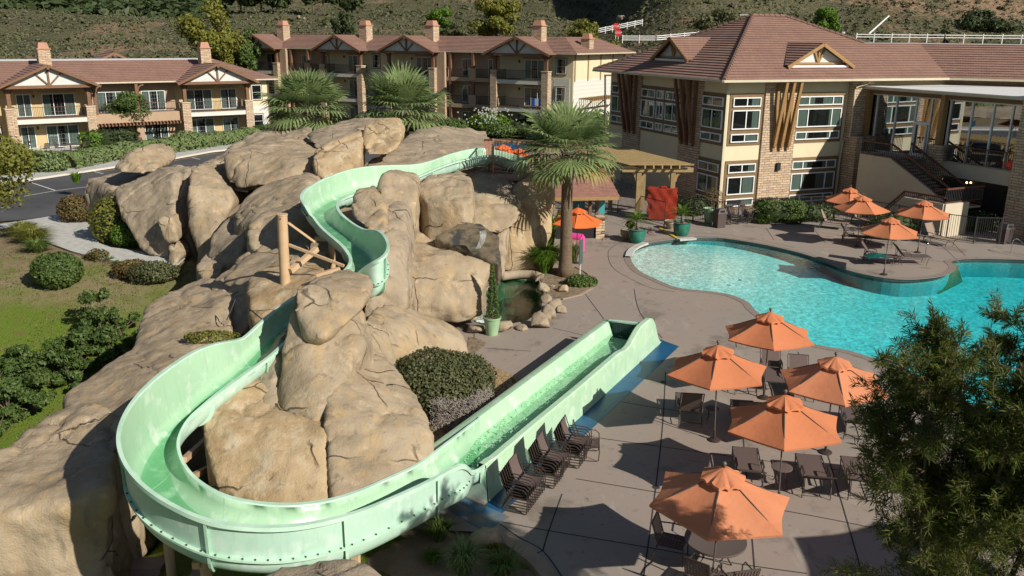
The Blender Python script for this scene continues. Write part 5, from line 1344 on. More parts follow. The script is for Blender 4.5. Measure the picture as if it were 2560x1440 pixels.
def gable(root,xc,hw,yf,yb,ze,rise,wallmat='gablew',timber='wood'):
    """gable roof: ridge runs along y from yf (front) to yb; hw = half width"""
    s=rise/hw;ov=.0
    zr=ze+rise
    roofplane(root,[(xc-hw,yf,ze),(xc-hw,yb,ze),(xc,yb,zr),(xc,yf,zr)],name='gable_roof')
    roofplane(root,[(xc+hw,yb,ze),(xc+hw,yf,ze),(xc,yf,zr),(xc,yb,zr)],name='gable_roof')
    mb=MB()
    for sg in (-1,1):mb.bar((xc+sg*hw,yf+.04,ze-.10),(xc,yf+.04,zr-.10),.12,.24)
    mb.build('barge_board',M['wood'],root)
    y=yf+.55;i=.5
    mb=MB();mb.add([(xc-hw+i,y,ze+.02),(xc+hw-i,y,ze+.02),(xc,y,zr-.15)],[(0,1,2)]);mb.build('gable_panel',M[wallmat],root)
    t=MB();t.box(xc-hw+.25,y-.14,ze-.18,xc+hw-.25,y-.02,ze+.1);t.bar((xc,y-.08,ze),(xc,y-.08,zr-.25),.16)
    t.bar((xc,y-.08,ze+.05),(xc-hw*.27,y-.08,zr-rise*.36),.12);t.bar((xc,y-.08,ze+.05),(xc+hw*.27,y-.08,zr-rise*.36),.12)
    t.box(xc-.12,yf-.05,zr-.45,xc+.12,y,zr-.22);t.build('gable_truss',M[timber],root)
def bracket(mb,x,y,z,sx,r=.6,w=.14):
    pts=[]
    for k in range(6):
        a=k/5*math.pi/2;pts.append((x+sx*(r-r*math.cos(a)),y,z-r+r*math.sin(a)))
    for a,b in zip(pts,pts[1:]):mb.bar(a,b,w,w,up=(0,1,0))
def chimney(root,x,y,z0,z1,w=.95):
    o=boxpart(root,'chimney','stone',x-w/2,y-w/2,z0,x+w/2,y+w/2,z1)
    mb=MB();mb.box(x-w*.58,y-w*.58,z1,x+w*.58,y+w*.58,z1+.1);a=w*.46;b=w*.34
    mb.add([(x-a,y-a,z1+.1),(x+a,y-a,z1+.1),(x+a,y+a,z1+.1),(x-a,y+a,z1+.1),(x-b,y-b,z1+.65),(x+b,y-b,z1+.65),(x+b,y+b,z1+.65),(x-b,y+b,z1+.65)],[(0,1,5,4),(1,2,6,5),(2,3,7,6),(3,0,4,7),(4,5,6,7)])
    mb.build('chimney_cap',M['terracotta'],o)
def lamp(root,x,y,z):
    mb=MB();mb.box(x-.07,y-.14,z-.14,x+.07,y,z+.14);mb.build('wall_lamp',M['iron'],root)
def bay(root,xa,xb,floors,fh,zt,yf,doors,wall='yellow',slabc='siding',pil=True,posts=True,timber='wood'):
    """balcony bay between two stone pillars; pillar centre lines xa,xb"""
    pw=.42
    for x in (xa,xb):
        if pil:
            zp=fh*(floors-1)+.95
            mb=MB();mb.box(x-pw,yf-.1,-.3,x+pw,yf+.72,zp);mb.build('stone_pillar',M['stone'],root)
            boxpart(root,'pillar_cap','cream2',x-pw-.05,yf-.15,zp,x+pw+.05,yf+.77,zp+.08)
        mb=MB();z0=(fh*(floors-1)+1.03) if pil else 0;mb.box(x-.17,yf+.12,z0,x+.17,yf+.46,zt-.15)
        for s in (-1,1):bracket(mb,x+s*.17,yf+.29,zt-.2,s,.65)
        mb.build('timber_post',M[timber],root)
    boxpart(root,'beam','wood',xa-.2,yf+.1,zt-.3,xb+.2,yf+.5,zt-.02)
    for k in range(1,floors):
        z=k*fh
        boxpart(root,'balcony_slab',slabc,xa+pw,yf-.02,z-.48,xb-pw,0,z-.02)
        boxpart(root,'balcony_deck','wood',xa+pw,yf-.05,z-.018,xb-pw,-.02,z+.03)
        railing(root,[(xa+pw,yf+.03),(xb-pw,yf+.03)],1.02,z+.03)
        for s,x in((0,xa+pw),(0,xb-pw)):railing(root,[(x,yf+.05),(x,-.05)],1.02,z+.03)
    for k in range(floors):
        for d in doors:
            x0=lerp(xa,xb,d[0]);x1=lerp(xa,xb,d[1])
            slider(root,x0,x1,k*fh+.04,2.15,-.02,n=d[2])
            boxpart(root,'door_head','tanwall',x0-.3,-.035,k*fh+2.3,x1+.3,-.004,k*fh+2.5)
        lamp(root,lerp(xa,xb,.34),-.02,k*fh+2.0)
def patio_set(name,label,o):
    return o
M['grey_bar']=pm('grey_bar',(.25,.27,.28),rough=.5)
# ===== apartment block on the left (two storeys) =====
o1=P(49,375);A1=Fr('apartment_building','two storey apartment block at the left with two gables and stone pillars','building',o1,R(37.5));r=A1.root
xl=-14;xr=A1.tx(668,3,0);zt=6.15;fh=3.05
boxpart(r,'wall','yellow',xl,0,-.4,xr,11,zt+.3)
bx1=[A1.tx(u,1,-1.9) for u in (38,236,472,627)]
ga=(bx1[0]+bx1[1])/2;gb=(bx1[2]+bx1[3])/2
bay(r,bx1[0],bx1[1],2,fh,zt,-1.9,[(.12,.30,2),(.44,.86,3)])
bay(r,bx1[2],bx1[3],2,fh,zt,-1.9,[(.08,.5,3),(.64,.90,2)])
# middle recessed balconies
m0,m1=bx1[1]+.45,bx1[2]-.45;mm=(m0+m1)/2
boxpart(r,'balcony_band','tanwall',m0,-1.25,fh-.85,m1,0,fh+.12)
railing(r,[(m0,-1.2),(m1,-1.2)],1.0,fh+.12)
for x in (m0+.2,mm,):
    mb=MB();mb.box(x-.14,-1.3,fh+.1,x+.14,-1.02,zt-.1);bracket(mb,x+.14,-1.16,zt-.2,1,.6);mb.build('timber_post',M['wood'],r)
boxpart(r,'divider_pier','tanwall',mm-.35,-1.3,0,mm+.35,-.95,fh-.8)
for x0,x1 in ((m0+.5,mm-.8),(mm+.7,m1-1.1)):
    slider(r,x0,x1,.04,2.15,-.02,3);slider(r,x0,x1,fh+.16,2.05,-.02,3)
mb=MB()
for i in range(26):
    x=lerp(m0,m1,i/25);mb.box(x-.06,-2.1,fh-.95,x+.06,-1.2,fh-.80)
mb.box(m0,-1.75,fh-1.1,m1,-1.6,fh-.96);mb.build('trellis',M['wood'],r)
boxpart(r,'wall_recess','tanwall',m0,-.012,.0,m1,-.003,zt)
# right end wing with windows
we=A1.tx(630,1,-1.9)+.5
boxpart(r,'end_wall','siding',we,-.6,-.3,xr+.0,0,3.4);boxpart(r,'end_wall_upper','cream',we,-.59,3.4,xr,0,zt)
window(r,we+.25,we+1.35,4.0,5.6,-.6,nx=1,nz=2,trim=.1);window(r,we+.25,we+1.35,.9,2.4,-.6,nx=1,nz=2,trim=.1)
boxpart(r,'corner_board','wood',xr-.1,-.66,-.2,xr+.03,-.5,zt)
# left end windows, mostly out of frame
window(r,bx1[0]-1.9,bx1[0]-.8,3.9,5.5,0,nx=1,nz=2,trim=.1);window(r,bx1[0]-1.9,bx1[0]-.8,.9,2.4,0,nx=1,nz=2,trim=.1)
D=4.4;rise=1.95;ze=zt+.12
roofplane(r,[(xl,-1.3,ze),(xr+1.1,-1.3,ze),(xr+1.1-5.2,D-.1,ze+rise),(xl,D-.1,ze+rise)])
roofplane(r,[(xr+1.1,-1.3,ze),(xr+1.1,14,ze),(xr+1.1-5.2,9,ze+rise),(xr+1.1-5.2,D-.1,ze+rise)])
mb=MB();mb.box(xl,D-.1,ze+rise-.15,xr-4.1,D+6,ze+rise+.02);mb.build('flat_roof',M['white'],r)
mb=MB();mb.box(xl,-1.42,ze-.14,xr+1.2,-1.3,ze);mb.box(xr+1.1,-1.42,ze-.14,xr+1.22,12,ze);mb.build('gutter',M['gutter'],r)
boxpart(r,'soffit','wood',xl,-1.3,ze-.1,xr+1.1,0,ze-.06)
hw1=(bx1[1]-bx1[0])/2+.95
gable(r,ga,hw1,-2.9,D-1,ze-.2,2.0,'gablew');gable(r,gb,(bx1[3]-bx1[2])/2+.95,-2.9,D-1,ze-.2,1.95)
chimney(r,A1.tx(112,8,1.5),1.6,ze+.8,ze+3.1,1.1);chimney(r,A1.tx(513,8,1.5),1.6,ze+.9,ze+3.2,1.1)
mb=MB();x=A1.tx(275,8.5,12);gable(r,x,2.6,10,14,ze+rise-.6,1.3)
# ===== three storey block =====
o2=P(1300,332);A2=Fr('apartment_building','three storey apartment block at the back centre with four gables and stone pillars','building',o2,R(-31));r=A2.root
fh=3.12;zt=9.15
X2=lambda u,y=0,z=6:A2.tx(u,z,y)
xr=X2(1432);xl=X2(598)
boxpart(r,'wall','cream',xl,0,-.4,xr,14,zt+.3)
prs2=[(607,690,632),(806,899,842),(970,1080,1013),(1234,1362,1290)]
gx=[]
for (a,b,pk) in prs2:
    xa,xb=X2(a,-2),X2(b,-2);gx.append((xa,xb))
    bay(r,xa,xb,3,fh,zt,-2.,[(.45,.83,3)] if a!=606 else [(.3,.7,3)],slabc='siding')
def recess(x0,x1,posts,winu=None):
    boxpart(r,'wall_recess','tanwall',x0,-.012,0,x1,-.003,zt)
    for k in (1,2):
        boxpart(r,'balcony_band','tanwall',x0,-1.3,k*fh-.45,x1,0,k*fh)
        railing(r,[(x0,-1.25),(x1,-1.25)],1.0,k*fh)
        xm=lerp(x0,x1,.56);boxpart(r,'divider_pier','tanwall',xm-.5,-1.4,k*fh-.3,xm+.5,-1.1,k*fh+1.1)
    mb=MB()
    for t in (.08,.56):
        x=lerp(x0,x1,t);mb.box(x-.15,-1.3,0,x+.15,-1.0,zt-.1)
        for k in (1,2,3):
            for s in (-1,1):bracket(mb,x+s*.15,-1.15,k*fh-.5+(.2 if k==3 else 0),s,.5)
    mb.build('timber_posts',M['wood'],r)
    for k in range(3):
        slider(r,lerp(x0,x1,.22),lerp(x0,x1,.48),k*fh+.04,2.1,-.02,2,False);slider(r,lerp(x0,x1,.78),lerp(x0,x1,.95),k*fh+.04,2.1,-.02,2,False)
recess(gx[0][1]+1.6,gx[1][0]-.4,2);recess(gx[2][1]+1.6,gx[3][0]-.4,2)
for g in (0,2):
    boxpart(r,'wing_wall','tanwall',gx[g][1]+.42,-1.6,-.2,gx[g][1]+1.6,0,zt)
def dhw(x0,x1):
    boxpart(r,'siding_panel','siding',x0-.5,-.05,-.2,x1+.5,-.003,fh*2+.2)
    for k in (1,2):window(r,x0,x1,k*fh+.7,k*fh+2.4,-.05 if k<2 else -.02,nx=1,nz=2,trim=.09,curt=3)
dhw(X2(933),X2(951));dhw(X2(1391),X2(1415))
boxpart(r,'siding_panel','siding',X2(1372),-.05,-.2,X2(1385),-.003,fh*2)
# right end wall
boxpart(r,'end_wall','siding',xr+.003,0.05,-.3,xr+.06,13.9,fh*2+.1);boxpart(r,'end_wall_upper','cream',xr+.003,.05,fh*2+.1,xr+.05,13.9,zt)
mb=MB()
for i in range(5):y=.3+i*13.4/4;mb.box(xr+.03,y-.12,fh*2-.1,xr+.12,y+.12,zt)
mb.build('timber_battens',M['wood_y'],r)
mb=MB()
for i in range(14):mb.box(xr+.06,1.5+i*.55,4.1,xr+1.9,1.62+i*.55,4.25)
mb.box(xr+1.6,1.2,3.95,xr+1.75,9.2,4.1)
for y in (1.8,5,8.6):mb.bar((xr+.06,y,2.6),(xr+1.6,y,3.95),.12)
mb.build('trellis',M['wood_y'],r)
ze=zt+.12;rise=1.75;D=3.4
roofplane(r,[(xl-1,-1.2,ze),(xr+1,-1.2,ze),(xr-3,D,ze+rise),(xl+3,D,ze+rise)])
roofplane(r,[(xr+1,-1.2,ze),(xr+1,15,ze),(xr-3,11,ze+rise),(xr-3,D,ze+rise)])
roofplane(r,[(xl-1,15,ze),(xl-1,-1.2,ze),(xl+3,D,ze+rise),(xl+3,11,ze+rise)])
boxpart(r,'flat_roof','roof_side',xl+3,D,ze+rise-.2,xr-3,11,ze+rise-.02)
mb=MB();mb.box(xl-1,-1.32,ze-.14,xr+1.1,-1.2,ze);mb.box(xr+1.,-1.32,ze-.14,xr+1.12,15,ze);mb.build('gutter',M['gutter'],r)
boxpart(r,'soffit','wood',xl-1,-1.2,ze-.1,xr+1,0,ze-.06)
for (xa,xb) in gx:gable(r,(xa+xb)/2,(xb-xa)/2+1.0,-3.,D,ze-.2,1.95)
for u,z in ((706,ze+.9),(912,ze+.9),(1078,ze+.9),(1346,ze+.9)):chimney(r,A2.tx(u,11,1.2),1.4,z-.2,z+2.0,1.25)
chimney(r,A2.tx(1468,10,4),4,ze+.2,ze+1.5,1.1)
# swimming towels on a rail
x=X2(1328,-2,3.5);mb=MB();
for i,c in enumerate(range(4)):
    mb.cm=i%2;mb.box(x+i*.5,-2.06,fh+.25+.1*(i%3),x+i*.5+.45,-1.93,fh+1.1)
mb.v=[A2.w(*v) for v in mb.v];t=MB();t.v=mb.v;t.f=mb.f;t.m=mb.m;t.uv=mb.uv
cx_=sum((v for v in t.v),Vector())/len(t.v);t.v=[v-cx_ for v in t.v]
o=t.build('hanging_towels',[pm('towel_blue',(.02,.12,.5),rough=.9),pm('towel_white',(.6,.65,.75),rough=.9)]);o.location=cx_;tag(o,'blue and white towels hung over a middle balcony railing of the three storey block','towels')
# ===== clubhouse =====
o3=P(1795,528);CH=Fr('clubhouse','large clubhouse with brown tiled hip roof, stone bands and many windows at the right','building',o3,R(21.7));r=CH.root
ZE=8.45;LW=15.8
boxpart(r,'wall','cream',0,0,-.3,30,LW,ZE+.2)
# corner board in sunlight
boxpart(r,'corner_board','gutter',-.03,-.03,-.2,.12,.10,ZE)
Zr=dict(b0=.25,b1=.78,m0=1.05,m1=2.25,t0=2.5,t1=3.08,B0=4.5,B1=5.05,M0=5.33,M1=6.57,T0=6.77,T1=7.37)
ux=lambda u,z=4:CH.tx(u,z,0)
lo_,hi_=('b','m','t'),('B','M','T')
for (ua,ub,pr) in ((1828,1897,[.5]),(1990,2100,[.24,.78])):
    xa,xb=ux(ua,6),ux(ub,6)
    for i,k in enumerate(lo_+hi_):
        window(r,xa,xb,Zr[k+'0'],Zr[k+'1'],-.04,prop=pr,curt=(2 if len(pr)==1 else 3),frame=.07)
    for z0,z1 in ((Zr['b0']-.25,Zr['t1']+.22),(Zr['B0']-.22,Zr['T1']+.24)):
        boxpart(r,'window_surround','trim',xa-.22,-.038,z0,xb+.22,-.004,z1)
# stone bands right face
s1a,s1b=ux(1903,5),ux(1984,5);boxpart(r,'stone_band','stone',s1a,-.14,-.3,s1b,-.003,ZE)
s2a,s2b=ux(2110,5),ux(2152,5);boxpart(r,'stone_band','stone',s2a,-.5,-.3,s2b+.2,-.003,ZE)
mb=MB()
for t in (.34,.56,.78):
    x=lerp(s1a,s1b,t);mb.bar((x,-1.0,ZE-.1),(x,-.3,4.15),.2,.2);mb.box(x-.1,-.3,3.9,x+.1,-.14,ZE-.1)
mb.build('slanted_braces',M['wood_y'],r)
mb=MB();x=lerp(s1a,s1b,.55);mb.box(x-.14,-.32,2.55,x+.14,-.14,3.05);mb.build('wall_lamp',M['iron'],r)
# left (shaded) face: along local y, plane x=0
uy=lambda u:(lambda lo,hi:[0 for _ in range(1)] and None)(0,0)
def ty(u,z=6):
    lo,hi=-2,40
    for _ in range(50):
        m=(lo+hi)/2
        if Q(CH.w(0,m,z))[0]>u:lo=m
        else:hi=m
    return m
def lwin(ua,ub,prop,rows,curt=3):
    ya,yb=ty(ub),ty(ua)
    for k in rows:window(r,ya,yb,Zr[k+'0'],Zr[k+'1'],-.04,axis='x',prop=prop,curt=curt,frame=.07)
    for rr in ('bmt','BMT'):
        if rr[0] in rows:
            mb=MB();mb.box(-.038,ya-.2,Zr[rr[0]+'0']-.22,-.004,yb+.2,Zr[rr[2]+'1']+.24);mb.build('window_surround',M['trim'],r)
lwin(1757,1808,[.5],lo_+hi_);lwin(1665,1703,[.5],hi_);lwin(1641,1660,[.5],hi_) if 0 else None
lwin(1604,1703,[.28,.5,.6,.8],hi_) if 0 else None
lwin(1643,1660,[],hi_);lwin(1605,1638,[.5],hi_);lwin(1532,1563,[.5],hi_)
for a,b in ((1704,1756),(1563,1604)):
    ya,yb=ty(b),ty(a);mb=MB();mb.box(-.14,ya,-.3,-.003,yb,ZE);mb.build('stone_band',M['stone'],r)
    mb=MB()
    for t in (.25,.55,.8):
        y=lerp(ya,yb,t);mb.bar((-1.0,y,ZE-.1),(-.3,y,4.15),.2,.2);mb.box(-.3,y-.1,3.9,-.14,y+.1,ZE-.1)
    mb.build('slanted_braces',M['wood'],r)
# roof
E_=1.05;ze=ZE+.05;sl_=.46
ax,ay=7.3,7.9;az=ze+sl_*(ay+E_)
rx2=10.2;zl=10.75;dl=(zl-ze)/sl_-E_
hipx=rx2+(ay-dl)   # where the right hip meets the lower roof top
tv=ux(2371,ZE) if 0 else CH.tx(2371,ZE,-E_)
a2=R(-23.3)-R(21.7)  # wing eave direction in the local frame
wd=Vector((math.cos(a2),math.sin(a2),0));wn=Vector((-math.sin(a2),math.cos(a2),0))
vb=Vector((tv,-E_,ze));bis=(Vector((0,1,0))+wn).normalized();kk=(zl-ze)/sl_/bis.dot(Vector((0,1,0)));vt=vb+bis*kk;vt.z=zl
roofplane(r,[(-E_,-E_,ze),vb,vt,(hipx,dl,zl),(rx2,ay,az),(ax,ay,az)])
roofplane(r,[(-E_,LW+E_,ze),(-E_,-E_,ze),(ax,ay,az)])
roofplane(r,[(-E_,LW+E_,ze),(rx2,LW+E_,ze),(rx2,ay,az),(ax,ay,az)])
roofplane(r,[(hipx,dl,zl),(rx2,ay,az),(hipx,LW-dl,zl)])
we_=vb+wd*24;wt_=vt+wd*24
roofplane(r,[vb,we_,wt_,vt])
mb=MB();mb.quad((hipx,dl,zl),tuple(vt),tuple(wt_),(hipx+26,26,zl));mb.tri((hipx,dl,zl),(hipx+26,26,zl),(hipx,LW-dl,zl));mb.build('flat_roof',M['conc'],r)
ridgecap(r,(-E_,-E_,ze),(ax,ay,az),.13);ridgecap(r,(ax,ay,az),(rx2,ay,az),.13);ridgecap(r,(rx2,ay,az),(hipx,dl,zl),.13);ridgecap(r,(-E_,LW+E_,ze),(ax,ay,az),.13)
mb=MB();mb.bar((-E_-.06,-E_-.06,ze-.05),tuple(vb+Vector((0,-.06,-.05))),.13,.15);mb.bar(tuple(vb+Vector((0,-.06,-.05))),tuple(we_+Vector((0,-.06,-.05))),.13,.15);mb.bar((-E_-.06,-E_-.06,ze-.05),(-E_-.06,LW+E_,ze-.05),.13,.15);mb.build('gutter',M['gutter'],r)
boxpart(r,'soffit','wood',-E_,-E_,ze-.14,tv,0,ze-.1);boxpart(r,'soffit','wood',-E_,0,ze-.14,0,LW+E_,ze-.1)
# wing upper wall under the second eave
mb=MB();a=vb+wn*1.1;b=we_+wn*1.1;mb.quad(Vector((a.x,a.y,-.3)),Vector((b.x,b.y,-.3)),Vector((b.x,b.y,ze-.1)),Vector((a.x,a.y,ze-.1)));mb.build('wing_wall',M['tanwall'],r)
mb=MB();mb.quad(vb+Vector((0,0,-.12)),we_+Vector((0,0,-.12)),b+Vector((0,0,-.12-b.z+ze)),a+Vector((0,0,-.12-a.z+ze)));mb.build('wing_soffit',M['wood'],r)
# dormers
def dormer(px_,axis):
    u,v=px_
    if axis=='f':
        xc=CH.tx(u,9.9,1.2);yf=.55;z0=ze+sl_*(yf+E_)+.1;rs=1.45;hw=2.75;yb=yf+(rs+.1)/sl_
        pts=lambda dx,dy,z:(xc+dx,dy,z)
    else:
        lo,hi=0,16
        for _ in range(40):
            m=(lo+hi)/2
            if Q(CH.w(1.2,m,9.9))[0]>u:lo=m
            else:hi=m
        yc=m;yf=1.0;z0=ze+sl_*(yf+E_)+.1;rs=1.55;hw=2.5;yb=yf+(rs+.1)/sl_
        pts=lambda dx,dy,z:(dy,yc-dx,z)
    d=MB()
    zr=z0+rs;yv=yf+.12
    # clip where slopes meet the main roof: side eave points sit on roof at front, ridge meets roof at yb
    for sg in (-1,1):
        P0=Vector(pts(sg*hw,yf-.35,z0-.0));P1=Vector(pts(0,yf-.35,zr));P2=Vector(pts(0,yb,zr));P3=Vector(pts(sg*hw,yf+.02,z0))
        roofplane(r,[P0,P3,P2,P1],name='dormer_roof')
    mb=MB();mb.add([pts(-hw+.3,yv,z0+.05),pts(hw-.3,yv,z0+.05),pts(0,yv,zr-.15)],[(0,1,2)]);mb.build('dormer_panel',M['gablew'],r)
    mb=MB()
    for sg in (-1,1):mb.bar(pts(sg*hw,yf-.33,z0-.12),pts(0,yf-.33,zr-.1),.12,.22)
    mb.bar(pts(-hw+.4,yv-.06,z0+.12),pts(hw-.4,yv-.06,z0+.12),.1,.14);mb.bar(pts(0,yv-.06,z0+.1),pts(0,yv-.06,zr-.2),.13)
    for sg in (-1,1):mb.bar(pts(0,yv-.06,z0+.12),pts(sg*.42,yv-.06,zr-.45),.11)
    mb.build('dormer_timbers',M['wood_y'],r)
    mb=MB();mb.bar(pts(-hw+.4,yv-.2,z0-.06),pts(hw-.4,yv-.2,z0-.06),.3,.14);mb.build('dormer_flashing',M['white'],r)
dormer((2032,100),'f');dormer((1688,98),'l')
# downpipe
mb=MB();x=ux(2112,5)-.05;mb.tube(catmull([(x+.9,-.9,ze-.1),(x+.7,-.8,ze-.35),(x+.05,-.6,ze-.6),(x-.0,-.58,ze-1.2),(x-.02,-.58,4.6),(x-.22,-.2,4.2),(x-.25,-.12,0)],3),.06,8);mb.build('downpipe',M['gutter'],r,'auto')
# glazed atrium
ga_=R(-64)-R(21.7);gd=Vector((math.cos(ga_),math.sin(ga_),0));gn=Vector((gd.y,-gd.x,0))  # outward (towards pool)
g0=Vector((s2b+.1,-.35,0))
def G(s,o_,z):return g0+gd*s+gn*o_+Vector((0,0,z))
GL=11.4
FZ=3.75
mb=MB();mb.quad(G(0,0,FZ),G(GL,0,FZ),G(GL,0,7.55),G(0,0,7.55));mb.build('glazing',M['glass_big'],r)
mb=MB();mb.quad(G(0,-.05,FZ),G(GL,-.05,FZ),G(GL,-.05,7.55),G(0,-.05,7.55));mb.build('glazing_backing',M['dark'],r)
mb=MB()
for s in (.75,2.35,3.9,5.05,6.4,7.9,9.3,10.5,11.35):mb.bar(G(s,.03,FZ),G(s,.03,7.55),.09,.09)
mb.bar(G(0,.03,FZ),G(GL,.03,FZ),.09,.1);mb.bar(G(0,.03,7.5),G(GL,.03,7.5),.09,.1);mb.bar(G(3.9,.05,5.9),G(5.05,.05,5.9),.09,.14)
mb.build('mullions',M['winframe'],r)
d_=MB();d_.bar(G(4.05,.09,FZ),G(4.05,.09,5.85),.1,.08);d_.bar(G(4.9,.09,FZ),G(4.9,.09,5.85),.1,.08);d_.bar(G(4.05,.09,5.82),G(4.9,.09,5.82),.08,.1);d_.bar(G(4.05,.09,FZ+.12),G(4.9,.09,FZ+.12),.08,.2);dd=d_.build('glass_door',M['winframe'],r)
mb=MB();mb.tube([G(4.75,.16,4.7),G(4.75,.22,4.75),G(4.75,.22,5.1),G(4.75,.16,5.15)],.02,6);mb.build('door_handle',M['chrome'],dd)
for s in (.25,6.1):
    mb=MB();mb.bar(G(s,.28,FZ+.1),G(s,.28,7.6),.38,.3);mb.add([G(s-.16,.45,7.8),G(s+.16,.45,7.8),G(s+.08,.45,7.2),G(s-.08,.45,7.2),G(s-.16,.1,7.8),G(s+.16,.1,7.8),G(s+.08,.1,7.2),G(s-.08,.1,7.2)],[(0,1,2,3),(0,4,5,1),(1,5,6,2),(3,7,4,0)])
    mb.build('timber_column',M['wood_y'],r)
mb=MB();mb.bar(G(-.2,.25,7.72),G(GL,.25,7.72),.3,.36);mb.build('eave_beam',M['wood'],r)
mb=MB();mb.bar(G(0,.1,FZ-.45),G(GL,.1,FZ-.45),.3,.86);mb.build('floor_band',M['cream2'],r)
mb=MB();mb.bar(G(5.6,.3,FZ-.1),G(6.6,.3,FZ-.1),.6,2.1);mb.build('column_plinth',M['stone'],r)
mb=MB();mb.bar(G(11.4,.2,3.6),G(12.8,.2,3.6),.9,9.4);mb.build('end_pier',M['stone'],r)
boxpart(r,'corner_pier','stone',s2a,-1.3,-.3,s2b+.25,-.5,4.7)
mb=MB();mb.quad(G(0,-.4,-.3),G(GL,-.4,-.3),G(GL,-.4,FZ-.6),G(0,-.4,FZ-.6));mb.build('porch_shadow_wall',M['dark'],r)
mb=MB();mb.bar(G(12.8,.1,3.4),G(16,.1,3.4),.3,.9);mb.build('side_band',M['cream2'],r);mb=MB();mb.quad(G(12.8,0,-.3),G(17,0,-.3),G(17,0,3),G(12.8,0,3));mb.quad(G(12.8,0,3.9),G(17,0,3.9),G(17,0,7.9),G(12.8,0,7.9));mb.build('side_glazing',M['dark'],r)
# white flat canopy
c0=G(-.9,.75,7.98);c1=G(GL+.2,.75,7.98);mb=MB();q=[c0,c1,vb+wd*7.5+wn*1.05,vb+wn*1.05,Vector((c0.x-.2,-.1,0))]
q=[Vector((p.x,p.y,8.0+(.03 if 0<i<3 else .03))) for i,p in enumerate(q)];mb.prism([(p.x,p.y) for p in q],7.93,8.02);mb.build('canopy_roof',M['white'],r)
mb=MB();mb.bar(c0+Vector((0,0,-.08)),c1+Vector((0,0,-.08)),.14,.16);mb.build('canopy_gutter',M['gutter'],r)
mb=MB();mb.tube(catmull([c1+Vector((0,0,-.15)),c1+gn*-.3+gd*.3+Vector((0,0,-.8)),G(GL+.0,.4,6.6)+gd*.0,G(GL,.4,3.2),G(GL+.3,.6,2.7),G(GL+.6,.8,2.4)],3),.06,8);mb.build('downpipe',M['gutter'],r,'auto')
# balcony & rail in front of glazing
railing(r,[G(.5,1.1,0),G(2.2,1.1,0)],1.05,FZ,'iron','redrail',.12);railing(r,[G(6.8,.35,0),G(11.3,.35,0)],1.05,FZ-.02,'iron','redrail',.12)
mb=MB();mb.quad(G(.2,1.2,FZ-.02),G(5.2,1.2,FZ-.02),G(5.2,0,FZ-.02),G(.2,0,FZ-.02));mb.bar(G(.3,1.15,FZ-.35),G(2.3,1.15,FZ-.35),.12,.66);mb.build('landing',M['cream2'],r)
# external stair, its own thing
ST_=thing('external_stair','cream walled staircase with dark red rails climbing to the glazed hall','staircase',CH.w(*G(4,2,0)))
def SW(s,o_,z):return CH.w(*G(s,o_,z))
def wallpoly(name,mat,pts,th):
    mb=MB();a=[SW(*p) for p in pts];n=(a[1]-a[0]).cross(a[2]-a[0]).normalized()*th/2
    V=[p+n for p in a]+[p-n for p in a];k=len(a);mb.add(V,[tuple(range(k)),tuple(range(2*k-1,k-1,-1))]+[(i,k+i,k+(i+1)%k,(i+1)%k) for i in range(k)]);return recalc(mb.build(name,M[mat],ST_,rel=True))
wallpoly('stair_wall','cream2',[(2.2,2.6,-.2),(2.2,2.6,FZ+.05),(4.6,2.6,FZ+.05),(9.1,2.6,1.7),(9.1,2.6,-.2)],.2)
wallpoly('stair_end_wall','cream2',[(2.2,2.6,-.2),(2.2,.3,-.2),(2.2,.3,FZ+.05),(2.2,2.6,FZ+.05)],.2)
wallpoly('lower_wall','cream2',[(5.8,4.3,-.2),(5.8,4.3,.3),(7.4,4.3,1.9),(10.2,4.3,1.95),(10.2,4.3,-.2)],.2)
wallpoly('lower_wall_return','cream2',[(10.2,4.3,-.2),(10.2,4.3,1.95),(10.2,2.3,1.95),(10.2,2.3,-.2)],.2)
mb=MB()
for i in range(14):
    s=4.6+i*.32;z=FZ-.15-i*.155;mb.bar(SW(s,1.2,z),SW(s,2.5,z),.34,.08)
for i in range(12):
    s=9.0-i*.34;z=1.65-i*.15;mb.bar(SW(s,2.75,z),SW(s,4.2,z),.34,.08)
mb.bar(SW(9.6,1.2,1.6),SW(9.6,4.2,1.6),1.3,.1);mb.bar(SW(3.3,1.1,FZ-.02),SW(3.3,2.6,FZ-.02),2.4,.08);mb.build('treads',M['conc_side'],ST_,rel=True)
mb=MB();pk=MB()
def rr_(a,b,h=1.0):
    a=SW(*a);b=SW(*b);u=Vector((0,0,1));mb.bar(a+u*h,b+u*h,.12,.09);mb.bar(a+u*.12,b+u*.12,.07,.05);n=int((b-a).length/.14)
    for i in range(n+1):q=a.lerp(b,i/n);pk.bar(q+u*.1,q+u*h,.028)
rr_((2.2,2.55,FZ),(4.6,2.55,FZ),.9);rr_((4.6,2.55,FZ),(9.1,2.55,1.65),.9);rr_((4.8,1.15,FZ),(9.1,1.15,1.65),.95);rr_((9.1,2.6,1.65),(5.0,2.7,.0),.95);rr_((5.8,4.3,.3),(7.4,4.3,1.9),.35);rr_((7.4,4.3,1.9),(10.2,4.3,1.95),.35);rr_((10.2,4.3,1.9),(10.2,1.1,1.9),.9);rr_((9.1,1.15,1.65),(10.2,1.15,1.65),.9)
mb.build('hand_rails',M['redrail'],ST_,rel=True);pk.build('balusters',M['iron'],ST_,rel=True)
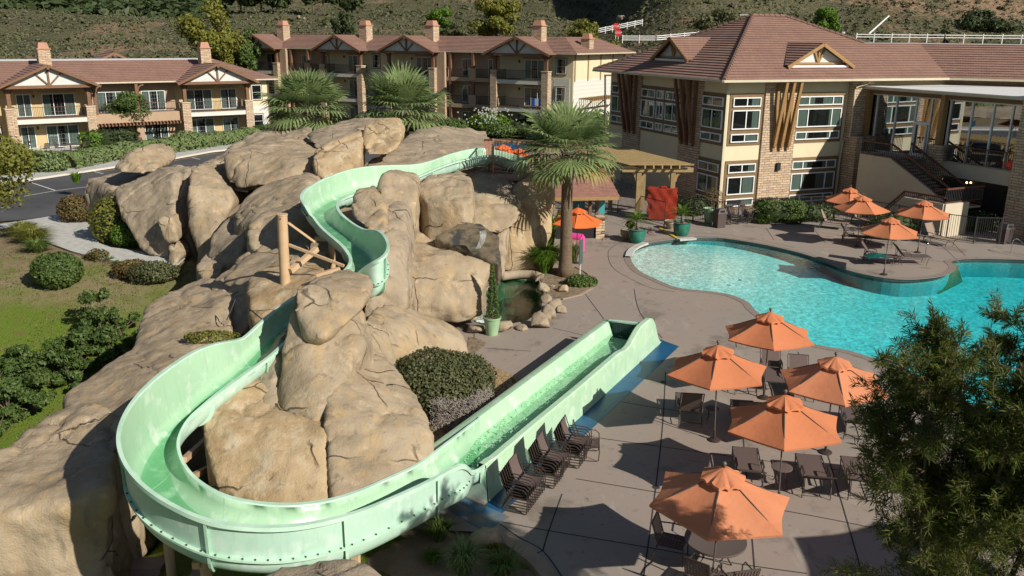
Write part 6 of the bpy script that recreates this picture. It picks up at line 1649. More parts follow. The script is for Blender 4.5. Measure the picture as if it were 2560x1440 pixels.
# ===== pergola =====
a=P(1578,556);b=P(1676,551)
PG=thing('pergola','honey coloured timber pergola with curved brackets beside the clubhouse','pergola',P(1620,540))
zt=3.15;pu=[P(1580,545,0),P(1670,552,0)]
A_=Vector((P(1592,548,0).x,P(1592,548,0).y,0));B_=Vector((P(1676,548,0).x,P(1676,548,0).y,0));dx_=(B_-A_).normalized();dy_=Vector((-.37,.929,0))
ps=[A_,B_,A_+dy_*3.6,B_+dy_*3.6,A_+dy_*8,B_+dy_*8]
for p in ps:
    mb=MB();mb.bar(p,p+Vector((0,0,zt)),.28);
    mb.build('post',M['perg'],PG,rel=True)
for p in ps[:2]:
    mb=MB()
    for s in (-1,1):
        pts=[p+dx_*s*(.14+.62*(1-math.cos(k/5*math.pi/2)))+Vector((0,0,zt-.75+.72*math.sin(k/5*math.pi/2))) for k in range(6)]
        for q0,q1 in zip(pts,pts[1:]):mb.bar(q0,q1,.16,.13,up=(0,1,0))
    mb.build('curved_bracket',M['perg'],PG,rel=True)
mb=MB()
for y in (0,3.6,8):
    for o_ in (-.17,.17):mb.bar(A_+dy_*(y+o_)-dx_*1.15+Vector((0,0,zt)),B_+dy_*(y+o_)+dx_*1.15+Vector((0,0,zt)),.09,.28)
mb.build('main_beam',M['perg'],PG,rel=True)
mb=MB();L=(B_-A_).length
for i in range(5):q=A_+dx_*(L*i/4);mb.bar(q-dy_*.7+Vector((0,0,zt+.24)),q+dy_*11+Vector((0,0,zt+.24)),.09,.2)
mb.build('rafter',M['perg'],PG,rel=True)
mb=MB()
for i in range(27):q=A_-dx_*.95+dy_*(-.55+i*.34)+Vector((0,0,zt+.38));mb.bar(q,q+dx_*(L+1.9),.07,.09)
mb.build('purlins',M['perg'],PG,rel=True)
# covered porch left of stair: dark posts already in shadow; low entry canopy of block two
q=P(1500,372,0);mb=MB()
# ---------------- plants ----------------
M['palm']=foliage_mat('palm_leaf',(.15,.22,.08),(.22,.30,.12),(.40,.42,.22),.3,.4)
M['palm_old']=foliage_mat('palm_old_leaf',(.34,.27,.09),(.26,.24,.07),(.42,.33,.14),.3)
M['leaf']=foliage_mat('leaf_green',(.06,.10,.025),(.095,.145,.035))
M['leaf_y']=foliage_mat('leaf_yellow_green',(.13,.15,.025),(.18,.19,.03),(.28,.22,.04))
M['leaf_b']=foliage_mat('leaf_bright',(.07,.14,.015),(.11,.20,.02))
M['leaf_d']=foliage_mat('leaf_dark',(.04,.06,.022),(.06,.085,.03))
M['leaf_o']=foliage_mat('leaf_olive',(.075,.085,.035),(.11,.115,.05))
M['leaf_g']=foliage_mat('hedge_leaf',(.12,.17,.06),(.17,.225,.085))
M['leaf_r']=foliage_mat('leaf_rusty',(.16,.10,.035),(.12,.09,.03))
M['leaf_w']=foliage_mat('willow_leaf',(.06,.095,.018),(.12,.155,.03),(.25,.22,.05),.4)
M['grass']=foliage_mat('grass_blade',(.08,.13,.025),(.13,.18,.04))
M['petal']=pm('white_petal',(.75,.75,.72),rough=.7)
M['scrub']=foliage_mat('scrub',(.12,.13,.07),(.08,.09,.045),(.22,.19,.125),.1,.9)
M['dryt']=pm('dry_twigs',(.38,.34,.31),(.28,.24,.21),5,.9)
def fanleaf(mb,base,dirv,L,n=22,droop=.5,split=.66,fold=.2):
    """one fan frond: petiole + radiating blades"""
    d=Vector(dirv).normalized();up=Vector((0,0,1));side=d.cross(up)
    if side.length<.1:side=Vector((1,0,0))
    side.normalize();nrm=side.cross(d).normalized()
    Lp=L*.42;hub=base+d*Lp+Vector((0,0,-.06*Lp*Lp))
    d2=(d+Vector((0,0,-.25*(1-abs(d.z))))).normalized()
    mb.bar(base,hub,.028,.018)
    BL=L*.66
    for i in range(n):
        a=(i/(n-1)-.5)*R(205)
        v=(d2*math.cos(a)+side*math.sin(a)).normalized()
        v=(v+nrm*fold*(1-abs(math.cos(a)))*.6).normalized()
        w=BL*.036;l1=BL*split*random.uniform(.9,1.1);l2=BL*(1-split)*random.uniform(.7,1.1)*(.75+.25*math.cos(a))
        pa=hub;pb=hub+v*l1+Vector((0,0,-.10*droop*l1));dd=(v+Vector((random.uniform(-.15,.15),random.uniform(-.15,.15),-droop*random.uniform(.7,1.5)))).normalized()
        pc=pb+dd*l2*.6;pd=pc+(dd+Vector((0,0,-.9*droop))).normalized()*l2*.5
        sd=v.cross(nrm).normalized()*w
        mb.add([pa,pb-sd,pb+sd,pc-sd*.55,pc+sd*.55,pd],[(0,1,2),(1,3,4,2),(3,5,4)])
def palm(label,base,h,r,L,nf,seed,el0=-35,trunk=True,cat='palm tree',rt=.42,lean=(0,0)):
    random.seed(seed);o=thing('fan_palm',label,cat,base)
    top=Vector((lean[0],lean[1],h))
    if trunk:
        mb=MB();n=14;pts=[];rad=[]
        for i in range(n+1):
            t=i/n;pts.append(Vector((lean[0]*t*t,lean[1]*t*t,h*t)));rad.append(r*(1.0+.45*math.exp(-t*14)) * (1-.18*t) *(1.12 if i>=n-1 else 1))
        mb.tube(pts,rad,18);mb.build('trunk',M['palmbark'],o,True)
        mb=MB()
        for i in range(60):
            a=random.uniform(0,6.28);z=h-random.uniform(.0,1.0);q=Vector((lean[0],lean[1],0))+Vector((math.cos(a)*r,math.sin(a)*r,z));mb.bar(q,q+Vector((math.cos(a)*.16,math.sin(a)*.16,.2)),.07,.03)
        mb.build('leaf_boots',M['palmfoot'],o)
    g=MB();od=MB()
    for i in range(nf):
        t=i/nf;a=i*2.39996+random.uniform(-.2,.2);el=lerp(82,el0,t**.85)+random.uniform(-7,7)
        d=Vector((math.cos(a)*math.cos(R(el)),math.sin(a)*math.cos(R(el)),math.sin(R(el))))
        ll=L*random.uniform(.85,1.08)*(.88 if el>60 else 1)
        old=t>.90
        fanleaf(od if old else g,top+d*.12,d,ll,26,droop=.13+.42*t+(.3 if old else 0))
    g.build('fronds',M['palm'],o);
    if od.v:od.build('old_fronds',M['palm_old'],o)
    return o
b=P(1413,690,0);top=AT(1406,372,b.y)
palm('tall fan palm with thick trunk beside the pond in the centre',b,top.z-.1,.30,2.65,34,11,el0=-30,lean=(-.05,.0))
b=AT(775,330,62);palm('left fan palm behind the crest of the rock mound',Vector((b.x,b.y,b.z-1.2)),2.7,.4,3.4,36,5,el0=-20)
b=AT(1010,330,60);palm('fan palm behind the cap boulder, right of the other mound palm',Vector((b.x,b.y,b.z-1.2)),2.6,.4,3.4,36,9,el0=-20)
def clumpcloud(mb,c,rad,n,s,flat=1.,seedless=True,shell=.55,nrmjit=.9,tri=False,lobes=None):
    """many small leaf faces spread through a crown volume"""
    for i in range(n):
        if lobes:
            lc,lr=random.choice(lobes)
        else:lc,lr=Vector(c),Vector(rad)
        d=Vector((random.gauss(0,1),random.gauss(0,1),random.gauss(0,1))).normalized();k=lerp(shell,1,random.random()**.6)
        p=Vector((lc[0]+d.x*lr[0]*k,lc[1]+d.y*lr[1]*k,lc[2]+d.z*lr[2]*k))
        nn=(d+Vector((random.uniform(-1,1),random.uniform(-1,1),random.uniform(-1,1)))*nrmjit).normalized()
        t1=nn.orthogonal().normalized();t2=nn.cross(t1);a=random.uniform(0,6.28)
        e1=(t1*math.cos(a)+t2*math.sin(a))*s*random.uniform(.6,1.3);e2=(-t1*math.sin(a)+t2*math.cos(a))*s*random.uniform(.35,.7)
        mb.add([p-e1,p+e2,p+e1,p-e2],[(0,1,2,3)])
def crown_lobes(c,r,n,rl,zs=.8):
    L=[]
    for i in range(n):
        d=Vector((random.gauss(0,1),random.gauss(0,1),random.gauss(0,1)*zs)).normalized()*random.uniform(.35,.8)
        q=rl*random.uniform(.7,1.3);L.append((Vector((c[0]+d.x*r[0],c[1]+d.y*r[1],c[2]+d.z*r[2])),(q*r[0],q*r[1],q*r[2]*.8)))
    return L
def tree(label,base,h,r,mat,n,s,seed,name='broadleaf_tree',trunk_r=.15,ch=.65,group=None,nl=12,cat='tree',rl=.42,z0=None):
    random.seed(seed);o=thing(name,label,cat,base,0,group)
    cz=h*(1-ch/2) if z0 is None else z0;rz=h*ch/2
    mb=MB();mb.tube([(0,0,-.3),(.05*r,0,h*.3),(0,.05*r,h*.75)],[trunk_r,trunk_r*.8,trunk_r*.3],8)
    for i in range(6):
        a=i*1.1+seed;z=h*random.uniform(.3,.6);mb.tube([(0,0,z),(math.cos(a)*r*.35,math.sin(a)*r*.35,z+rz*.4),(math.cos(a)*r*.7,math.sin(a)*r*.7,z+rz*.7)],[trunk_r*.5,trunk_r*.3,trunk_r*.1],5)
    mb.build('trunk',M['bark'],o,True)
    L=crown_lobes((0,0,cz),(r,r,rz),nl,rl)
    mb=MB();clumpcloud(mb,None,None,n,s,lobes=L,shell=.35);mb.build('crown',M[mat],o);return o
def shrub(label,base,rx,ry,rz_,mat,n,s,seed,name='shrub',group=None,box=False,zc=None,core=True,cat='shrub'):
    random.seed(seed);o=thing(name,label,cat,base,0,group)
    zc=rz_*.8 if zc is None else zc
    mb=MB()
    for i in range(n):
        d=Vector((random.gauss(0,1),random.gauss(0,1),random.gauss(0,1))).normalized()
        if box:
            e=.55;d=Vector([math.copysign(abs(t)**e,t) for t in d])
        k=random.uniform(.86,1.04)*(1+.10*noise.noise(Vector((d.x*2.3+seed,d.y*2.3,d.z*2.3))))
        p=Vector((d.x*rx*k,d.y*ry*k,zc+d.z*rz_*k))
        if p.z<-.05:continue
        nn=(d+Vector((random.uniform(-1,1),random.uniform(-1,1),random.uniform(-1,1)))*.8).normalized()
        t1=nn.orthogonal().normalized();t2=nn.cross(t1);a=random.uniform(0,6.28)
        e1=(t1*math.cos(a)+t2*math.sin(a))*s*random.uniform(.6,1.3);e2=(-t1*math.sin(a)+t2*math.cos(a))*s*random.uniform(.4,.7)
        mb.add([p-e1,p+e2,p+e1,p-e2],[(0,1,2,3)])
    mb.build('foliage',M[mat],o)
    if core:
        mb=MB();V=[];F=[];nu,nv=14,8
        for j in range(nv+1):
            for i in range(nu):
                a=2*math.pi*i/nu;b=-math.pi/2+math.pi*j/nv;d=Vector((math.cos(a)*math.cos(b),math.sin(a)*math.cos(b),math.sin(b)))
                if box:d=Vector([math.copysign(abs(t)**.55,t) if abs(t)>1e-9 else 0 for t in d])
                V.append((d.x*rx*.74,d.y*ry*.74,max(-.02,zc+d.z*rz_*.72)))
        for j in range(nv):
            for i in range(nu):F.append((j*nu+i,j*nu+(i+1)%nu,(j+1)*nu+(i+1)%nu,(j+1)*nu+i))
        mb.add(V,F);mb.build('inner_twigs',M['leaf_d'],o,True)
    return o
def grasstuft(label,base,r,h,n,mat,seed,group=None,w=.012,name='grass_tuft',cat='ornamental grass'):
    random.seed(seed);mb=MB()
    for i in range(n):
        a=random.uniform(0,6.28);k=random.random();b=Vector((math.cos(a)*r*.25*k,math.sin(a)*r*.25*k,0));l=h*random.uniform(.6,1.15);o_=r*random.uniform(.3,1.1)
        m=b+Vector((math.cos(a)*o_*.4,math.sin(a)*o_*.4,l*.75));t=b+Vector((math.cos(a)*o_,math.sin(a)*o_,l*random.uniform(.5,1)))
        sd=Vector((-math.sin(a),math.cos(a),0))*w;mb.add([b-sd,b+sd,m+sd*.8,m-sd*.8,t],[(0,1,2,3),(3,2,4)])
    o=mb.build(name,M[mat]);o.location=base;return tag(o,label,cat,group)
# --- near planting
def GP(u,v):  # point on terrain under pixel
    p=P(u,v,0)
    for _ in range(12):p=P(u,v,ground_z(p.x,p.y) if p.y<84 else hill(p.x,p.y)-.12)
    return p
b=P(1080,1045,0)
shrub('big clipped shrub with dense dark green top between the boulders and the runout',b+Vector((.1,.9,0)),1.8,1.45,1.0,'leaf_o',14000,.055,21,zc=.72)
b=P(1150,1060,0);random.seed(4);mb=MB()
for i in range(2600):
    a=random.uniform(-2.2,.7);k=random.uniform(.6,1);p=Vector((math.cos(a)*1.15*k,math.sin(a)*1.05*k-.0,random.uniform(0,.95)));d=Vector((random.uniform(-1,1),random.uniform(-1,1),random.uniform(-.5,1))).normalized()*.11
    mb.bar(p,p+d,.008)
o=mb.build('dry_shrub',M['dryt']);o.location=b+Vector((-.2,.35,0));tag(o,'bare grey twiggy side of the clipped shrub facing the gravel','shrub')
grasstuft('small bright strappy plant at the end of the stained boulder',P(1192,918,0),.4,.45,90,'leaf_b',3,w=.02)
grasstuft('large bright green grass clump left of the palm trunk',P(1362,684,0)+Vector((0,.2,0)),1.1,1.45,1100,'leaf_b',4,w=.02)
grasstuft('small green grass clump right of the palm trunk',P(1425,660,0)+Vector((.2,.5,0)),.6,1.0,400,'grass',5,w=.018)
grasstuft('dark straggly grass clump at the foot of the cliff',P(1300,672,0)+Vector((0,-.2,0)),.5,.6,160,'leaf_d',6)
shrub('low spreading juniper on the palm bed',P(1452,712,.03),.75,.5,.3,'leaf',1300,.07,7,name='ground_shrub',zc=.15)
for i,(u,v,r_,h,l,m) in enumerate([(1098,1350,.48,.55,'dark green grass tuft in the bed under the runout end','grass'),(1082,1408,.28,.3,'small bright grass tuft below the dark tuft','leaf_b'),(1158,1432,.6,.75,'pale seeding grass tuft at the bottom edge','leaf_g'),(1255,1438,.6,.5,'dark grass tuft beside the curved kerb','grass'),(1235,1390,.3,.3,'sparse grass beside the buff stone','leaf_y')]):
    p=P(u,v,-.1);grasstuft(l,p,r_,h,260,m,30+i,group='grass tufts in the planting bed')
b=P(1228,776,.0)  # cypress in pot
random.seed(8);pt=P(1230,836,0);o=thing('potted_cypress','twisted cypress growing in the mint green pot','tree',pt+Vector((0,0,.62)))
mb=MB();mb.tube([(0,0,0),(.03,0,.8),(0,0,1.7)],[.035,.025,.01],6);mb.build('trunk',M['bark'],o)
mb=MB();L=[]
for i in range(26):
    t=i/25;a=i*2.1;rr_2=lerp(.30,.05,t);L.append((Vector((math.cos(a)*rr_2*.6,math.sin(a)*rr_2*.6,.12+t*1.95)),(rr_2*.62,rr_2*.62,.17)))
clumpcloud(mb,None,None,5200,.035,lobes=L,shell=.2);mb.build('foliage',M['leaf_b2'] if 'leaf_b2' in M else M['leaf'],o)
for u,v,l in ((1591,606,'small palm in the green pot nearer to the big palm'),(1703,588,'small palm in the green pot by the ramp edge')):
    p=P(u,v,0)+Vector((0,0,.72));random.seed(u);o=thing('potted_palm',l,'palm',p);mb=MB();mb.tube([(0,0,0),(.02,0,.55)],[.1,.08],10);mb.build('trunk',M['palmfoot'],o,True)
    mb=MB()
    for i in range(26):
        a=i*2.4;el=R(lerp(75,-5,i/26));d=Vector((math.cos(a)*math.cos(el),math.sin(a)*math.cos(el),math.sin(el)));b0=Vector((0,0,.55));L_=.95;prev=b0
        for k in range(9):
            t=(k+1)/9;q=b0+d*L_*t+Vector((0,0,-.42*t*t));sd=d.cross(Vector((0,0,1))).normalized()
            for s in (-1,1):
                tip=q+sd*s*.2*(1-t*.55)+d*.14-Vector((0,0,.05));mb.tri(q,q+d*.035,tip)
            mb.bar(prev,q,.012);prev=q
    mb.build('fronds',M['leaf_b'],o)
shrub('yellow green succulent filling the front of the green pot nearer to the big palm',P(1580,600,0)+Vector((-.15,-.15,.78)),.28,.22,.2,'leaf_y',350,.06,12,name='succulent',core=False,cat='succulent')
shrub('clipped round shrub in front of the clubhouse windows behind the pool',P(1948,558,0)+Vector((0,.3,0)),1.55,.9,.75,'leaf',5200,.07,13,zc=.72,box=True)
shrub('small reddish shrub behind the mint pot by the fence',P(1785,545,0)+Vector((0,.8,0)),.7,.5,.7,'leaf_r',900,.05,14,zc=1.1,core=False)
grasstuft('small green plant between stacked chairs and round shrub',P(1900,560,0),.4,.4,120,'leaf_b',15)
shrub('leafy plant in shade behind the potted palm by the fence',P(1740,548,0)+Vector((0,1.2,0)),1.2,.7,.6,'leaf_d',900,.09,16,zc=.6)
for i,(u,v) in enumerate([(2040,560),(2250,590),(2460,585),(2380,580)]):
    shrub('low dark shrub behind the iron fence, '+['left of the far umbrellas','behind the right umbrella','in deep shade by the end pier','beside the stair wall'][i],P(u,v,0)+Vector((0,1.,0)),1.7,.8,.7,'leaf_d',900,.09,40+i,zc=.5)
grasstuft('tall leafy plant behind the palm trunk beside the pink freezer',P(1378,640,0)+Vector((0,.6,0)),.45,2.2,260,'leaf_b',60,w=.04,name='tall_plant',cat='plant')
# --- left slope
q=GP(147,712);shrub('round dark green clipped bush alone on the lawn slope',q,1.15,1.0,.85,'leaf',5200,.07,22,zc=.72)
shrub('rusty leaved shrub at the edge of the lawn above the dark hedge',GP(335,690),1.0,.8,.45,'leaf_r',1500,.07,23,zc=.35)
shrub('dark green shrub beside the rusty shrub near the ledge',GP(385,700),1.3,.9,.5,'leaf_o',2000,.07,24,zc=.4)
shrub('small red tipped shrub at the edge of the footpath',GP(246,650),.55,.4,.35,'leaf_r',500,.06,25,zc=.25)
shrub('dark shrub squeezed under the leaning slab at the footpath',P(290,600,0),1.3,1.0,1.4,'leaf_y',2600,.09,26,zc=1.0)
shrub('bright green shrub between leaning slab and footpath',P(318,612,0),.8,.6,.7,'leaf_b',1300,.08,27,zc=.5)
shrub('brownish clipped bush at the corner of footpath and road',P(195,552,0),1.1,.9,.9,'leaf_r',2400,.08,28,zc=.7)
grasstuft('spiky yucca at the left end of the rock mound',P(196,492,0)+Vector((0,0,1.0)),.7,.8,90,'leaf_b',29,w=.035,name='yucca',cat='yucca')
for i,(u,v,r_,h,n) in enumerate([(85,605,1.3,.8,900),(48,590,1.1,.6,600),(60,575,.9,.5,400),(275,655,.35,.3,120),(300,665,.45,.3,160),(95,630,1.0,.7,500),(222,645,.3,.25,100)]):
    grasstuft('feathery bright grass clump '+['largest, beside the curve of the footpath','left of the largest clump','at the top of the slope near the road','tiny, just below the footpath','low, below the footpath end','lowest of the feathery group','tiny, left of the red tipped shrub'][i],GP(u,v),r_,h,n,'leaf_y' if i<3 else 'grass',70+i,group='grass clumps along the footpath',w=.02)
pts_=[(150,880,1.2,1.1),(60,905,1.2,1.),(120,930,1.2,1.),(-20,960,1.3,1.2),(200,905,1.1,1.1),(300,810,.9,1.1),(235,800,1.0,1.7),(255,850,1.0,1.5),(290,870,.9,1.3),(215,870,.9,1.2),(330,855,.8,1.),(180,930,.9,1.),(225,960,.8,.8),(60,960,1.0,.9),(20,1000,1.1,1.),(90,1000,.9,.8),(-10,1060,1.1,1.)]
def loose(label,base,r,h,mat,n,s_,seed,group=None):
    random.seed(seed);o=thing('shrub',label,'bush',base,0,group);L=[];tw=MB()
    for i in range(11):
        a=random.uniform(0,6.28);k=random.uniform(.1,1.0)*r;z=h*random.uniform(.15,1.05)*(1.15-.35*k/r);q=random.uniform(.2,.42);L.append((Vector((math.cos(a)*k,math.sin(a)*k,z)),(q*r,q*r,q*h*.55)));tw.tube([(0,0,0),(math.cos(a)*k*.5,math.sin(a)*k*.5,z*.6),(math.cos(a)*k,math.sin(a)*k,z)],[.03,.02,.008],5)
    tw.build('stems',M['bark'],o);mb=MB();clumpcloud(mb,None,None,n,s_,lobes=L,shell=.25);mb.build('foliage',M[mat],o);return o
for i,(u,v,r_,h) in enumerate(pts_):
    loose('glossy dark leaved bush '+['broad, above the bend of the ledge','on the lawn edge near the left picture edge','between lawn edge and ledge bend','cut by the left picture edge, uppermost','right of the broad one above the bend','uppermost, close to the top of the ledge','tallest, at the top of the row below the lawn','second of the row beside the ledge','third of the row beside the ledge','left of the second bush of the row','small, touching the ledge','at the bend of the ledge','in the shade of the ledge bend','at the left edge of the picture below the lawn','lowest at the left picture edge','between left edge and the ledge bend','cut by the left picture edge'][i],GP(u,v+30),r_,h,'leaf',1500,.085,90+i,group='glossy bushes along the rock ledge')
shrub('yellow green feathery bush in the bottom left corner',GP(60,1440)+Vector((0,0,0)),1.0,.8,.55,'leaf_y',2600,.06,111,zc=.35,cat='bush')
shrub('dark bush in shade below the ledge foot',GP(290,1430),1.0,.7,.4,'leaf_o',1200,.06,112,zc=.2,cat='bush')
shrub('yellow green creeping plant between ledge and slide wall',P(520,865,1.9)+Vector((0,.5,0)),.9,.35,.18,'leaf_y',700,.06,113,zc=.1,core=False,cat='creeper')
# grass texture on the lawn
random.seed(77);mb=MB()
for i in range(26000):
    x=random.uniform(-30,-10);y=random.uniform(17,44);n_=noise.noise(Vector((x*.28,y*.28,0)))
    if n_<random.uniform(-.25,.25):continue
    z=ground_z(x,y);a=random.uniform(0,6.28);s=random.uniform(.04,.10)
    mb.add([(x-math.cos(a)*s*.5,y-math.sin(a)*s*.5,z-.01),(x+math.cos(a)*s*.5,y+math.sin(a)*s*.5,z-.01),(x+random.uniform(-.05,.05),y+random.uniform(-.05,.05),z+s)],[(0,1,2)])
tag(mb.build('lawn_grass',M['grass']),'patchy short green grass on the slope at the left','grass',kind='stuff')
mb=MB()
for i in range(1500):
    x=random.uniform(-2.4,.6);y=random.uniform(20,27);p=Q((x,y,0))
    if not(1060<p[0]<1300):continue
    s=random.uniform(.02,.05);mb.add([(x-s,y,.035),(x+s,y-s*.5,.035),(x+s*.3,y+s,.035),(x,y,.035+s)],[(0,1,3),(1,2,3),(2,0,3)])
tag(mb.build('gravel_stones',M['gravel']),'yellow gravel between the shrub and the runout wall','gravel',kind='stuff')
# --- hedges and trees around the buildings
def hedge(label,pts,r,h,mat,n,s,seed):
    random.seed(seed);c=catmull(pts,6);o=thing('hedge',label,'hedge',c[0]);mb=MB()
    for i in range(n):
        t=random.random()*(len(c)-1);k=int(t);p=c[k].lerp(c[k+1],t-k);a=random.uniform(0,math.pi);q=1+.18*noise.noise(p*.8)
        d=Vector((0,math.cos(a),math.sin(a)));dd=(c[k+1]-c[k]).normalized();sd=Vector((-dd.y,dd.x,0))
        w=p+sd*math.cos(a)*r*q+Vector((0,0,math.sin(a)**.6*h*q));nn=(sd*math.cos(a)+Vector((0,0,math.sin(a)))+Vector((random.uniform(-1,1),random.uniform(-1,1),random.uniform(-1,1)))*.8).normalized()
        t1=nn.orthogonal().normalized();t2=nn.cross(t1);e1=t1*s*random.uniform(.6,1.2);e2=t2*s*random.uniform(.4,.8);mb.add([w-e1,w+e2,w+e1,w-e2],[(0,1,2,3)])
    mb.build('foliage',M[mat],o,rel=True)
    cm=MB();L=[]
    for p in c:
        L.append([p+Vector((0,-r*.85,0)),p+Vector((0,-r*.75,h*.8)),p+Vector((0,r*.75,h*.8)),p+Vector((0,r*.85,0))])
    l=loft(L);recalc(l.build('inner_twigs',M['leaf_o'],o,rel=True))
hedge('long pale green clipped hedge along the pavement in front of the two storey block',[P(160,425,0),P(300,398,0),P(440,380,0),P(560,362,0),P(640,352,0)],1.2,1.4,'leaf_g',6500,.14,31)
hedge('lawn edge hedge behind the round pale bushes at the left',[P(60,405,0),P(160,400,0),P(250,392,0),P(360,380,0)],.8,.7,'leaf_g',2200,.14,32)
for i,(u,v,r_) in enumerate([(58,425,1.9),(112,430,2.0),(30,408,1.6),(470,372,1.8),(5,430,1.9)]):
    shrub('round pale green clipped bush '+['second from the left picture edge','right of the second, at the road corner','behind, near the stone pillar','tallest, against the second stone pillar','at the left picture edge'][i],P(u,v,0),r_,1.3,1.0,'leaf_g',1500,.13,120+i,zc=.75,group='round pale clipped bushes',cat='bush')
shrub('dark square hedge block in front of the middle ground floor',P(285,372,0),2.6,1.0,1.0,'leaf_d',1600,.13,130,box=True,zc=.9,cat='hedge')
shrub('bright square bush beside the left middle stone pillar',P(232,374,0),1.1,.8,.9,'leaf_b',900,.13,131,box=True,zc=.8,cat='hedge')
shrub('low green hedge right of the two storey block',P(690,348,0),2.6,1.,.8,'leaf',1500,.13,132,box=True,zc=.8,cat='hedge')
b=P(340,358,0);tree('feathery green tree with slim pale trunk before the two storey block',b,5.6,2.5,'leaf_y2' if 'leaf_y2' in M else 'leaf_b3' if 'leaf_b3' in M else 'leaf',5200,.13,33,trunk_r=.12,ch=.62,nl=14)
T=[('tall yellow green sycamore rising behind the right end of the two storey block',515,-8,195,118,4.8,'leaf_y',9000,.24,34),
('dark green tree between the two apartment blocks',605,58,210,122,3.4,'leaf',4200,.26,35),
('dark pine above the roof of the three storey block',853,28,100,150,2.7,'leaf_d',3000,.25,36),
('bright green round tree behind the third chimney',1100,18,95,140,3.0,'leaf_b',4500,.2,37),
('small pale olive tree right of the third chimney',1142,56,100,135,3.4,'leaf_o',2600,.22,38),
('large bushy green tree behind the centre of the long roof',1240,-14,100,145,5.2,'leaf_y',9000,.24,39),
('green tree behind the hip end of the three storey block',1460,28,135,126,2.7,'leaf_y',3800,.2,40),
('tall green tree between the block and the road fence',1530,84,185,118,2.4,'leaf_y',4200,.2,41),
('bright green cypress like tree behind the clubhouse roof',2066,13,110,108,2.5,'leaf_b',7000,.17,42),
('dark oak on the slope above the car park at the right',2475,22,105,150,6.5,'leaf_d',3500,.32,43),
('dark olive bush behind the clubhouse ridge',1800,24,85,140,5.5,'leaf_o',2600,.28,44)]
for (l,u,v0,v1,y,r_,m,n,s,sd) in T:
    q=AT(u,v0,y);q1=AT(u,v1,y);z=hill(q.x,y)-.12;z=min(z,q1.z-.3);h=q.z-z
    tree(l,Vector((q.x,y,z)),h,r_*.85,m,n,s,sd,trunk_r=.22,ch=min(.95,(q.z-q1.z)/h),nl=18,rl=.36)
# bushes in front of block two
BL=[(1180,318,'leaf_r',1.9,3.6,'brown leaved little tree in front of the recessed balconies'),(1130,335,'leaf',2.2,1.6,'green bush left of the white flowering bush'),(1060,325,'leaf_o',2.4,1.6,'olive bush between palm and brown little tree'),(1225,335,'leaf_b',2.6,2.2,'bright bush carrying white flowers'),(1250,342,'leaf',2.0,1.3,'rounded bush below the white flowering bush'),(1310,335,'leaf_d',2.4,1.5,'dark green bush at the ground floor door'),(1345,345,'leaf',2.2,1.2,'green bush right of the ground floor door'),(950,318,'leaf',2.6,1.8,'green bush between the two mound palms'),(675,330,'leaf',2.2,3.0,'green bush at the right end of the two storey block'),(1480,330,'leaf_b',2.6,2.4,'white flecked bush left of the lamp post'),(1455,315,'leaf_d',2.2,2.6,'dark bush below the timber trellis'),(690,250,'leaf',2.6,5.0,'green tree in the gap between the two blocks')]
for i,(u,v,m,r_,h,l) in enumerate(BL):
    b=P(u,v,0);shrub(l,Vector((b.x,b.y,-.1)),r_,r_*.7,h*.6,m,1500,.17,140+i,zc=h*.6,cat='bush')
random.seed(9);mb=MB()
for i in range(120):
    c=P(1222+random.gauss(0,12),300,1);b=P(1225,335,0);q=Vector((b.x+random.gauss(0,1.2),b.y-1.5+random.uniform(-.3,.3),random.uniform(1.0,3.2)));s=.11
    mb.add([q+Vector((-s,0,0)),q+Vector((0,-.05,s)),q+Vector((s,0,0)),q+Vector((0,.05,-s))],[(0,1,2,3)])
solo(mb,'flowers',M['petal'],'scattered white flowers on the bright bush before the three storey block','flowers')
# --- foreground tree at right
def willow(label,base,seed):
    random.seed(seed);o=thing('bottlebrush_tree',label,'tree',base);tr_=MB();lf=MB()
    def twig(p,d,L,depth):
        q=p;dd=d.copy()
        for k in range(4):
            dd=(dd+Vector((random.uniform(-.2,.2),random.uniform(-.2,.2),random.uniform(-.12,.12)-.03*depth))).normalized();q2=q+dd*L/4
            tr_.bar(q,q2,max(.004,.011-.003*depth));
            if depth>=1:
                for m in range(5):
                    t=random.random();w=q.lerp(q2,t);a=random.uniform(0,6.28);sd=dd.orthogonal().normalized();s2=dd.cross(sd);v=(sd*math.cos(a)+s2*math.sin(a)+dd*random.uniform(.5,1.3)).normalized();l=random.uniform(.08,.15);ww=v.cross(Vector((random.uniform(-1,1),random.uniform(-1,1),random.uniform(-1,1)))).normalized()*.0068
                    lf.add([w,w+v*l*.5+ww,w+v*l,w+v*l*.5-ww],[(0,1,2,3)])
            q=q2
            if depth<2 :
                for j in range(2 if depth==0 else 1):
                    a=random.uniform(0,6.28);sd=dd.orthogonal().normalized();s2=dd.cross(sd);v=(dd*.7+(sd*math.cos(a)+s2*math.sin(a))*.8+Vector((0,0,.15))).normalized();twig(q,v,L*.5,depth+1)
    stems=[]
    for i in range(8):
        a=i*.8+.3;rr=random.uniform(.25,1.);topx=math.cos(a)*rr*1.75+.25;topy=math.sin(a)*rr*1.3;hh=random.uniform(6.3,7.7)
        pts=catmull([Vector((0,0,0)),Vector((topx*.3,topy*.3,2.2)),Vector((topx*.55+random.uniform(-.2,.2),topy*.6,4.4)),Vector((topx*.85,topy*.9,hh*.8)),Vector((topx,topy,hh))],6)
        tr_.tube(pts,[lerp(.065,.008,j/(len(pts)-1)) for j in range(len(pts))],6)
        for j in range(9,len(pts)):
            for _ in range(2 if j>15 else 1):
                aa=random.uniform(0,6.28);d=Vector((math.cos(aa),math.sin(aa),random.uniform(-.1,.7))).normalized();t=(j-7)/len(pts)
                twig(pts[j],d,lerp(.95,.5,t)*random.uniform(.5,1.),0)
    tr_.build('branches',M['bark'],o);lf.build('leaves',M['leaf_w'],o)
    print('willow',len(lf.f));return o
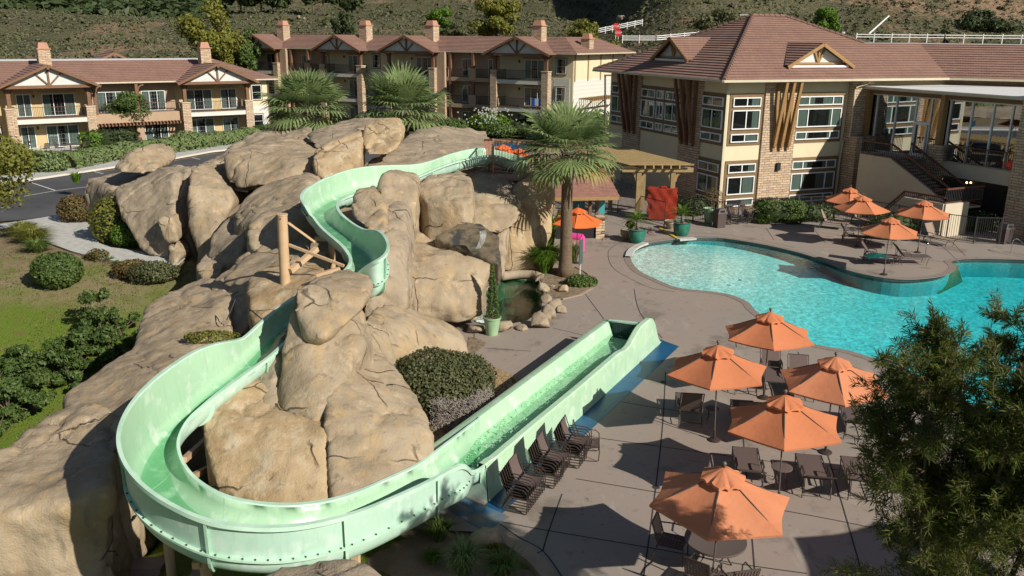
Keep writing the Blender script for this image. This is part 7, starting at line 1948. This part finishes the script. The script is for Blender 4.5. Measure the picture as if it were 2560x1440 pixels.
FT=AT(2400,1000,10.2);willow('feathery tree with slim stems in the right foreground',Vector((FT.x+.40,10.2,0)),17)
# --- left edge tree
b=AT(-30,420,44);tree('liquidambar tree with yellowing leaves reaching in from the left picture edge',Vector((b.x-.6,44,-.5)),7.6,2.6,'leaf_y',5200,.13,52,trunk_r=.14,ch=.7,nl=18)
# ---------------- hillside scrub ----------------
random.seed(101)
def scrubfield(name,n,fx,size,mat,label):
    mb=MB();cnt=0
    while cnt<n:
        x,y=fx();z=hill(x,y)-.12;cnt+=1
        s=size*random.uniform(.5,1.5)*(1+ (y-130)/400);k=random.randint(7,11)
        for i in range(k):
            d=Vector((random.gauss(0,1),random.gauss(0,1),abs(random.gauss(0,.8)))).normalized();p=Vector((x,y,z))+Vector((d.x*s*.8,d.y*s*.8,d.z*s*.75));nn=(d+Vector((random.uniform(-.6,.6),random.uniform(-.6,.6),random.uniform(-.2,.8)))).normalized();t1=nn.orthogonal().normalized();t2=nn.cross(t1);e=s*random.uniform(.3,.6)
            a=random.uniform(0,3);u1=(t1*math.cos(a)+t2*math.sin(a))*e;u2=(t2*math.cos(a)-t1*math.sin(a))*e*.7
            mb.add([p-u1-u2*.3,p-u2,p+u1-u2*.2,p+u1*.6+u2,p-u1*.5+u2*.9],[(0,1,2,3,4)])
    return tag(mb.build(name,M[mat]),label,'scrub',kind='stuff')
def fa():
    while 1:
        y=118+300*random.random()**1.3;x=random.uniform(-.68,.68)*y
        t=noise.noise(Vector((x*.02,y*.02,5)))
        if x>8+(y-100)*.1 and y<140:continue
        return x,y
scrubfield('scrub',26000,fa,.34,'scrub','grey green chaparral covering the hillside behind the buildings')
scrubfield('scrub',2600,fa,.6,'leaf_o','olive bushes scattered through the hillside chaparral')
def fw():
    while 1:
        y=random.uniform(240,330);x=random.uniform(-.60,-.27)*y
        u,v=Q((x,y,hill(x,y)))
        if v<75+10*noise.noise(Vector((x*.03,0,0))) and not(60<u<160 and v>28) and u<560:return x,y
scrubfield('oak_wood',4200,fw,1.5,'leaf_d','dark oak wood massed along the top of the hill at the upper left')
HT=[(20,40,'leftmost dark oak on the skyline'),(70,30,'dark oak beside the bare patch'),(600,18,'dark oak on bare ground above the sycamore'),(690,12,'oak beside the pale outcrop'),(780,18,'round oak right of the pale outcrop'),(865,8,'oak near the top edge of the hill'),(650,8,'small oak at the top edge')]
for i,(u,v,l) in enumerate(HT):
    y=300 if i<2 else 260;q=AT(u,v,y);z=hill(q.x,y);tree(l,Vector((q.x,y,z-.3)),8,6.0,'leaf_d',500,1.1,160+i,name='oak_tree',trunk_r=.3,ch=.85,nl=8,group='oaks on the hilltop')
for i,(u,v,r_,l) in enumerate([(1555,14,4.,'large pale boulder on the hillside above the road'),(1735,5,3.,'pale boulder at the top edge of the right hillside'),(745,15,2.6,'pale granite outcrop left of the round oak'),(760,30,2.2,'pale boulder at the foot of the outcrop'),(1390,78,1.8,'small pale boulder behind the long roof')]):
    y=190 if i<2 else 250 if i<4 else 150;r_*=.5;q=AT(u,v,y);q.z=min(q.z,hill(q.x,y)+r_*.3);pts=[q+Vector((random.uniform(-1,1)*r_,random.uniform(-1,1)*r_,random.uniform(-1,.6)*r_)) for _ in range(14)]
    rock(l,pts,'rock_grey',name='hillside_boulder',voxel=.6,it=4,disp=.3)
# ---------------- car park, cars, fences, lamps, signs ----------------
def zc_(x,y):return hill(x,y)-.12
pk=sheet('car_park',[(16,110),(90,110),(90,134),(20,134)],[],M['asphalt'],9.26);tag(pk,kind='structure')
rd=gridmesh([0,1,2,3,4,5,6],[i*4 for i in range(12)],lambda a,b:0);
V=[]
for j in range(12):
    for i in range(7):
        y=112+j*4;x=17+j*2.0+i*1.1;V.append(Vector((x,y,zc_(x,y)+.15)))
rd.v=V;tag(rd.build('hill_road',M['conc'],smooth=True),kind='structure')
def railfence(label,pts,h=1.35,mat='white',nr=3,sp=2.4,w=.13,group=None):
    o=thing('ranch_fence',label,'fence',pts[0],0,group)
    rl=MB()
    for a,b in zip(pts,pts[1:]):
        L=(b-a).length;n=max(1,int(round(L/sp)))
        for i in range(n+1):
            q=a.lerp(b,i/n);m_=MB();m_.bar(q-Vector((0,0,.2)),q+Vector((0,0,h)),w);m_.add([q+Vector((sx*w*.7,sy*w*.7,h)) for sx in(-1,1) for sy in(-1,1)]+[q+Vector((0,0,h+.12))],[(0,1,4),(1,3,4),(3,2,4),(2,0,4)]);m_.build('post',M[mat],o,rel=True)
        for k in range(nr):
            z=h*(.92-.32*k);rl.bar(a+Vector((0,0,z)),b+Vector((0,0,z)),.04,.09)
    rl.build('rails',M[mat],o,rel=True)
def HP(u,v,y):
    q=AT(u,v,y);return Vector((q.x,y,q.z))
railfence('white ranch fence along the car park behind the clubhouse roof',[HP(2140,104,112),HP(2360,106,112),HP(2600,108,112)],.95,nr=2,w=.1)
railfence('white ranch fence with parked cars behind it left of the clubhouse',[HP(1556,104,116),HP(1640,104,116),HP(1745,94,120)],.75,w=.09)
railfence('white ranch fence climbing beside the hill road',[HP(1495,85,140),HP(1548,74,146),HP(1606,62,152)],.85,w=.09)
railfence('brown timber fence at the end of the hill road',[HP(1705,62,150),HP(1780,61,152)],1.2,mat='wood',nr=2)
CM=[pm('car_paint_dark',(.02,.025,.03),rough=.25),pm('car_paint_silver',(.45,.47,.5),rough=.3,metal=.3),pm('car_paint_white',(.7,.7,.7),rough=.3),pm('car_paint_orange',(.5,.14,.03),rough=.3),pm('car_paint_blue',(.05,.1,.22),rough=.3)]
M['cg']=pm('car_glass',(.02,.03,.035),rough=.08)
def car(label,loc,rz,mi):
    o=thing('parked_car',label,'car',loc,rz,'cars parked behind the white fence')
    mb=MB();prof=[(-2.2,.35),(-2.2,.75),(-1.9,.9),(-1.5,.95),(-.9,1.42),(.6,1.45),(1.3,.98),(2.05,.85),(2.2,.6),(2.2,.35)]
    V=[(x,-.85,z) for x,z in prof]+[(x,.85,z) for x,z in prof];n=len(prof)
    mb.add(V,[tuple(range(n)),tuple(range(2*n-1,n-1,-1))]+[(i,n+i,n+(i+1)%n,(i+1)%n) for i in range(n)]);recalc(mb.build('body',CM[mi],o))
    mb=MB()
    for s in (-.86,.86):mb.add([(-1.35,s,.98),(-.85,s,1.36),(.55,s,1.38),(1.1,s,1.0)],[(0,1,2,3)])
    mb.add([(1.28,-.7,1.03),(1.28,.7,1.03),(.66,.65,1.43),(.66,-.65,1.43)],[(0,1,2,3)]);mb.add([(-1.52,-.7,1.0),(-1.52,.7,1.0),(-.95,.65,1.4),(-.95,-.65,1.4)],[(0,1,2,3)]);mb.build('windows',M['cg'],o)
    for x in (-1.4,1.4):
        for s in (-.8,.8):
            mb=MB();mb.tube([(x,s-.1,.33),(x,s+.1,.33)],.33,12);mb.build('wheel',M['dark'],o)
    return o
cs=[];cl=['silver','black','white','orange','dark','blue']
names=['silver car at the left end of the right car park row','black car second in the right row','dark car behind the third fence post','orange car in the middle of the right row','dark car right of the orange car','black car seventh in the row','dark van like car near the right end','blue car almost at the right end','dark car at the picture edge']
mis=[1,0,0,3,0,0,0,4,0]
for i,u in enumerate((2165,2205,2240,2280,2325,2370,2415,2470,2530)):
    q=HP(u,104,118);car(names[i],Vector((q.x,118+random.uniform(-.5,.5),9.28)),R(80+random.uniform(-8,8)),mis[i])
for i,(u,m_) in enumerate(((1590,0),(1625,2),(1665,0),(1700,1))):
    q=HP(u,104,122);car(['dark car at the left end behind the left white fence','white car second from the left behind the left white fence','dark blue car third behind the left white fence','silver car nearest the clubhouse roof behind the left fence'][i],Vector((q.x,121,zc_(q.x,121)+.1)),R(75),m_)
def lamp_post(label,u,v0,v1,y,arm=.6,s=.06):
    a=AT(u,v0,y);b=AT(u,v1,y);o=thing('lamp_post',label,'lamp post',a)
    mb=MB();mb.tube([a,b],[s*1.3,s],8);mb.build('pole',M['grey_metal'],o,'auto',rel=True)
    mb=MB();mb.box(b.x-.1,y-.15,b.z,b.x+arm,y+.15,b.z+.14);mb.build('lamp_head',M['grey_metal'],o,rel=True)
    mb=MB();mb.lathe([(.001,0),(.35,0),(.35,.25),(.001,.25)],(a.x,a.y,a.z-.2),12);mb.build('footing',M['conc'],o,rel=True)
lamp_post('tall lamp post left of the clubhouse corner',1513,334,190,88,1.3,.09)
lamp_post('slim lamp post beside the hill road',1677,90,22,140)
lamp_post('slim lamp post behind the bright green tree',2106,80,5,120)
for i,(u,v) in enumerate(((1540,68),(1546,84))):
    q=AT(u,v,138);o=thing('stop_sign',['upper','lower'][i]+' red stop sign beside the white road fence','sign',Vector((q.x,138,q.z-1.6)))
    mb=MB();mb.bar((0,0,-.5),(0,0,1.6),.07);mb.build('post',M['white'],o)
    mb=MB();mb.add([(math.cos(R(22.5+45*k))*.55,-.06,1.7+math.sin(R(22.5+45*k))*.55) for k in range(8)],[tuple(range(8))]);pl=mb.build('plate',M['red_letter'],o)
    fc=bpy.data.curves.new('stop_lettering','FONT');fc.body='STOP';fc.size=.42;fc.align_x='CENTER';fc.align_y='CENTER';fc.extrude=.004
    fo_=bpy.data.objects.new('stop_lettering',fc);COL.objects.link(fo_);me=bpy.data.meshes.new_from_object(fo_.evaluated_get(bpy.context.evaluated_depsgraph_get()));bpy.data.objects.remove(fo_)
    me.materials.clear();me.materials.append(M['white']);t=bpy.data.objects.new('sign_lettering',me);COL.objects.link(t);t.parent=pl;t.rotation_euler=(R(90),0,0);t.location=(0,-.08,1.7)
mb=MB();a=HP(2172,85,117);b=HP(2222,40,135);mb.tube([a,b],.11,8);solo(mb,'pale_pipe',M['white'],'long pale pipe lying diagonally up the slope behind the car park','pipe',smooth='auto')
# small transmission tower at the skyline
q=AT(165,30,330);o=thing('lattice_tower','pale lattice tower standing in the oak wood at the upper left','tower',Vector((q.x,330,q.z-8)))
mb=MB()
for s1 in(-1,1):
    for s2 in(-1,1):mb.bar((s1*1.8,s2*1.8,0),(s1*.5,s2*.5,22),.3)
for k in range(9):
    z=k*2.4;r_=lerp(1.8,.5,z/22);r2=lerp(1.8,.5,(z+2.4)/22);mb.bar((-r_,-r_,z),(r2,-r2,z+2.4),.2);mb.bar((r_,-r_,z),(-r2,-r2,z+2.4),.2)
mb.build('frame',pm('galvanised',(.5,.5,.5),rough=.6),o)
# patio furniture on the ground floor of the two storey block
G3='dark patio furniture in front of the two storey block'
def cafe(u,v,l,rz=0):
    b=P(u,v,0);o=thing('patio_table',l,'table',b,rz,G3);mb=MB();mb.lathe([(.001,.72),(.6,.72),(.6,.76),(.001,.76)],(0,0,0),16);mb.build('table_top',M['grey_metal'],o);mb=MB();mb.tube([(0,0,0),(0,0,.72)],.06,6);mb.build('pedestal',M['brown_metal'],o)
cafe(178,380,'round patio table in front of the left ground floor door')
cafe(512,350,'round patio table in front of the right ground floor door')
wc=None
for i,(u,v,rz) in enumerate(((115,382,60),(150,380,-90),(205,378,90),(495,353,-70),(530,348,80),(350,366,20),(398,364,-20))):
    b=P(u,v,0);l='dark garden chair '+['near the left stone pillar','left of the left patio table','right of the left patio table','left of the right patio table','right of the right patio table','left of the feathery tree trunk','right of the feathery tree trunk'][i]
    if wc is None:wc=woven_chair(l,b,R(rz),G3)
    else:dup(wc,None,b,R(rz),l,G3)
ribbon('patio_slab',[(60,392),(240,378),(225,368),(100,372)],M['conc'],.02)
# chandelier glow seen under the stair
M['bulb']=newmat('bulb')[0];M['bulb'].node_tree.nodes['Principled BSDF'].inputs['Emission Color'].default_value=(1,.6,.2,1);M['bulb'].node_tree.nodes['Principled BSDF'].inputs['Emission Strength'].default_value=3
q=CH.w(*G(8.3,-.3,2.55));o=thing('chandelier','small lit chandelier glowing in the dark porch under the hall','chandelier',q)
for k in range(3):
    mb=MB();mb.lathe([(.001,0),(.06,.02),(.06,.1),(.001,.13)],(-.25+k*.25,0,0),8);mb.build('bulb',M['bulb'],o)
mb=MB();mb.bar((-.3,0,-.02),(.3,0,-.02),.03);mb.build('arm',M['iron'],o)
